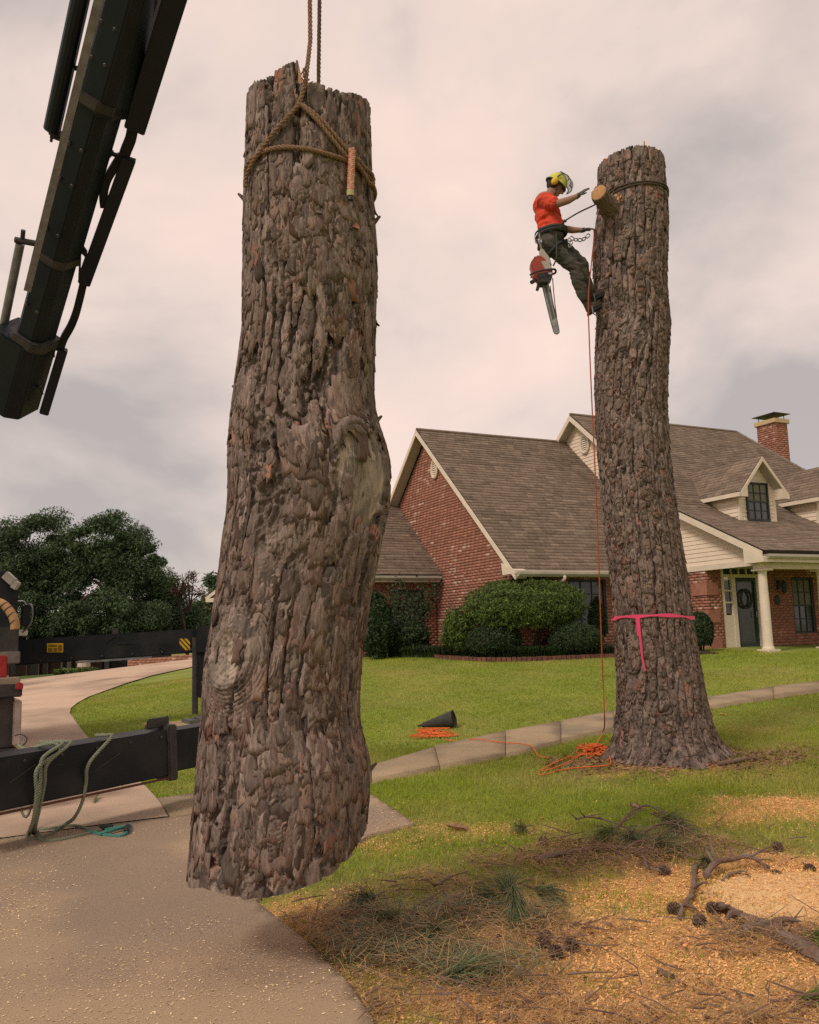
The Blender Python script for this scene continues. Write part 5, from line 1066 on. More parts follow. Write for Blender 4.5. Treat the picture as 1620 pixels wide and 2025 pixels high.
# ================================================================== ropes on the log and the trunk, ribbon
def on_trunk(px, py, D_, sf, off):
    ph = 0.; z = atY(px, py, D_)[2]
    for _ in range(12):
        cx, rr_ = sf(ph, z); p = atY(px, py, D_-rr_*math.cos(ph)); z = p[2]; ph = .5*ph+.5*math.asin(max(-1, min(1, (p[0]-cx)/(rr_+off))))
    cx, rr_ = sf(ph, z); return np.array([cx+(rr_+off)*math.sin(ph), D_-(rr_+off)*math.cos(ph), z]), ph
def band(pts, D_, sf, off, closed=True, n=8):
    "rope path over the front of a trunk, closed round its back"
    A = [on_trunk(*p, D_, sf, off) for p in pts]; P = [a[0] for a in A]
    if closed:
        (pl, fl), (pr_, fr2) = A[0], A[-1]; fl = -math.pi/2 if fl > -1.2 else fl
        for t in np.linspace(0, 1, 9)[1:-1]:
            ph = fr2+(2*math.pi+fl-fr2)*t; z = pr_[2]*(1-t)+pl[2]*t; cx, rr_ = sf(0, z); P.append(np.array([cx+(rr_+off)*math.sin(ph), D_-(rr_+off)*math.cos(ph), z]))
        return catmull(P, n, True)
    return catmull(P, n)
SLING = mat('brown_sling', (.27, .165, .10), (.19, .115, .07), .9, 50, bump=.002, bscale=180)
sl_ = empty('rope_sling', on_trunk(593, 212, LOGD, lsurf, .02)[0], 'brown rope sling choked round the top of the hanging log', 'rope')
def loopclosed(P): return np.r_[P, P[:1]]
m_ = MB(); m_.strands(loopclosed(band([(487, 338), (505, 312), (530, 299), (562, 294), (610, 298), (660, 311), (700, 326), (722, 344), (735, 362)], LOGD, lsurf, .016)), .0145, 3, .08); m_.build('band', SLING, sl_)
m_ = MB(); m_.strands(band([(593, 212), (570, 237), (545, 265), (520, 297), (500, 326), (488, 352), (486, 372)], LOGD, lsurf, .026, False), .014, 3, .08); m_.build('leg', SLING, sl_)
m_ = MB(); m_.strands(band([(590, 209), (612, 222), (640, 246), (668, 278), (694, 310), (712, 334), (724, 352)], LOGD, lsurf, .026, False), .014, 3, .08); m_.build('leg', SLING, sl_)
m_ = MB(); m_.strands(band([(600, 216), (625, 240), (655, 276), (685, 312), (702, 326)], LOGD, lsurf, .03, False), .0125, 3, .08); m_.build('leg', SLING, sl_)
m_ = MB(); m_.strands(band([(700, 318), (712, 322), (720, 334), (735, 346), (739, 362), (732, 366), (716, 340), (706, 330)], LOGD, lsurf, .035, False), .013, 3, .08); m_.build('knot', SLING, sl_)
a_ = on_trunk(594, 208, LOGD, lsurf, .028)[0]; b_ = on_trunk(606, 168, LOGD, lsurf, .03)[0]
m_ = MB(); m_.strands(np.array([a_, b_, atY(614, 80, LOGD-.33), htop+np.array([-.04, -.02, 0])]), .0135, 3, .08); m_.build('hoist_line', SLING, sl_)
c_ = atY(630, 172, LOGD-.2); m_ = MB(); m_.strands(np.array([c_-ZV*.25, c_, htop+np.array([.04, .0, 0])]), .0125, 3, .08); m_.build('hoist_line', mat('dark_sling', (.13, .08, .055), (.09, .06, .04), .9, 50, bump=.002), sl_)
m_ = MB(); 
for _ in range(14): p = b_+np.array([random.uniform(-.03, .03), -.01, random.uniform(-.02, .05)]); m_.beam(p, p+np.array([random.uniform(-.03, .03), random.uniform(-.02, 0), random.uniform(-.02, .04)]), .006, .004)
q_ = m_.build('frayed_fibre', SLING, sl_); q_['kind'] = 'stuff'
RW = mat('red_white_rope', (.50, .16, .09), (.55, .36, .25), .9, 70, ndetail=1, bump=.002)
e0, e1_ = on_trunk(697, 302, LOGD, lsurf, .045)[0], on_trunk(694, 384, LOGD, lsurf, .04)[0]; m_ = MB(); m_.strands(np.array([e0, e1_]), .021, 4, .05); m_.build('rope_tail', RW, sl_)
m_ = MB(); m_.tube([e1_+ZV*.005, e1_-ZV*.028], .0215, 10); m_.build('tape_end', mat('yellow_tape', (.5, .43, .2), (.42, .36, .17), .6), sl_); m_ = MB(); m_.tube([e1_-ZV*.028, e1_-ZV*.05], .016, 8); m_.build('burnt_end', DARK, sl_)
hk = empty('crane_hook', tip-ZV*.45, 'steel hook at the boom tip above the hanging log', 'hook'); m_ = MB(); m_.tube(catmull([tip-ZV*.36, tip-ZV*.48, tip-ZV*.52+np.array([.06, 0, -.03]), tip-ZV*.60+np.array([.03, 0, 0]), tip-ZV*.58+np.array([-.05, 0, 0])], 6), .022, 10); m_.build('hook', GREY, hk)
# rope round the standing trunk
TROPE = mat('dark_rope', (.11, .085, .06), (.08, .06, .045), .9, 50)
tr_ = MB(); tr_.strands(loopclosed(band([(1183, 393), (1206, 381), (1222, 371), (1245, 364), (1275, 360), (1300, 362), (1317, 368)], TD, tsurf, .02)), .0135, 3, .08); o = tr_.build('trunk_rope', TROPE); tag(o, 'dark rope tied round the topped pine just above its branch stub', 'rope')
tr_ = MB(); tr_.strands(loopclosed(band([(1186, 398), (1207, 387), (1222, 378), (1245, 369), (1275, 364), (1300, 366), (1317, 373)], TD, tsurf, .018)), .0125, 3, .08); tr_.build('coil', TROPE, o)
# pink ribbon
PINK = mat('pink_ribbon', (.85, .08, .19), (.75, .06, .16), .5, 10)
def ribbon(P, nr, wd, name, parent=None, wv=ZV):
    P = np.asarray(P); m_ = MB(); V = []; n = len(P)
    for i, p in enumerate(P):
        w_ = wd[i] if hasattr(wd, '__len__') else wd; q = p-nr[i]*.002; V += [p-wv*w_/2, p+wv*w_/2, q-wv*w_/2, q+wv*w_/2]
    F = []
    for i in range(n-1):
        a, b = 4*i, 4*i+4; F += [(a, b, b+1, a+1), (a+2, a+3, b+3, b+2), (a+1, b+1, b+3, a+3), (a, a+2, b+2, b)]
    m_.add(V, F); return m_.build(name, PINK, parent)
rp_ = band([(1213, 1225), (1222, 1221), (1240, 1219.5), (1262, 1219), (1290, 1217), (1320, 1217), (1350, 1219), (1365, 1222)], TD, tsurf, .028); cen = rp_.mean(0); rp_ = np.r_[rp_, rp_[:1]]
nr = [unit((p-cen)*np.array([1, 1, 0])) for p in rp_]; rib = ribbon(rp_, nr, [.032+.012*math.sin(i*.35) for i in range(len(rp_))], 'marking_ribbon'); tag(rib, 'bright pink marking ribbon tied round the standing pine with a hanging tail', 'ribbon')
tl = catmull([on_trunk(1261, 1219, TD, tsurf, .035)[0], on_trunk(1262, 1240, TD, tsurf, .05)[0], on_trunk(1265, 1270, TD, tsurf, .055)[0], on_trunk(1268, 1300, TD, tsurf, .06)[0], on_trunk(1274, 1326, TD, tsurf, .055)[0]], 5)
ribbon(tl, [np.array([.2*math.sin(i*.5), -1, 0]) for i in range(len(tl))], [.036-.022*i/len(tl) for i in range(len(tl))], 'tail', rib, np.array([1.0, .0, .0])); tl2 = tl[:9]+np.array([-.018, .004, 0]); ribbon(tl2, [np.array([0, -1., 0])]*9, .022, 'tail', rib, np.array([1.0, 0, 0]))

# ================================================================== climber
PD = 10.25
def Wp(px, py, dd=0): return atY(px, py, PD+dd)
def capsule(m_, p, q, r0, r1, n=14): m_.tube([p, q], [r0, r1], n); m_.ball(p, r0, n, 9); m_.ball(q, r1, n, 9)
def remesh(name, m_, mt, parent, vox=.008, sm_=4, label=None, disp=None):
    o = m_.build(name, mt, None); md = o.modifiers.new('r', 'REMESH'); md.mode = 'VOXEL'; md.voxel_size = vox; md.use_smooth_shade = True
    ms = o.modifiers.new('s', 'SMOOTH'); ms.iterations = sm_; ms.factor = .5
    dg = bpy.context.evaluated_depsgraph_get(); me = bpy.data.meshes.new_from_object(o.evaluated_get(dg)); o.modifiers.clear(); old = o.data; o.data = me; bpy.data.meshes.remove(old); me.name = name
    if disp:
        V = np.empty(len(me.vertices)*3, np.float32); me.vertices.foreach_get('co', V); V = V.reshape(-1, 3); N = np.array([v.normal for v in me.vertices]); V = V+N*disp(V)[:, None]; me.vertices.foreach_set('co', V.ravel().astype(np.float32)); me.update()
    if not me.materials: me.materials.append(mt)
    adopt(o, parent)
    if label: o['label'] = label
    return o
SKIN = mat('skin', (.33, .19, .13), (.27, .15, .10), .6, 8); SHIRT = mat('orange_shirt', (.80, .080, .032), (.62, .055, .028), .85, 9, bump=.006, bscale=22, c3=(.50, .06, .035), n3=5)
PANTS = mat('work_trousers', (.07, .062, .045), (.04, .042, .038), .9, 6, bump=.003, bscale=40, c3=(.10, .085, .06), n3=3.5); BOOT = mat('leather_boot', (.05, .032, .022), (.035, .025, .018), .7, 12, bump=.002); GLOVE = mat('work_glove', (.12, .105, .085), (.06, .055, .05), .85, 18, bump=.002)
per = empty('person', Wp(1090, 620), 'climber in orange shirt, dark trousers and yellow helmet strapped to the standing pine', 'person')
FW = unit([math.cos(math.radians(36)), 0, -math.sin(math.radians(36))]); UPh = unit([math.sin(math.radians(36)), 0, math.cos(math.radians(36))]); SD = np.array([0, 1.0, 0])
hc = Wp(1099, 368)
b = MB()
b.ball(hc+UPh*.02, (.098, .077, .105), 18, 12, FW, SD, UPh); b.ball(hc+FW*.035-UPh*.065, (.062, .056, .066), 14, 10, FW, SD, UPh); b.ball(hc+FW*.072-UPh*.108, (.026, .03, .022), 10, 8, FW, SD, UPh)   # skull, jaw, chin
b.tube([hc+FW*.092+UPh*.012, hc+FW*.122-UPh*.034, hc+FW*.09-UPh*.046], [.011, .019, .012], 8); b.ball(hc+FW*.09-UPh*.078, (.018, .026, .008), 10, 6, FW, SD, UPh); b.ball(hc+FW*.086+UPh*.03, (.02, .055, .014), 10, 6, FW, SD, UPh)
for s in (-1, 1): b.ball(hc+SD*s*.08-FW*.012-UPh*.01, (.022, .012, .034), 8, 6, FW, SD, UPh)
capsule(b, hc-UPh*.09-FW*.01, Wp(1086, 392), .054, .062)
capsule(b, Wp(1078, 400), Wp(1088, 448), .13, .13)
capsule(b, Wp(1077, 398, -.17), Wp(1105, 402, -.26), .062, .047); capsule(b, Wp(1105, 402, -.26), Wp(1124, 396, -.27), .048, .044); capsule(b, Wp(1124, 396, -.27), Wp(1143, 387, -.26), .044, .029)
capsule(b, Wp(1083, 400, .17), Wp(1110, 451, .22), .06, .046); capsule(b, Wp(1110, 451, .22), Wp(1132, 455, .2), .047, .042); capsule(b, Wp(1132, 455, .2), Wp(1152, 455, .17), .042, .029)
for hp, kp, ap in ((Wp(1082, 478, -.09), Wp(1138, 530, -.10), Wp(1160, 598, -.07)), (Wp(1094, 474, .09), Wp(1150, 523, .07), Wp(1168, 580, .06))): capsule(b, hp, kp, .08, .055); capsule(b, kp, ap, .055, .04)
remesh('body', b, SKIN, per, .009, 3)
EYE = mat('eye_dark', (.03, .022, .018), (.04, .03, .025), .3)
for s in (-1, 1): e_ = MB(); e_.ball(hc+FW*.088+SD*s*.031+UPh*.012, (.010, .014, .008), 8, 6, FW, SD, UPh); e_.build('eye', EYE, per)
hr = MB(); hr.ball(hc-FW*.025+UPh*.0, (.094, .085, .085), 16, 10, FW, SD, UPh); hr.build('hair', mat('dark_hair', (.035, .024, .018), (.05, .035, .025), .8, 30), per, smooth=True)
b = MB()
b.ball(Wp(1078, 408), (.148, .185, .155), 18, 12); b.ball(Wp(1084, 428), (.160, .178, .16), 18, 12); b.ball(Wp(1090, 446), (.165, .168, .12), 18, 12); b.tube([Wp(1089, 440), Wp(1091, 459)], [.155, .163], 20)
capsule(b, Wp(1076, 397, -.15), Wp(1094, 402, -.225), .092, .082); capsule(b, Wp(1082, 398, .15), Wp(1094, 424, .2), .085, .078); capsule(b, Wp(1077, 396, -.1), Wp(1080, 396, .1), .075, .075); capsule(b, Wp(1084, 391), Wp(1080, 400), .07, .1)
remesh('shirt', b, SHIRT, per, .010, 3, disp=lambda V: .020*(fbm2(V[:, 0]*1.2+V[:, 2]*.9, V[:, 2]*1.6-V[:, 0]*.6+V[:, 1]*.5, .07, 5, 3)-.5)*1.6)
b = MB()
b.ball(Wp(1087, 470), (.165, .172, .115), 18, 12); b.ball(Wp(1080, 484), (.10, .15, .11), 16, 10); b.tube([Wp(1090, 457), Wp(1087, 470)], [.16, .168], 18)
for hp, kp, ap in ((Wp(1084, 482, -.085), Wp(1138, 530, -.10), Wp(1158, 592, -.07)), (Wp(1096, 478, .085), Wp(1150, 523, .07), Wp(1167, 575, .06))): capsule(b, hp, kp, .118, .082); capsule(b, kp, (kp+ap)/2-np.array([.015, 0, .0]), .083, .078); capsule(b, (kp+ap)/2-np.array([.015, 0, 0]), ap, .076, .066)
remesh('trousers', b, PANTS, per, .010, 3, disp=lambda V: .026*(fbm2(V[:, 0]*1.0-V[:, 2]*.5+V[:, 1], V[:, 2]*2.0+V[:, 0]*1.0, .09, 15, 3)-.5)*1.7)
for (an, he, to, tp) in (((1160, 594), (1166, 613), (1186, 603), -.06), ((1167, 578), (1170, 589), (1197, 577), .07)):
    b = MB(); a_, h_, t_ = Wp(*an, tp), Wp(*he, tp), Wp(*to, tp-.02); capsule(b, a_+ZV*.05-np.array([.02, 0, 0]), h_+ZV*.02, .058, .05); capsule(b, h_+ZV*.01, t_, .048, .038); capsule(b, (h_+t_)/2+ZV*.03, t_, .045, .035); bo = remesh('boot', b, BOOT, per, .008, 2)
    s_ = MB(); dd_ = unit(t_-h_); s_.beam(h_-ZV*.045-dd_*.03, t_-ZV*.03+dd_*.03, .085, .022, ZV); s_.build('sole', RUBBER, bo); s_ = MB(); s_.tube([h_+np.array([.02, -.05, .03]), h_+np.array([.03, -.05, -.06]), h_+np.array([.085, -.03, -.10])], [.008, .008, .003], 6); s_.build('spur', GREY, bo)
def hand(wr, pd, up, fl, spread, curl, side, name):
    "palm and five bent fingers; wr wrist, pd pointing, up back of hand"
    b = MB(); pd = unit(pd); sd_ = unit(np.cross(pd, up)); up = np.cross(sd_, pd); pc = wr+pd*.05
    capsule(b, wr-pd*.02, wr+pd*.01, .031, .031); b.ball(pc, (.05, .042, .020), 14, 10, pd, sd_, up)
    for i, (o_, ln) in enumerate(((-.030, .070), (-.010, .082), (.011, .078), (.031, .062))):
        k = wr+pd*.085+sd_*o_; d = unit(pd+sd_*o_*spread-up*curl*.35); m1 = k+d*ln*.45; d2 = unit(d-up*curl*.8); m2 = m1+d2*ln*.33; d3 = unit(d2-up*curl*.9); e_ = m2+d3*ln*.27; b.tube([wr+pd*.06+sd_*o_*.8, k, m1, m2, e_], [.0105, .0105, .0095, .0088, .0075], 8); b.ball(e_, .0075, 8, 6)
    k = wr+pd*.025+sd_*side*.034; d = unit(pd*.75+sd_*side*.75-up*.25); m1 = k+d*.038; e_ = m1+unit(d+pd*.5)*.03; b.tube([k-d*.01, k, m1, e_], [.012, .0125, .0115, .0085], 8); b.ball(e_, .0085, 8, 6)
    return remesh(name, b, GLOVE, per, .005, 1)
wr = Wp(1143, 387, -.26); hand(wr, Wp(1163, 371, -.26)-wr, np.array([-.45, -.55, .75]), 0, 3., .16, 1, 'hand')
wr = Wp(1153, 455, .17); hand(wr, Wp(1174, 451, .12)-wr, np.array([0, -.4, 1.]), 0, 2., .55, -1, 'hand')
# helmet with ear defenders and mesh visor
HELM = mat('yellow_helmet', (.62, .60, .10), (.52, .52, .08), .4, 4); HELG = mat('helmet_green', (.28, .34, .06), (.22, .27, .05), .45, 6)
hel = empty('safety_helmet', hc+UPh*.1, 'yellow climbing helmet with ear defenders and raised visor on the climber', 'helmet')
b = MB(); pr_ = [(.002, .150), (.05, .143), (.088, .118), (.112, .075), (.120, .03), (.122, .012), (.126, .006)]; n_ = 24; V = []
for (r_, h_) in pr_:
    for k in range(n_): t = 2*math.pi*k/n_; V.append(hc+FW*(r_*1.10*math.cos(t)-.008)+SD*(r_*.92*math.sin(t))+UPh*(h_+.012))
F = [(i*n_+k, i*n_+(k+1) % n_, (i+1)*n_+(k+1) % n_, (i+1)*n_+k) for i in range(len(pr_)-1) for k in range(n_)]; b.add(V, F); b.build('shell', HELM, hel, smooth=True)
for k in range(-1, 2):
    b = MB(); b.tube(catmull([hc+FW*(.095*math.cos(t)-.008)*1.12+SD*k*.045+UPh*(.022+.148*math.sin(t)*(1-.12*abs(k))) for t in np.linspace(.5, 2.6, 7)], 3), .011, 6); b.build('vent_rib', HELG, hel)
b = MB(); b.tube([hc+FW*(.136*math.cos(t)-.008)+SD*.113*math.sin(t)+UPh*.016 for t in np.linspace(0, 2*np.pi, 25)[:-1]], .010, 6, closed=True); b.build('rim', mat('helmet_band', (.05, .05, .045), (.07, .07, .06), .6), hel)
b = MB(); b.ball(hc+UPh*.165, (.014, .014, .010), 8, 6); b.build('button', DARK, hel)
EARY = mat('ear_yellow', (.72, .50, .03), (.62, .40, .02), .45, 6)
for s in (-1, 1):
    b = MB(); b.ball(hc+SD*s*.105-FW*.028-UPh*.002, (.042, .034, .056), 16, 10, FW, SD, UPh); mf = b.build('ear_cup', EARY, hel, smooth=True)
    b = MB(); b.tube(catmull([hc+SD*s*.11-FW*.03+UPh*.04, hc+SD*s*.125-FW*.02+UPh*.075, hc+SD*s*.115-FW*.005+UPh*.10], 4), .008, 6); b.build('arm', DARK, mf); b = MB(); b.ball(hc+SD*s*.088-FW*.028, (.045, .016, .06), 14, 8, FW, SD, UPh); b.build('cushion', DARK, mf, smooth=True)
    b = MB(); b.tube(catmull([hc+SD*s*.085+FW*.03+UPh*.0, hc+SD*s*.068+FW*.045-UPh*.07, hc+SD*s*.02+FW*.06-UPh*.125], 4), .006, 5); b.build('chin_strap', DARK, hel)
# visor: curved mesh sheet with a rim
VIS = bpy.data.materials.new('visor_mesh'); VIS.use_nodes = True; t_ = VIS.node_tree; bs_ = t_.nodes['Principled BSDF']; bs_.inputs['Base Color'].default_value = (.22, .22, .20, 1); bs_.inputs['Roughness'].default_value = .4; bs_.inputs['Alpha'].default_value = .55
def vpt(u_, v_): # u across, v down
    th = u_*1.0; px_ = np.interp(v_, [0, .35, .75, 1], [.095, .175, .228, .195]); pz_ = np.interp(v_, [0, .35, .75, 1], [.135, .085, .0, -.055]); return hc+np.array([px_-.10*(1-math.cos(th)), .122*math.sin(th), pz_])
us, vs_ = np.linspace(-1, 1, 13), np.linspace(0, 1, 7); V = [vpt(u_, v_) for v_ in vs_ for u_ in us]; F = [(i*13+k, i*13+k+1, i*13+k+14, i*13+k+13) for i in range(6) for k in range(12)]
b = MB(); b.add(V, F); vz = b.build('visor', VIS, hel, smooth=True)
b = MB(); b.tube([vpt(u_, 0) for u_ in us]+[vpt(1, v_) for v_ in vs_[1:]]+[vpt(u_, 1) for u_ in us[::-1]]+[vpt(-1, v_) for v_ in vs_[::-1][1:-1]], .006, 6, closed=True); b.build('visor_rim', DARK, vz)
b = MB(); b.tube([vpt(u_, .32) for u_ in us], .006, 5); b.build('visor_bar', mat('visor_grey', (.3, .3, .26), (.25, .25, .22), .5), vz)
# harness
STRAP = mat('harness_webbing', (.03, .033, .035), (.05, .05, .045), .8, 20)
hs = empty('climbing_harness', Wp(1088, 462), 'dark tree climbing harness with steel rings round the climber hips', 'harness')
def ellring(c, rx, ry, tiltz, n=28): return np.array([c+np.array([rx*math.cos(t), ry*math.sin(t), tiltz*math.cos(t)]) for t in np.linspace(0, 2*np.pi, n+1)[:-1]])
b = MB(); P = ellring(Wp(1090, 460), .178, .186, .02); b.tube(P, .026, 8, closed=True); b.tube(P-ZV*.035, .024, 8, closed=True); b.build('belt', STRAP, hs)
for s, (hx, hy, dx) in ((-1, (1097, 494, -.09)), (1, (1108, 490, .08))):
    b = MB(); c_ = Wp(hx, hy, dx); ax_ = unit(Wp(1138, 530)-Wp(1084, 482)); e_x = unit(np.cross(ax_, SD)); b.tube([c_+e_x*.118*math.cos(t)+SD*.118*math.sin(t) for t in np.linspace(0, 2*np.pi, 21)[:-1]], .018, 7, closed=True); b.build('leg_loop', STRAP, hs)
b = MB(); b.tube(catmull([Wp(1100, 462, -.18), Wp(1101, 490, -.22), Wp(1100, 512, -.2), Wp(1094, 526, -.15)], 5), .010, 6); b.build('hanging_strap', mat('olive_strap', (.07, .075, .05), (.05, .055, .04), .9), hs)
b = MB(); b.tube([Wp(x_, y_, -.12) for x_, y_ in ((1064, 460), (1058, 470), (1060, 480), (1066, 482))], .008, 6); b.build('gear_ring', GREY, hs)
b = MB(); b.ball(Wp(1108, 447, -.17), (.05, .02, .03), 10, 8); b.ball(Wp(1117, 437, -.19), (.026, .016, .02), 10, 8); b.build('rope_adjuster', DARK, hs)
def link(c, lu, lw, du, dn, r_=.007, n=16):
    dw = unit(np.cross(dn, du)); P = []
    for t in np.linspace(0, 2*np.pi, n+1)[:-1]:
        x = math.cos(t); y = math.sin(t); P.append(np.asarray(c)+unit(du)*(x*lu*.5+np.sign(x)*lu*.5*.4)+dw*y*lw)
    m_ = MB(); m_.tube(P, r_, 6, closed=True); return m_
chn = empty('steel_chain', Wp(1148, 472, -.1), 'short steel chain hanging between the climber harness and his hand', 'chain')
ck = [(1127, 468), (1135, 474), (1143, 474), (1151, 475), (1159, 470), (1166, 463)]
for i in range(len(ck)-1):
    a_, c2_ = Wp(*ck[i], -.12+.05*i), Wp(*ck[i+1], -.12+.05*i); dn = np.array([0, 1., .1]) if i % 2 == 0 else np.array([.2, .5, 1.]); link((a_+c2_)/2, np.linalg.norm(c2_-a_)*.62, .02, c2_-a_, dn).build('link', GREY, chn)
for k, q_ in enumerate(((1126, 474), (1130, 480), (1127, 486))): link(Wp(*q_, -.14), .025, .016, np.array([.2, 0, -1.]), np.array([.2, 1, 0])).build('shackle', CHROME, chn)
b = MB(); b.strands(catmull([Wp(1118, 436, -.19), Wp(1145, 420, -.19), on_trunk(1178, 402, TD, tsurf, .02)[0], on_trunk(1186, 398, TD, tsurf, .02)[0]], 6), .010, 3, .06); b.tube(catmull([Wp(1088, 458, -.18), Wp(1100, 450, -.185), Wp(1118, 437, -.19)], 5), .009, 6); o = b.build('lanyard', TROPE); tag(o, 'thin dark lanyard from the climber belt up to the trunk', 'rope')
# orange climbing line from the hand to the ground and its heap
ORG = mat('orange_rope', (.72, .17, .035), (.55, .10, .025), .8, 55, ndetail=2); ORD = mat('dark_orange_rope', (.42, .085, .03), (.24, .06, .03), .8, 60, ndetail=2)
cl = empty('climbing_rope', G(1190, 1490), 'orange climbing rope hanging from the climber into a heap at the pine foot', 'rope')
b = MB(); b.tube(catmull([Wp(1174, 452, .1), Wp(1175, 468, 0), Wp(1170, 520, -.25), Wp(1164, 590, -.25), Wp(1166, 680, -.22), Wp(1171, 800, -.2), Wp(1178, 950, -.15), Wp(1184, 1100, -.1), Wp(1189, 1250, -.08), Wp(1193, 1350, -.05), Wp(1196, 1430, -.05), G(1192, 1452)+ZV*.03], 8), .0075, 7); b.build('line', ORD, cl)
def heap(cx, cy, rx, ry, n, seed, hgt=.05, pts0=()):
    r_ = np.random.default_rng(seed); P = list(pts0); ang = 0
    for i in range(n):
        ang += r_.uniform(1.2, 5.0); q = r_.uniform(.1, 1.0)**.7; g = G(cx+rx*q*math.cos(ang), cy+ry*q*math.sin(ang)); P.append(g+ZV*(.012+hgt*r_.uniform(0, 1)*(1.1-q)))
    return catmull(P, 7)
b = MB(); b.tube(heap(1172, 1487, 40, 17, 36, 3, .09, [G(1193, 1455)+ZV*.03]), .008, 6); b.build('heap', ORG, cl)
b = MB(); b.tube(catmull([G(1150, 1497)+ZV*.02, G(1110, 1505)+ZV*.01, G(1080, 1520)+ZV*.012, G(1066, 1530)+ZV*.01, G(1075, 1534)+ZV*.01, G(1110, 1525)+ZV*.012, G(1145, 1520)+ZV*.01, G(1190, 1517)+ZV*.012, G(1208, 1512)+ZV*.01, G(1205, 1498)+ZV*.03], 8), .008, 6); b.build('loop', ORG, cl)
b = MB(); b.tube(catmull([G(1160, 1492)+ZV*.03, G(1120, 1512)+ZV*.015, G(1092, 1524)+ZV*.02, G(1072, 1527)+ZV*.015, G(1090, 1516)+ZV*.02, G(1130, 1500)+ZV*.03], 8), .008, 6); b.build('loop', ORG, cl)
ln = empty('throw_line', G(858, 1460), 'tangled orange throw line lying on the lawn and across the walk', 'rope')
b = MB(); b.tube(heap(858, 1452, 56, 13, 34, 8, .04), .007, 6); b.build('heap', ORG, ln)
b = MB(); wz = lambda px, py: G(px, py)+ZV*.075; b.tube(catmull([G(880, 1465)+ZV*.02, G(905, 1469)+ZV*.02, wz(940, 1473), wz(985, 1479), wz(1030, 1483), wz(1052, 1488), G(1066, 1498)+ZV*.02, G(1085, 1500)+ZV*.012], 8), .0065, 6); b.build('line', ORG, ln)
CANV = mat('canvas_bag', (.06, .058, .048), (.04, .04, .035), .9, 9, bump=.004, bscale=40)
bg_ = empty('throw_bag', G(870, 1440), 'grey canvas rope bag lying on its side on the lawn beside orange line', 'bag')
m0, m1_ = G(834, 1439)+ZV*.03, G(899, 1439)+ZV*.13; ax_ = unit(m1_-m0); b = MB(); Lg = np.linalg.norm(m1_-m0); b.lathe([(.02, 0), (.045, .08*Lg), (.05, .2*Lg), (.075, .45*Lg), (.10, .7*Lg), (.125, .97*Lg), (.13, Lg), (.112, Lg-.01), (.06, Lg*.7), (.02, Lg*.5)], m0, ax_, 18); b.build('bag_body', CANV, bg_, smooth=True)
b = MB(); b.tube(catmull([m0, m0+np.array([-.05, -.02, -.0]), m0+np.array([-.02, -.05, .01]), m0+np.array([.04, -.05, .0])], 4), .012, 6); b.build('strap', CANV, bg_)
# chainsaw on its strop
CS = .30*-1
def Cp(px, py, dd=0): return atY(px, py, PD-.24+dd)
saw_ = empty('chainsaw', Cp(1072, 525), 'red chainsaw hanging bar down on a strop from the climber harness', 'chainsaw')
ORS = mat('saw_red', (.34, .06, .035), (.27, .045, .03), .45, 8); SWH = mat('saw_pale', (.42, .36, .30), (.34, .29, .24), .5, 8)
def outline(pts, dep, name, mt, dd=0, bevel=.006): m_ = MB(); P = [Cp(*p, dd-dep/2) for p in pts]; m_.prism(P, np.array([0, dep, 0])); return m_.build(name, mt, saw_, bevel=bevel)
eng = outline([(1049, 519), (1060, 503), (1074, 505), (1082, 516), (1093, 527), (1094, 545), (1086, 556), (1068, 556), (1056, 543)], .15, 'engine_body', ORS, bevel=.018)
outline([(1068, 492), (1074, 491), (1088, 510), (1092, 524), (1084, 520), (1074, 514), (1069, 505)], .09, 'top_cover', SWH); outline([(1070, 516), (1083, 515), (1092, 528), (1088, 536), (1078, 533)], .165, 'recoil_cover', SWH); outline([(1062, 540), (1090, 536), (1093, 548), (1084, 558), (1068, 558)], .17, 'clutch_cover', DARK)
b = MB(); b.tube(catmull([Cp(1048, 544, -.1), Cp(1062, 537, -.13), Cp(1085, 533, -.12), Cp(1098, 533, -.06), Cp(1096, 541, .05), Cp(1070, 545, .1), Cp(1050, 548, .08)], 6), .013, 8); b.build('front_handle', DARK, saw_)
outline([(1048, 555), (1056, 551), (1064, 551), (1058, 557), (1052, 560)], .05, 'hand_guard', DARK); outline([(1064, 556), (1070, 560), (1066, 573), (1060, 572)], .05, 'rear_grip', DARK)
b = MB(); b.box(Cp(1088, 541, -.09), .02, .01, .012); b.build('bar_nut', CHROME, saw_)
u0_, u1_ = Cp(1077, 557), Cp(1102, 660); ax_ = unit(u1_-u0_); sd_ = np.array([ax_[2], 0, -ax_[0]]); L_b = np.linalg.norm(u1_-u0_)
prof = [(-.034, 0), (-.036, L_b*.6), (-.031, L_b*.93), (-.02, L_b*.985), (0, L_b), (.02, L_b*.985), (.031, L_b*.93), (.036, L_b*.6), (.034, 0)]
b = MB(); b.prism([u0_+sd_*x+ax_*y for x, y in prof], np.array([0, .006, 0])); gb = b.build('guide_bar', mat('bar_steel', (.33, .33, .31), (.2, .2, .2), .4, 14, metal=.4), saw_)
b = MB(); b.prism([u0_+sd_*x*.5+ax_*y+np.array([0, -.0015, 0]) for x, y in ((-.03, .04), (-.03, L_b*.70), (.03, L_b*.74), (.03, .04))], np.array([0, .001, 0])); b.build('bar_panel', mat('bar_print', (.07, .075, .075), (.1, .1, .1), .5), gb)
pth = [u0_+sd_*x*1.08+ax_*y*1.004+np.array([0, .003, 0]) for x, y in prof]; b = MB(); b.tube(catmull(pth, 3), .0055, 6); b.build('saw_chain', DARK, gb)
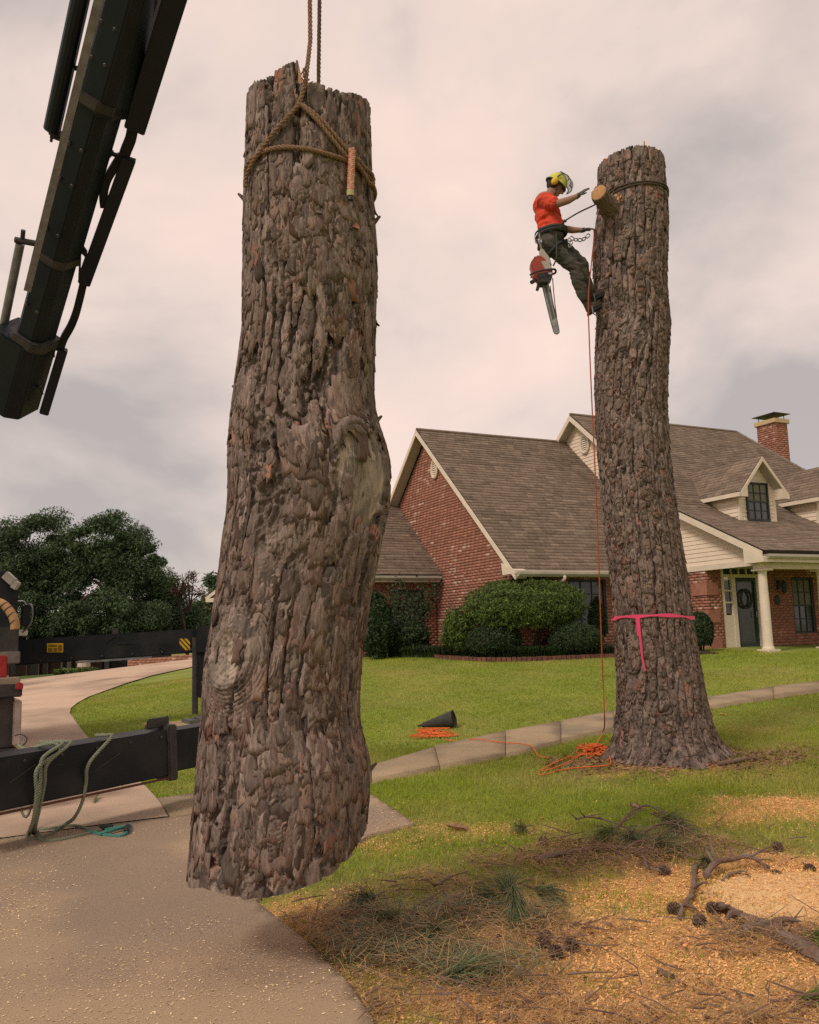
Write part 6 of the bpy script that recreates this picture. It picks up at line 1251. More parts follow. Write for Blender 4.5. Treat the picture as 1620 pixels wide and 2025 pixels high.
# lettering on the bar
PALE = mat('pale_print', (.5, .5, .46), (.45, .45, .42), .5)
def text(word, org, xd, yd, h_, mt, parent, name='lettering', ext=.0006):
    cu = bpy.data.curves.new(name, 'FONT'); cu.body = word; cu.size = h_; cu.extrude = ext; to = bpy.data.objects.new(name, cu); COL.objects.link(to)
    dg = bpy.context.evaluated_depsgraph_get(); me = bpy.data.meshes.new_from_object(to.evaluated_get(dg)); bpy.data.objects.remove(to); V = np.empty(len(me.vertices)*3); me.vertices.foreach_get('co', V); V = V.reshape(-1, 3)
    xd, yd = unit(xd), unit(yd); nd = np.cross(xd, yd); V = np.asarray(org)+V[:, :1]*xd+V[:, 1:2]*yd+V[:, 2:]*nd; me.vertices.foreach_set('co', V.ravel()); me.update(); me.materials.clear(); me.materials.append(mt); o = bpy.data.objects.new(name, me); COL.objects.link(o); adopt(o, parent); return o
text('STIHL', u0_+ax_*(.14)-sd_*.012+np.array([0, -.003, 0]), ax_, sd_ if sd_[0] > 0 else -sd_, .04, PALE, gb)
b = MB(); b.tube(catmull([Cp(1067, 462), Cp(1068, 480), Cp(1072, 497), Cp(1074, 508)], 4), .010, 6); st_ = b.build('strop', mat('pale_webbing', (.30, .27, .2), (.22, .2, .15), .9), saw_); link(Cp(1068, 476), .028, .016, np.array([.1, 0, -1]), np.array([0, 1., 0])).build('carabiner', CHROME, st_)
b = MB(); b.tube(catmull([Cp(1093, 550), Cp(1095, 575), Cp(1098, 605), Cp(1101, 628), Cp(1098, 622), Cp(1092, 590), Cp(1088, 565)], 5), .006, 6); b.build('cord', TROPE, saw_)
# ================================================================== vegetation
def leaves(P, N, size, seed, asp=.55, jit=.9, tri=False):
    "leaf quads at P with normals scattered round N; returns verts, quads, tint"
    r_ = np.random.default_rng(seed); n = len(P); nn = N+r_.normal(0, jit, (n, 3)); nn /= np.maximum(np.linalg.norm(nn, axis=1), 1e-6)[:, None]; a = r_.normal(0, 1, (n, 3)); u_ = np.cross(nn, a); u_ /= np.maximum(np.linalg.norm(u_, axis=1), 1e-6)[:, None]; v_ = np.cross(nn, u_)
    s = (size*r_.uniform(.6, 1.3, n))[:, None]; u_ = u_*s; v_ = v_*s*asp
    if tri: return np.stack([P-u_-v_*.8, P+u_*.2-v_, P+u_+v_*1.2], 1).reshape(-1, 3), np.arange(3*n).reshape(-1, 3), np.repeat(r_.uniform(0, 1, n), 3)
    V = np.stack([P-u_, P-v_*1.0+nn*s*.12, P+u_, P+v_+nn*s*.12], 1).reshape(-1, 3); return V, np.arange(4*n).reshape(-1, 4), np.repeat(r_.uniform(0, 1, n), 4)
def shell(c, rad, n, seed, lo=.72, flat_bottom=None, lump=.10, ls=.35):
    r_ = np.random.default_rng(seed); d = r_.normal(0, 1, (n, 3)); d /= np.linalg.norm(d, axis=1)[:, None]
    if flat_bottom is not None: d[:, 2] = np.where(d[:, 2] < flat_bottom, flat_bottom*r_.uniform(.2, 1, n), d[:, 2])
    th = np.arctan2(d[:, 1], d[:, 0]); q = lo+(1-lo)*r_.uniform(0, 1, n)**.5; lm = 1+lump*(fbm2(th*1.2+5, d[:, 2]*2+7, ls, seed, 3)-.5)*2; return np.asarray(c)+d*np.asarray(rad)*(q*lm)[:, None], d
LEAF1 = mat('hedge_leaf', (.12, .175, .035), (.08, .125, .027), .6, 5, attr=('tint', .45, 1.5), transl=.2, spec=.3); LEAF2 = mat('dark_leaf', (.045, .075, .024), (.030, .054, .019), .6, 5, attr=('tint', .45, 1.5), transl=.15, spec=.3)
LEAF3 = mat('bright_leaf', (.10, .13, .028), (.06, .09, .02), .6, 5, attr=('tint', .45, 1.5), transl=.25); OAK = mat('oak_leaf', (.075, .115, .048), (.050, .083, .036), .65, .35, attr=('tint', .4, 1.5), transl=.15, spec=.25); REDL = mat('red_leaf', (.14, .07, .05), (.10, .06, .045), .7, 5, attr=('tint', .5, 1.4), transl=.2)
OAK2 = mat('pale_oak_leaf', (.11, .13, .055), (.075, .095, .04), .65, .35, attr=('tint', .5, 1.4), transl=.2)
STEM = mat('shrub_stem', (.075, .055, .042), (.05, .038, .03), .9, 20)
def shrub(px, pyb, w_px, h_px, label, mt=LEAF1, n=5000, size=.035, dep=.9, flat=-.75, seed=1, stems=4, lump=.12, lo=.7, cat='shrub', dD=0, group=None, ls=.35, D0=None):
    g_ = G(px, pyb); D_ = D0 or g_[1]+dD; base = np.array([atY(px, pyb, D_)[0], D_, tz(atY(px, pyb, D_)[0], D_)]); rx = w_px/2/FPX*D_; rz = h_px/2/FPX*D_; root = empty('shrub', base, label, cat, group); c = base+ZV*rz*1.0
    P, d = shell(c, (rx, rx*dep, rz), int(n*1.9), seed, lo, flat, lump, ls); V, F, T = leaves(P, d, size*.9, seed+1, .6, .9, True); npmesh('foliage', V, F, mt, root, attrs={'tint': T})
    for k in range(stems): a = k*2.4+seed; m_ = MB(); m_.tube(catmull([base+np.array([.05*math.cos(a), .05*math.sin(a), -.05]), base+np.array([.2*rx*math.cos(a), .2*rx*math.sin(a), rz*.5]), c+np.array([.55*rx*math.cos(a), .5*rx*math.sin(a), .2*rz])], 4), [.022-.001*i for i in range(9)], 6); m_.build('stem', STEM, root)
    return root
shrub(978, 1301, 112, 66, 'low rounded clipped hedge left under the umbrella shaped shrub', LEAF2, 7500, .030, seed=4, flat=-.9, lump=.10)
shrub(1140, 1298, 108, 66, 'low rounded clipped hedge right of the umbrella shaped shrub', LEAF2, 7000, .030, seed=6, flat=-.9, lump=.07)
shrub(745, 1298, 62, 128, 'tall dark shrub at the right edge of the hanging log', LEAF2, 7000, .05, seed=8, flat=-.9, lump=.25, D0=23.0)
shrub(742, 1215, 34, 40, 'yellow green tip of shrub above the dark shrub beside the log', LEAF3, 10, .03, seed=9) if False else None
shrub(806, 1300, 90, 66, 'loose dark shrub growing under the small window', LEAF2, 5000, .045, seed=10, lump=.35, lo=.45, D0=23.6)
shrub(908, 1296, 70, 96, 'loose pale leaved shrub against the brick gable wall', LEAF1, 3600, .045, seed=12, lump=.35, lo=.45, D0=22.3)
shrub(1178, 1290, 48, 108, 'dark shrub just left of the standing pine', LEAF2, 4500, .045, seed=14, lump=.2, dD=.6)
shrub(1388, 1287, 52, 76, 'dark rounded shrub right of the standing pine by the brick corner', LEAF2, 5000, .035, seed=16, lump=.12)
# climbing sprays in front of the small window
vb = empty('climbing_shrub', atY(806, 1298, 24.0), 'straggly climbing shrub with thin sprays across the small window', 'shrub')
for k, (x1, y1) in enumerate(((775, 1165), (790, 1150), (838, 1148), (862, 1158), (858, 1180), (808, 1170), (825, 1185), (783, 1195), (800, 1205), (845, 1200))):
    D_ = 24.0; p0_ = atY(806+(x1-806)*.2, 1270, D_); p2_ = atY(x1, y1, D_+.2); m1_ = (p0_+p2_)/2+np.array([random.uniform(-.1, .1), 0, .05]); P = catmull([p0_, m1_, p2_], 10); m_ = MB(); m_.tube(P, np.linspace(.012, .004, len(P)), 5); m_.build('stem', STEM, vb)
    r_ = np.random.default_rng(k); Q = P[r_.integers(3, len(P), 220)]+r_.normal(0, .09, (220, 3)); V, F, T = leaves(Q, np.tile([0, -1., .5], (220, 1)), .04, k); npmesh('foliage', V, F, LEAF2, vb, attrs={'tint': T})
# umbrella shaped shrub on bare stems
g_ = G(1046, 1297); D_ = g_[1]+.1; uc = atY(1037, 1200, D_); um = empty('umbrella_shrub', g_, 'large umbrella shaped clipped shrub on bare stems before the brick wing', 'shrub')
k_ = FPX/D_; P, d = shell(uc, (119/k_, 90/k_, 60/k_), 42000, 71, .60, -.72, .18, .22); V, F, T = leaves(P, d*1.3, .034, 72, .6, .9, True); npmesh('foliage', V, F, LEAF1, um, attrs={'tint': T})
for k, (bx, tx, ty, dy) in enumerate(((1038, 965, 1225, -.3), (1042, 1000, 1222, .3), (1046, 1050, 1220, 0), (1050, 1085, 1222, -.3), (1055, 1118, 1226, .2), (1048, 1030, 1215, .5))): a_ = atY(bx, 1296, D_); c_ = atY(tx, ty, D_+dy); m_ = MB(); m_.tube(catmull([a_-ZV*.05, a_*.55+c_*.45+np.array([0, 0, .06]), c_, c_+ZV*.25], 5), np.linspace(.055, .02, 16), 8); m_.build('stem', STEM, um)
# strappy ground cover along the bed
r_ = np.random.default_rng(9); n = 9000; px = r_.uniform(700, 1215, n); P = []
ca_, cb_ = G(735, 1299), G(900, 1302); cc_, ce_ = G(1100, 1302), G(1330, 1297)
line = catmull([ca_, cb_, G(1000, 1304), cc_, ce_], 20); t = r_.uniform(0, len(line)-1.001, n); i = t.astype(int); q = line[i]+(line[i+1]-line[i])*(t-i)[:, None]; q[:, 1] += np.abs(r_.normal(.12, .35, n)); q[:, 2] = tz(q[:, 0], q[:, 1])
a = r_.uniform(0, 6.28, n); h_ = r_.uniform(.10, .30, n); dd_ = np.stack([np.cos(a), np.sin(a), np.zeros(n)], -1); s_ = np.stack([-np.sin(a), np.cos(a), np.zeros(n)], -1)*.008; m1_ = q+dd_*(h_*.35)[:, None]+ZV*h_[:, None]; m2_ = q+dd_*(h_*.9)[:, None]+ZV*(h_*.75)[:, None]
V = np.stack([q-s_, q+s_, m1_+s_, m1_-s_, m2_], 1).reshape(-1, 3); i5 = np.arange(n)[:, None]*5; o = npmesh('ground_cover', V, [i5+np.array([[0, 1, 2, 3]]), i5+np.array([[3, 2, 4]])], LEAF2, attrs={'tint': np.repeat(r_.uniform(0, 1, n), 5)}); tag(o, 'dark strappy ground cover along the planting bed', 'ground cover', None, 'stuff')
m_ = MB(); c_ = atY(765, 1263, 23.3); m_.ball(c_, .085, 16, 10); m_.tube([c_-ZV*.08, [c_[0], c_[1], tz(c_[0], c_[1])]], .02, 8); o = m_.build('garden_globe', WHITE, smooth=True); tag(o, 'small white globe lamp on a post among the dark shrubs', 'lamp')
# soil of the bed
BED = mat('bed_mulch', (.045, .03, .02), (.03, .02, .014), .95, 20, bump=.01)
bedp = [line[0]+np.array([-3, .2, 0]), *[p+np.array([0, .08, 0]) for p in line[::8]], line[-1]+np.array([1.2, .2, 0]), H(4.9, -.2, 0), H(.1, -.15, 0), H(-.2, 4.1, 0), H(-5, 4.1, 0)]
o = drape('planting_bed', bedp, BED, .012, .4); tag(o, 'dark mulched planting bed along the house wall', None, None, 'structure')
# ---- big trees far left
def big_tree(px, D_, blobs_, label, mt, nl, size, seed, trunk_r=.35, group='trees beyond the street', clump=.75, sky_gap=1.0, base_px=None):
    r_ = np.random.default_rng(seed); bx = atY(base_px or px, 1300, D_)[0]; base = np.array([bx, D_, tz(bx, D_)]); root = empty('broadleaf_tree', base, label, 'tree', group)
    C_ = [(atY(x, y, D_+dd), rx/FPX*D_, ry/FPX*D_) for x, y, rx, ry, dd in blobs_]; Ps = []; Ns = []; tot = sum(rx*ry for _, rx, ry in C_)
    cl = []
    for c, rx, ry in C_:
        m2 = max(6, int(190*rx*ry/tot*sky_gap))
        for _ in range(m2):
            d = unit(r_.normal(0, 1, 3)); q = r_.uniform(.45, 1.0)**.6; cc = c+d*np.array([rx, rx*.8, ry])*q*.88; cl.append((cc, d)); k = int(nl/190/sky_gap)
            o_ = r_.normal(0, 1, (k, 3)); o_ /= np.linalg.norm(o_, axis=1)[:, None]; o_ *= (r_.uniform(0, 1, k)**.45)[:, None]*np.array([clump, clump, clump*.62])*r_.uniform(.35, 1.35); Ps.append(cc+o_); Ns.append(o_/clump*.8+np.array([0, 0, .5]))
    P, N_ = np.concatenate(Ps), np.concatenate(Ns); V, F, T = leaves(P, N_, size, seed+1, .7, .7, True); npmesh('crown', V, F, mt, root, attrs={'tint': T})
    top = C_[0][0]; m_ = MB(); m_.tube(catmull([base-ZV*.2, base*.5+top*.5+np.array([.2, 0, -.5]), top], 5), np.linspace(trunk_r, trunk_r*.35, 11), 9); m_.build('trunk', STEM, root)
    for j in range(0, len(cl), max(1, len(cl)//9)): cc, d = cl[j]; s_ = base+(top-base)*r_.uniform(.45, .8); m_ = MB(); m_.tube(catmull([s_, (s_+cc)/2+ZV*.3, cc], 4), np.linspace(trunk_r*.35, .03, 9), 6); m_.build('limb', STEM, root)
    return root
big_tree(70, 47, [(70, 1080, 95, 85, 0), (20, 1130, 90, 90, 0), (120, 1150, 80, 80, 1), (60, 1200, 130, 60, 0), (-60, 1110, 90, 100, 1), (20, 1238, 120, 35, -1), (110, 1235, 80, 35, 0)], 'large dark oak at the left edge behind the truck', OAK, 120000, .075, 101, clump=.85)
big_tree(215, 46, [(210, 1085, 85, 72, 0), (265, 1105, 55, 60, 0), (180, 1160, 70, 75, 1), (270, 1170, 75, 70, 0), (230, 1215, 110, 50, -1), (180, 1245, 110, 28, 0), (290, 1240, 80, 30, 0)], 'large dark oak right of the leftmost oak with rounded crown', OAK, 120000, .075, 103, clump=.85)
big_tree(335, 52, [(310, 1190, 55, 50, 0), (345, 1225, 55, 38, 0), (290, 1235, 70, 35, 0)], 'lower dark tree at the foot of the big oaks', OAK, 36000, .08, 105, .2, clump=.8)
big_tree(398, 55, [(398, 1218, 38, 32, 0), (435, 1205, 40, 45, 1), (370, 1240, 40, 25, 0)], 'pale green bushy tree beside the hanging log', OAK2, 9000, .15, 107, .2, clump=.6)
big_tree(372, 50, [(345, 1148, 14, 10, 0), (362, 1165, 26, 14, 0), (380, 1140, 9, 14, 0), (396, 1172, 12, 10, 0)], 'thin half bare tree with sparse reddish leaves', REDL, 1500, .07, 109, .12, clump=.4)
for k, (x0, x1) in enumerate(((375, 372), (372, 360), (376, 384), (378, 368))): m_ = MB(); D_ = 50; m_.tube(catmull([atY(x0, 1210, D_), atY((x0+x1)/2, 1170, D_), atY(x1, 1130+3*k, D_)], 4), np.linspace(.06, .015, 9), 5); m_.build('limb', STEM, bpy.data.objects['broadleaf_tree.004'])
big_tree(422, 60, [(424, 1150, 14, 12, 0), (440, 1165, 20, 20, 0)], 'small dark tree top showing above the eave left of the log', OAK, 2500, .15, 111, .15, clump=.6)
for k, (px, D_, hw, ht) in enumerate(((-150, 70, 160, 90), (480, 75, 120, 60), (680, 80, 140, 55), (900, 95, 200, 45))):
    big_tree(px, D_, [(px, 1255-ht*.5, hw*.6, ht*.6, 0), (px+hw*.5, 1265-ht*.4, hw*.5, ht*.5, 0), (px-hw*.5, 1265-ht*.4, hw*.5, ht*.5, 0)], ('dark distant tree beyond the left edge oak', 'distant tree hidden behind the hanging log', 'distant tree behind the low wing of the house', 'distant tree behind the brick house')[k], OAK, 5000, .22, 120+k, .25)
# ---- neighbouring houses
nb1 = empty('neighbour_house', atY(150, 1335, 42), 'low dark brick bungalow across the street under the stabiliser beam', 'house')
NW = mat('neighbour_wall', (.10, .06, .045), (.07, .045, .035), .9, 6); ND = mat('neighbour_glass', (.025, .028, .03), (.03, .035, .035), .15, 4); NC = mat('neighbour_trim', (.34, .29, .24), (.3, .25, .2), .8)
def nbox(px0, py0, px1, py1, D_, dep, name, mt, root, zb=None):
    a, b = atY(px0, py1, D_), atY(px1, py0, D_)
    m_ = MB(); m_.obox([a[0], D_, a[2]], [b[0]-a[0], 0, 0], [0, dep, 0], [0, 0, b[2]-a[2]]); return m_.build(name, mt, root)
nbox(-300, 1270, 262, 1345, 43.5, 7, 'wall', NW, nb1); a, b = atY(-320, 1276, 41.6), atY(275, 1262, 41.6); m_ = MB(); zz = atY(0, 1276, 41.6)[2]; m_.prism([[a[0], 41.4, zz], [a[0], 47, zz+.25], [a[0], 52, zz]], [b[0]-a[0], 0, 0]); m_.build('roof', ROOFB, nb1)
for x0, x1, y0, y1, mt in ((60, 78, 1305, 1335, ND), (84, 92, 1303, 1336, ND), (120, 124, 1300, 1322, NC), (132, 141, 1302, 1322, NC), (150, 163, 1300, 1322, BLIND), (190, 202, 1303, 1328, NW), (206, 216, 1303, 1328, mat('neighbour_grey', (.16, .17, .18), (.12, .13, .14), .8)), (222, 250, 1303, 1328, ND)): nbox(x0, y0, x1, y1, 43.3, .16, 'window' if mt in (ND, BLIND) else 'panel', mt, nb1)
for x_ in (52, 76, 93): nbox(x_-1, 1298, x_+1.5, 1338, 42.0, .15, 'porch_post', NW, nb1)
m_ = MB(); u0_ = atY(166, 1321, 41); m_.lathe([(.30, .05), (.26, .3), (.12, .75), (.03, .95)], u0_, n=10); m_.tube([u0_-ZV*.3, u0_+ZV*.1], .03, 6); o = m_.build('patio_umbrella', mat('pale_canvas', (.6, .42, .36), (.5, .35, .3), .9)); tag(o, 'folded pale pink patio umbrella across the street', 'umbrella')
gq = atY(128, 1338, 39.5); 
hd = empty('street_hedge', gq, 'low clipped hedge in front of the bungalow across the street', 'hedge'); r_ = np.random.default_rng(3); n = 4000; a, b = atY(113, 1338, 39.5), atY(188, 1322, 39.5); P = np.stack([r_.uniform(a[0], b[0], n), 39.5+r_.uniform(-.5, .5, n), r_.uniform(a[2]-.2, b[2], n)], -1); V, F, T = leaves(P, np.tile([0, -.6, .6], (n, 1)), .09, 5); npmesh('foliage', V, F, LEAF1, hd, attrs={'tint': T})
# brick retaining wall beside the drive
rw = empty('retaining_wall', atY(320, 1310, 33), 'long low red brick retaining wall beside the far end of the drive', 'wall')
A_, B_ = atY(252, 1326, 33.5), atY(420, 1294, 31); wd_ = B_-A_; ud = unit(wd_*np.array([1, 1, 0])); Lw = np.linalg.norm(wd_[:2]); nn_ = np.array([ud[1], -ud[0], 0]); top0 = atY(252, 1305, 33.5)[2]; top1 = atY(420, 1287, 31)[2]
brick_wall([(0, A_[2]-.5), (Lw*1.6, B_[2]-.3), (Lw*1.6, max(top1, B_[2]+.15)), (0, top0)], np.array([A_[0], A_[1], 0]), ud, nn_, rw, seed=55, bl=.25, bh=.085)
# street verge
vg = drape('verge', [atY(-60, 1352, 36.5), atY(60, 1349, 36.2), atY(160, 1337, 35), atY(252, 1326, 33.8), atY(252, 1320, 42), np.array([-45, 42.5, 0]), np.array([-45, 37.8, 0])], mat('verge_grass', (.085, .125, .025), (.06, .09, .02), .95, 5, bump=.02, bscale=20), .05, .6); tag(vg, 'strip of grass verge before the bungalow', None, None, 'structure')
nb2 = empty('cream_house', atY(440, 1200, 36), 'cream eaved house corner showing at the left edge of the hanging log', 'house')
nbox(428, 1190, 640, 1290, 37.5, 5, 'wall', NC, nb2); e0, e1_, e2_ = atY(408, 1187, 36.5), atY(432, 1168, 36.5), atY(660, 1150, 36.5); m_ = MB(); m_.prism([e0, e1_, e2_, atY(660, 1187, 36.5)], [0, 6, 0]); m_.build('roof', SHING, nb2); m_ = MB(); m_.beam(e0+np.array([0, -.05, 0]), atY(660, 1187, 36.4), .12, .16); m_.build('fascia', WHITE, nb2); m_ = MB(); m_.beam(e0+np.array([0, -.05, .05]), e1_+np.array([0, -.05, .03]), .12, .12); m_.build('rake_board', WHITE, nb2)

# ================================================================== branches, needles, cones on the ground
BRN_ = mat('branch_bark', (.21, .125, .085), (.12, .072, .055), .9, 25, bump=.004, bscale=70, c3=(.20, .16, .13), n3=6)
def Gz(px, py, h=0): p = G(px, py); p[2] = gz(p[0:1], p[1:2])[0]+h; return p
def branch(pts, r0_, r1_, label, twigs=4, seed=1, lift=.0, name='fallen_branch', tl=(.12, .3)):
    r_ = np.random.default_rng(seed); P = [Gz(*p, r0_*.7+lift*(1 if 0 < i < len(pts)-1 else .3)) for i, p in enumerate(pts)]; C = catmull(P, 6); C[:, :2] += r_.normal(0, .004, (len(C), 2)); root = empty(name, P[0], label, 'branch', 'pine branches on the ground')
    m_ = MB(); m_.tube(C, np.linspace(r0_, r1_, len(C))*(1+r_.normal(0, .08, len(C))), 9); m_.build('stem', BRN_, root)
    for k in range(twigs):
        i = r_.integers(1, len(C)-1); d = unit(C[i]-C[i-1]); s = unit(np.cross(d, ZV))*r_.choice([-1, 1]); l = r_.uniform(*tl); q1 = C[i]+(d*.5+s*.6+ZV*r_.uniform(.0, .5))*l*.5; q2 = q1+(d*.6+s*.4+ZV*r_.uniform(-.3, .3))*l*.5; q2[2] = max(q2[2], gz(q2[0:1], q2[1:2])[0]+.006); m_ = MB(); m_.tube(catmull([C[i], q1, q2], 4), np.linspace(r1_*.8+.002, .0025, 9), 6); m_.build('twig', BRN_, root)
    return root
branch([(1062, 1706), (1100, 1702), (1150, 1692), (1200, 1686), (1250, 1688), (1300, 1692)], .026, .014, 'thick fallen branch lying level across the middle brush pile', 7, 1, .03)
branch([(1262, 1690), (1274, 1705), (1280, 1722), (1300, 1730), (1312, 1728)], .013, .008, 'short curved pale branch below the end of the level branch', 2, 2, .03)
branch([(1376, 1712), (1374, 1745), (1368, 1775), (1352, 1800), (1344, 1818)], .018, .013, 'upright looking lichen grey branch right of the sawdust clearing', 2, 3, .02)
branch([(1396, 1738), (1420, 1726), (1450, 1716), (1485, 1712), (1520, 1722)], .022, .012, 'forked branch with upright twigs before the sawdust mound', 9, 4, .06, tl=(.15, .35))
branch([(1425, 1796), (1450, 1810), (1480, 1828), (1515, 1842), (1545, 1862), (1590, 1885), (1640, 1906)], .022, .040, 'thick dark branch at the lower right edge', 4, 5, .02)
branch([(1463, 1852), (1490, 1846), (1520, 1852), (1540, 1862)], .022, .03, 'stubby side branch joining the thick dark branch', 1, 6, .02)
branch([(1560, 1858), (1590, 1865), (1640, 1880)], .010, .006, 'thin twig with needles at the lower right edge', 3, 7, .03)
branch([(1422, 1513), (1450, 1509), (1480, 1504), (1502, 1503)], .026, .018, 'short grey branch lying right of the standing pine foot', 1, 8, .01)
branch([(1140, 1625), (1165, 1634), (1200, 1640), (1260, 1650)], .010, .005, 'thin dry branch at the back of the middle brush pile', 6, 9, .08)
branch([(1215, 1660), (1250, 1640), (1290, 1628), (1330, 1640)], .012, .005, 'arched dry branch on top of the middle brush pile', 8, 10, .14)
branch([(1240, 1680), (1290, 1660), (1340, 1655), (1390, 1668)], .011, .005, 'dry branch crossing the right side of the brush pile', 8, 11, .10)
branch([(1430, 1745), (1450, 1732), (1480, 1735)], .012, .007, 'short branch beneath the forked branch', 2, 12, .02)
branch([(640, 1850), (700, 1838), (760, 1836), (820, 1845)], .009, .004, 'thin dry branch in the near brush pile by the drive', 6, 13, .08)
branch([(860, 1760), (880, 1790), (890, 1830), (930, 1850)], .008, .004, 'thin upright dry branch behind the near needle tuft', 6, 14, .12)
branch([(880, 1900), (940, 1892), (1000, 1880), (1040, 1875)], .008, .004, 'thin dry branch in front of the near needle tuft', 5, 15, .05)
branch([(1300, 1920), (1318, 1926), (1330, 1932)], .016, .014, 'small dark stick on the sawdust at the bottom', 0, 16)
branch([(588, 1878), (630, 1886), (668, 1896)], .008, .005, 'short pale stick at the edge of the drive', 1, 17)
STK2 = mat('peeled_stick', (.55, .40, .24), (.45, .32, .18), .8, 12); m_ = MB(); a_, b_ = Gz(893, 1920, .02), Gz(922, 1936, .012); m_.beam(a_, b_, .016, .008); o = m_.build('peeled_stick', STK2); tag(o, 'short pale peeled stick in the lower brush pile', 'stick')
NEED = mat('green_needle', (.13, .17, .075), (.10, .13, .06), .55, 20, attr=('tint', .5, 1.5), spec=.3, attr_cols=[('dry', (.36, .22, .10))])
NEEDY = mat('bright_needle', (.15, .22, .045), (.12, .17, .04), .55, 20, attr=('tint', .5, 1.5), spec=.3, attr_cols=[('dry', (.36, .22, .10))])
def tuft(px, py, tx, ty, n, ln, spread, label, mt=NEED, seed=1, h0=.03, h1=.05, wd=.0013):
    "needle tuft: twig end at (px,py), needles sweep towards (tx,ty)"
    r_ = np.random.default_rng(seed); b0 = Gz(px, py, h0); t0 = Gz(tx, ty, h1); ax = unit(t0-b0); root = empty('pine_tuft', b0, label, 'pine tuft', 'green pine tufts on the ground'); s0 = b0+(t0-b0)*(r_.uniform(0, 1, n)**1.2*.35)[:, None]+r_.normal(0, .01, (n, 3))
    d = ax+r_.normal(0, spread*1.35, (n, 3)); d /= np.linalg.norm(d, axis=1)[:, None]; l = ln*r_.uniform(.65, 1.15, n); dr = np.zeros((n, 3)); dr[:, 2] = -.25*l; p1 = s0+d*(l*.5)[:, None]; p2 = s0+d*l[:, None]+dr*.6; gnd = gz(p2[:, 0], p2[:, 1])+.004; p2[:, 2] = np.maximum(p2[:, 2], gnd); p1[:, 2] = np.maximum(p1[:, 2], gz(p1[:, 0], p1[:, 1])+.006)
    s = np.cross(d, r_.normal(0, 1, (n, 3))); s /= np.maximum(np.linalg.norm(s, axis=1), 1e-6)[:, None]; s *= wd; V = np.stack([s0-s, s0+s, p1+s, p1-s, p2], 1).reshape(-1, 3); i5 = np.arange(n)[:, None]*5
    q = npmesh('needles', V, [i5+np.array([[0, 1, 2, 3]]), i5+np.array([[3, 2, 4]])], mt, root, attrs={'tint': np.repeat(r_.uniform(0, 1, n), 5), 'dry': np.repeat((r_.uniform(0, 1, n) < .22)*.9, 5)}); m_ = MB(); m_.tube([b0-ax*.12, b0, b0+(t0-b0)*.35], [.006, .007, .004], 6); m_.build('twig', BRN_, root)
    return root
tuft(1018, 1790, 1030, 1890, 900, .30, .13, 'big grey green pine needle tuft standing in the lower brush pile', seed=1, h0=.12, h1=.03)
tuft(1010, 1792, 1000, 1775, 500, .20, .5, 'spreading pine needles behind the big grey green tuft', seed=2, h0=.10, h1=.14)
tuft(930, 1856, 905, 1885, 260, .15, .12, 'small bright green needle brush left of the big tuft', NEEDY, 3)
tuft(740, 1790, 690, 1815, 600, .24, .35, 'green needle tuft at the left of the near brush pile', seed=4, h0=.06)
tuft(790, 1830, 730, 1860, 500, .24, .4, 'dull green needle tuft in the near brush pile', seed=5, h0=.05)
tuft(860, 1845, 850, 1885, 400, .22, .35, 'grey green needle tuft between the near brush and the big tuft', seed=6, h0=.05)
tuft(980, 1790, 950, 1785, 350, .2, .3, 'dark needle tuft left of the spreading needles', seed=7, h0=.08)
tuft(1060, 1780, 1095, 1785, 350, .2, .25, 'needle tuft pointing right beside the big tuft', seed=8, h0=.08)
tuft(1215, 1662, 1175, 1680, 500, .24, .25, 'bright green needle fan at the left of the middle brush pile', NEEDY, 9, h0=.10)
tuft(1245, 1665, 1262, 1690, 400, .2, .35, 'green needle tuft under the level branch', seed=10, h0=.08)
tuft(1310, 1640, 1360, 1650, 500, .26, .3, 'grey green needle tuft at the right back of the brush pile', seed=11, h0=.10)
tuft(1290, 1680, 1340, 1695, 500, .24, .35, 'dull needle tuft at the right of the level branch', seed=12, h0=.05)
tuft(1400, 1708, 1390, 1730, 300, .14, .4, 'short green needle tuft beside the lichen grey branch', seed=13, h0=.05)
tuft(1590, 1860, 1640, 1875, 300, .24, .2, 'needle tuft at the lower right edge', NEEDY, 14)
tuft(880, 1940, 960, 1935, 350, .25, .3, 'sparse green needles at the bottom of the near brush pile', seed=15)
tuft(1040, 1640, 1010, 1655, 200, .18, .35, 'faint needle tuft on the grass left of the middle brush pile', seed=16)
tuft(1580, 1985, 1640, 1990, 120, .22, .2, 'few yellowish needles at the bottom right corner', NEEDY, 17)
tuft(188, 1592, 198, 1568, 60, .14, .4, 'little green pine sprig lying on the far drive', seed=18, h0=.02, h1=.12, wd=.0022)
CONE = mat('pine_cone', (.17, .11, .08), (.11, .07, .052), .85, 30, attr=('tint', .6, 1.4))
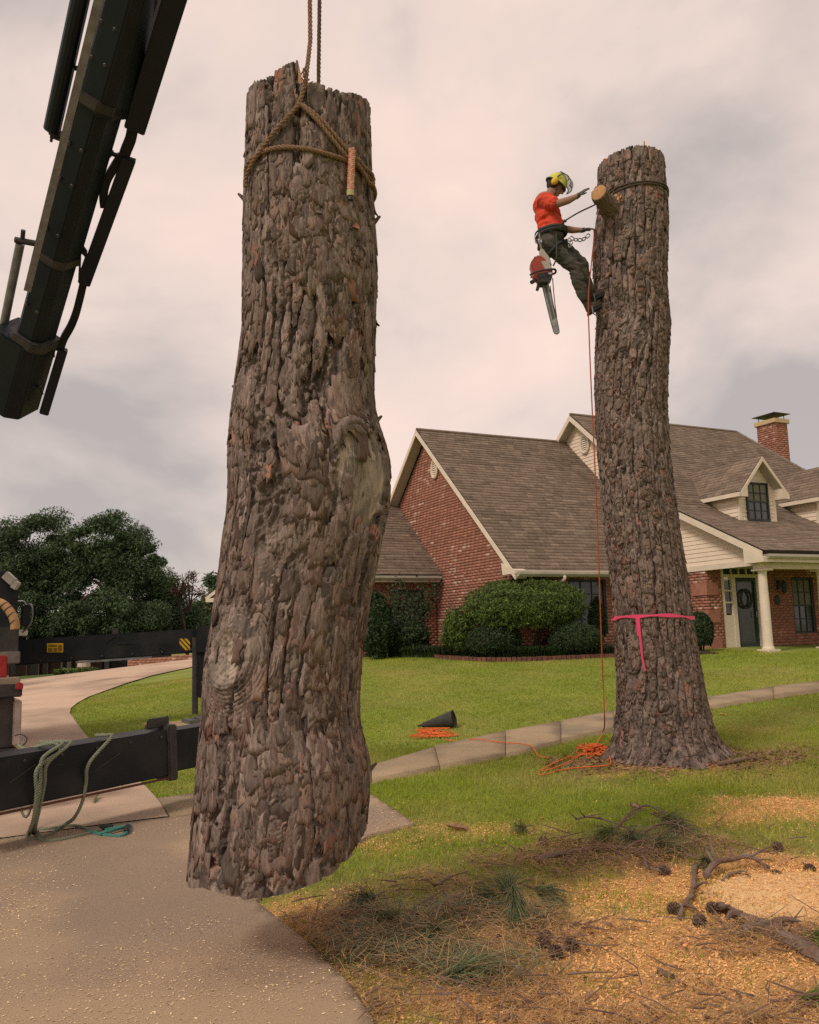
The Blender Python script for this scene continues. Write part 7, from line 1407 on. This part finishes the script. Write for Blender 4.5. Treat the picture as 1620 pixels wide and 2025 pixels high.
def cone(px, py, L_=.085, seed=1, label=''):
    r_ = np.random.default_rng(seed); c = Gz(px, py, .028); a = r_.uniform(0, 6.28); ax = unit([math.cos(a), math.sin(a), r_.uniform(-.1, .35)]); X = unit(np.cross(ax, ZV)); Y = np.cross(ax, X); m_ = MB()
    m_.lathe([(.004, -L_/2), (.016, -L_*.35), (.02, -.1*L_), (.016, .2*L_), (.006, L_*.45), (.002, L_/2)], c, ax, 10); o = m_.build('pine_cone', CONE); tag(o, label, 'pine cone', 'fallen pine cones')
    V = []; F = []; T = []
    for k in range(64):
        t = k/63; an = k*2.39996; h = (-.47+.92*t)*L_; rad = .024*math.sin(math.pi*(.12+.8*t))**.7+.006; d = X*math.cos(an)+Y*math.sin(an); e_ = np.cross(ax, d); p = c+ax*h+d*rad*.55; q = c+ax*(h+.012)+d*(rad+.006); w_ = .0085*(1.1-.5*t); i = len(V); V += [p-e_*w_*.5, p+e_*w_*.5, q+e_*w_, q-e_*w_, q-ax*.006+d*.002, (p+q)/2-ax*.004]; F += [(i, i+1, i+2, i+3), (i+3, i+2, i+4, i+4), (i, i+3, i+4, i+5), (i+1, i+5, i+4, i+2)]; T += [r_.uniform()]*6
    F = [tuple(dict.fromkeys(f)) for f in F]; mm = MB(); mm.add(V, F); mm.a = [np.array(T)]; q_ = mm.build('scales', CONE, o); q_['kind'] = 'stuff'
for k, (px, py, lb) in enumerate(((1078, 1852, 'pine cone just right of the big needle tuft'), (1076, 1874, 'pine cone below the one right of the big tuft'), (1132, 1878, 'lone brown pine cone furthest right of the near tuft'), (1102, 1892, 'pine cone lowest in the group beside the big tuft'), 
    (1331, 1803, 'pine cone on sawdust left of the lichen grey branch'), (1382, 1829, 'pine cone on sawdust below the lichen grey branch'), (1408, 1801, 'pine cone beside the tip of the thick dark branch'), (1316, 1727, 'dark pine cone below the curved pale branch'), (1538, 1738, 'pine cone at the foot of the sawdust mound'), (1603, 1722, 'pine cone lying on the sawdust mound'), (1540, 1678, 'pale pine cone on the grass beyond the sawdust mound'),
    (1075, 1668, 'pine cone left of the level branch'), (818, 1820, 'pine cone half hidden in the near brush pile'), )): cone(px, py, .075, 60+k, lb)
# sawdust mound at the right edge
c_ = G(1590, 1770); r_ = np.random.default_rng(2); n = 46; xs_ = np.linspace(-1, 1, n); X, Y = np.meshgrid(xs_, xs_); R_ = np.hypot(X, Y); wob = 1+.35*(fbm2(X+5, Y+5, .7, 3)-.5); hh = np.clip(1-(R_/wob)**2, -.2, 1); Vx = c_[0]+.15+X*.8; Vy = c_[1]+Y*.62; Z = gz(Vx, Vy)-.012+hh*.075+(fbm2(Vx, Vy, .05, 9)-.5)*.012*(hh > 0)
V = np.stack([Vx, Vy, Z], -1).reshape(-1, 3); i = np.arange(n-1)[:, None]*n+np.arange(n-1)[None]; F = np.stack([i, i+1, i+n+1, i+n], -1).reshape(-1, 4); o = npmesh('sawdust_mound', V, F, mat('sawdust', (.80, .53, .27), (.70, .44, .20), .95, 60, bump=.004, bscale=220), smooth=True); tag(o, 'low mound of pale sawdust at the right edge of the lawn', 'sawdust')
# curled bark slabs and dead leaves
for k, (px, py, s_, lb) in enumerate(((1262, 1600, .07, 'curled bark slab on the grass, leftmost of two behind the middle brush pile'), (1305, 1612, .05, 'small curled bark piece behind the middle brush pile'), (905, 1640, .09, 'flat bark slab on the grass right of the hanging log'), (850, 1790, .08, 'reddish bark slab on top of the near brush pile'), (920, 1780, .06, 'bark piece right of the near brush pile top'), (880, 1800, .05, 'broken bark piece in the near brush pile'), (700, 1845, .05, 'bark piece at the drive side of the near brush pile'), (1430, 1415, .05, 'orange wood offcut on the grass right of the pine by the walk'), (1410, 1412, .03, 'dark scrap on the grass beside the orange offcut'))):
    r_ = np.random.default_rng(k+40); p = Gz(px, py, .02); a = r_.uniform(0, 3.1); u_ = np.array([math.cos(a), math.sin(a), r_.uniform(-.1, .2)])*s_; v_ = np.array([-math.sin(a), math.cos(a), 0])*s_*.45; V = []
    for i in range(5):
        for j in range(4): V.append(p+u_*(i/2-1)*(1+r_.normal(0, .05))+v_*(j/1.5-1)*(1-.2*abs(i-2)*.5+r_.normal(0, .08))+ZV*(.25*s_*((j/1.5-1)**2)+r_.normal(0, .003)))
    V = np.array(V); V2 = np.r_[V, V-ZV*.006]; F = [(i*4+j, i*4+j+1, i*4+j+5, i*4+j+4) for i in range(4) for j in range(3)]; F += [tuple(q+20 for q in f[::-1]) for f in F]; bd_ = [0, 1, 2, 3, 7, 11, 15, 19, 18, 17, 16, 12, 8, 4]; F += [(bd_[q], bd_[(q+1) % 14], bd_[(q+1) % 14]+20, bd_[q]+20) for q in range(14)]
    m_ = MB(); m_.add(V2, F); o = m_.build('bark_piece', CUT if k == 7 else BFLK); tag(o, lb, 'bark', 'bark pieces on the lawn')

zm_ = lambda x, y: gz(x, y)-.012+np.clip(1-(((x-c_[0]-.15)/.8)**2+((y-c_[1])/.62)**2), -.2, 1)*.075
r_ = np.random.default_rng(71); n = 9000; an = r_.uniform(0, 6.283, n); q = r_.uniform(0, 1.25, n)**.6; x = c_[0]+.15+.8*q*np.cos(an); y = c_[1]+.62*q*np.sin(an); z = np.maximum(zm_(x, y), gz(x, y)); V, F, T = quads(np.c_[x, y, z+.003], (.003, .008), .45, 72, .7)
o = npmesh('wood_chips', V, F, CHIP, attrs={'tint': T}); tag(o, 'coarse pale chips strewn over the sawdust mound', 'wood chips', None, 'stuff')
# broken twigs through the brush piles
r_ = np.random.default_rng(81); m_ = MB(); k = 0
while k < 420:
    x, y = r_.uniform(-.9, 4.6), r_.uniform(3.5, 8.2)
    if r_.uniform() > brn(np.array([x]), np.array([y]))[0]**1.3+.01 or in_poly(np.array([x]), np.array([y]), slab1)[0]: continue
    a = r_.uniform(0, 6.283); l = r_.uniform(.06, .30); p = np.array([x, y, gz(np.array([x]), np.array([y]))[0]+r_.uniform(.008, .07)]); d = np.array([math.cos(a), math.sin(a), r_.uniform(-.12, .4)]); s = np.array([-d[1], d[0], 0])*r_.normal(0, .12)
    m_.tube([p, p+d*l*.4+s*l, p+d*l*.75+s*l*.3, p+d*l], np.array([1, .85, .7, .4])*r_.uniform(.002, .006), 5); k += 1
o = m_.build('twig_litter', BRN_); tag(o, 'broken brown twigs strewn through the brush on the lawn', 'twigs', None, 'stuff')

# fresh green needles shed through the near brush pile
r_ = np.random.default_rng(91); cs = [(700, 1815), (730, 1850), (790, 1845), (840, 1870), (880, 1905), (760, 1900), (940, 1930), (1000, 1920), (860, 1820), (930, 1800), (700, 1880), (1050, 1815), (1290, 1660), (1330, 1675), (1230, 1670)]; Pn = []; An = []
for i, (px, py) in enumerate(cs):
    c0 = G(px, py); a0 = r_.uniform(0, 3.14); m2 = 210; q = np.c_[c0[0]+r_.normal(0, .13, m2), c0[1]+r_.normal(0, .10, m2)]; Pn.append(np.c_[q, gz(q[:, 0], q[:, 1])+r_.uniform(.01, .09, m2)])
Pn = np.concatenate(Pn); k = ~in_poly(Pn[:, 0], Pn[:, 1], slab1); Pn = Pn[k]; V, F, T = needles(Pn, 92, ln=(.14, .26), wd=.0017, curve=.02, up=.18)
o = npmesh('green_needle_litter', V, F, NEED, attrs={'tint': T, 'dry': np.repeat((r_.uniform(0, 1, len(Pn)) < .5)*.9, 6)}); tag(o, 'fresh green and tan pine needles tangled in the brush piles', 'pine needles', None, 'stuff')
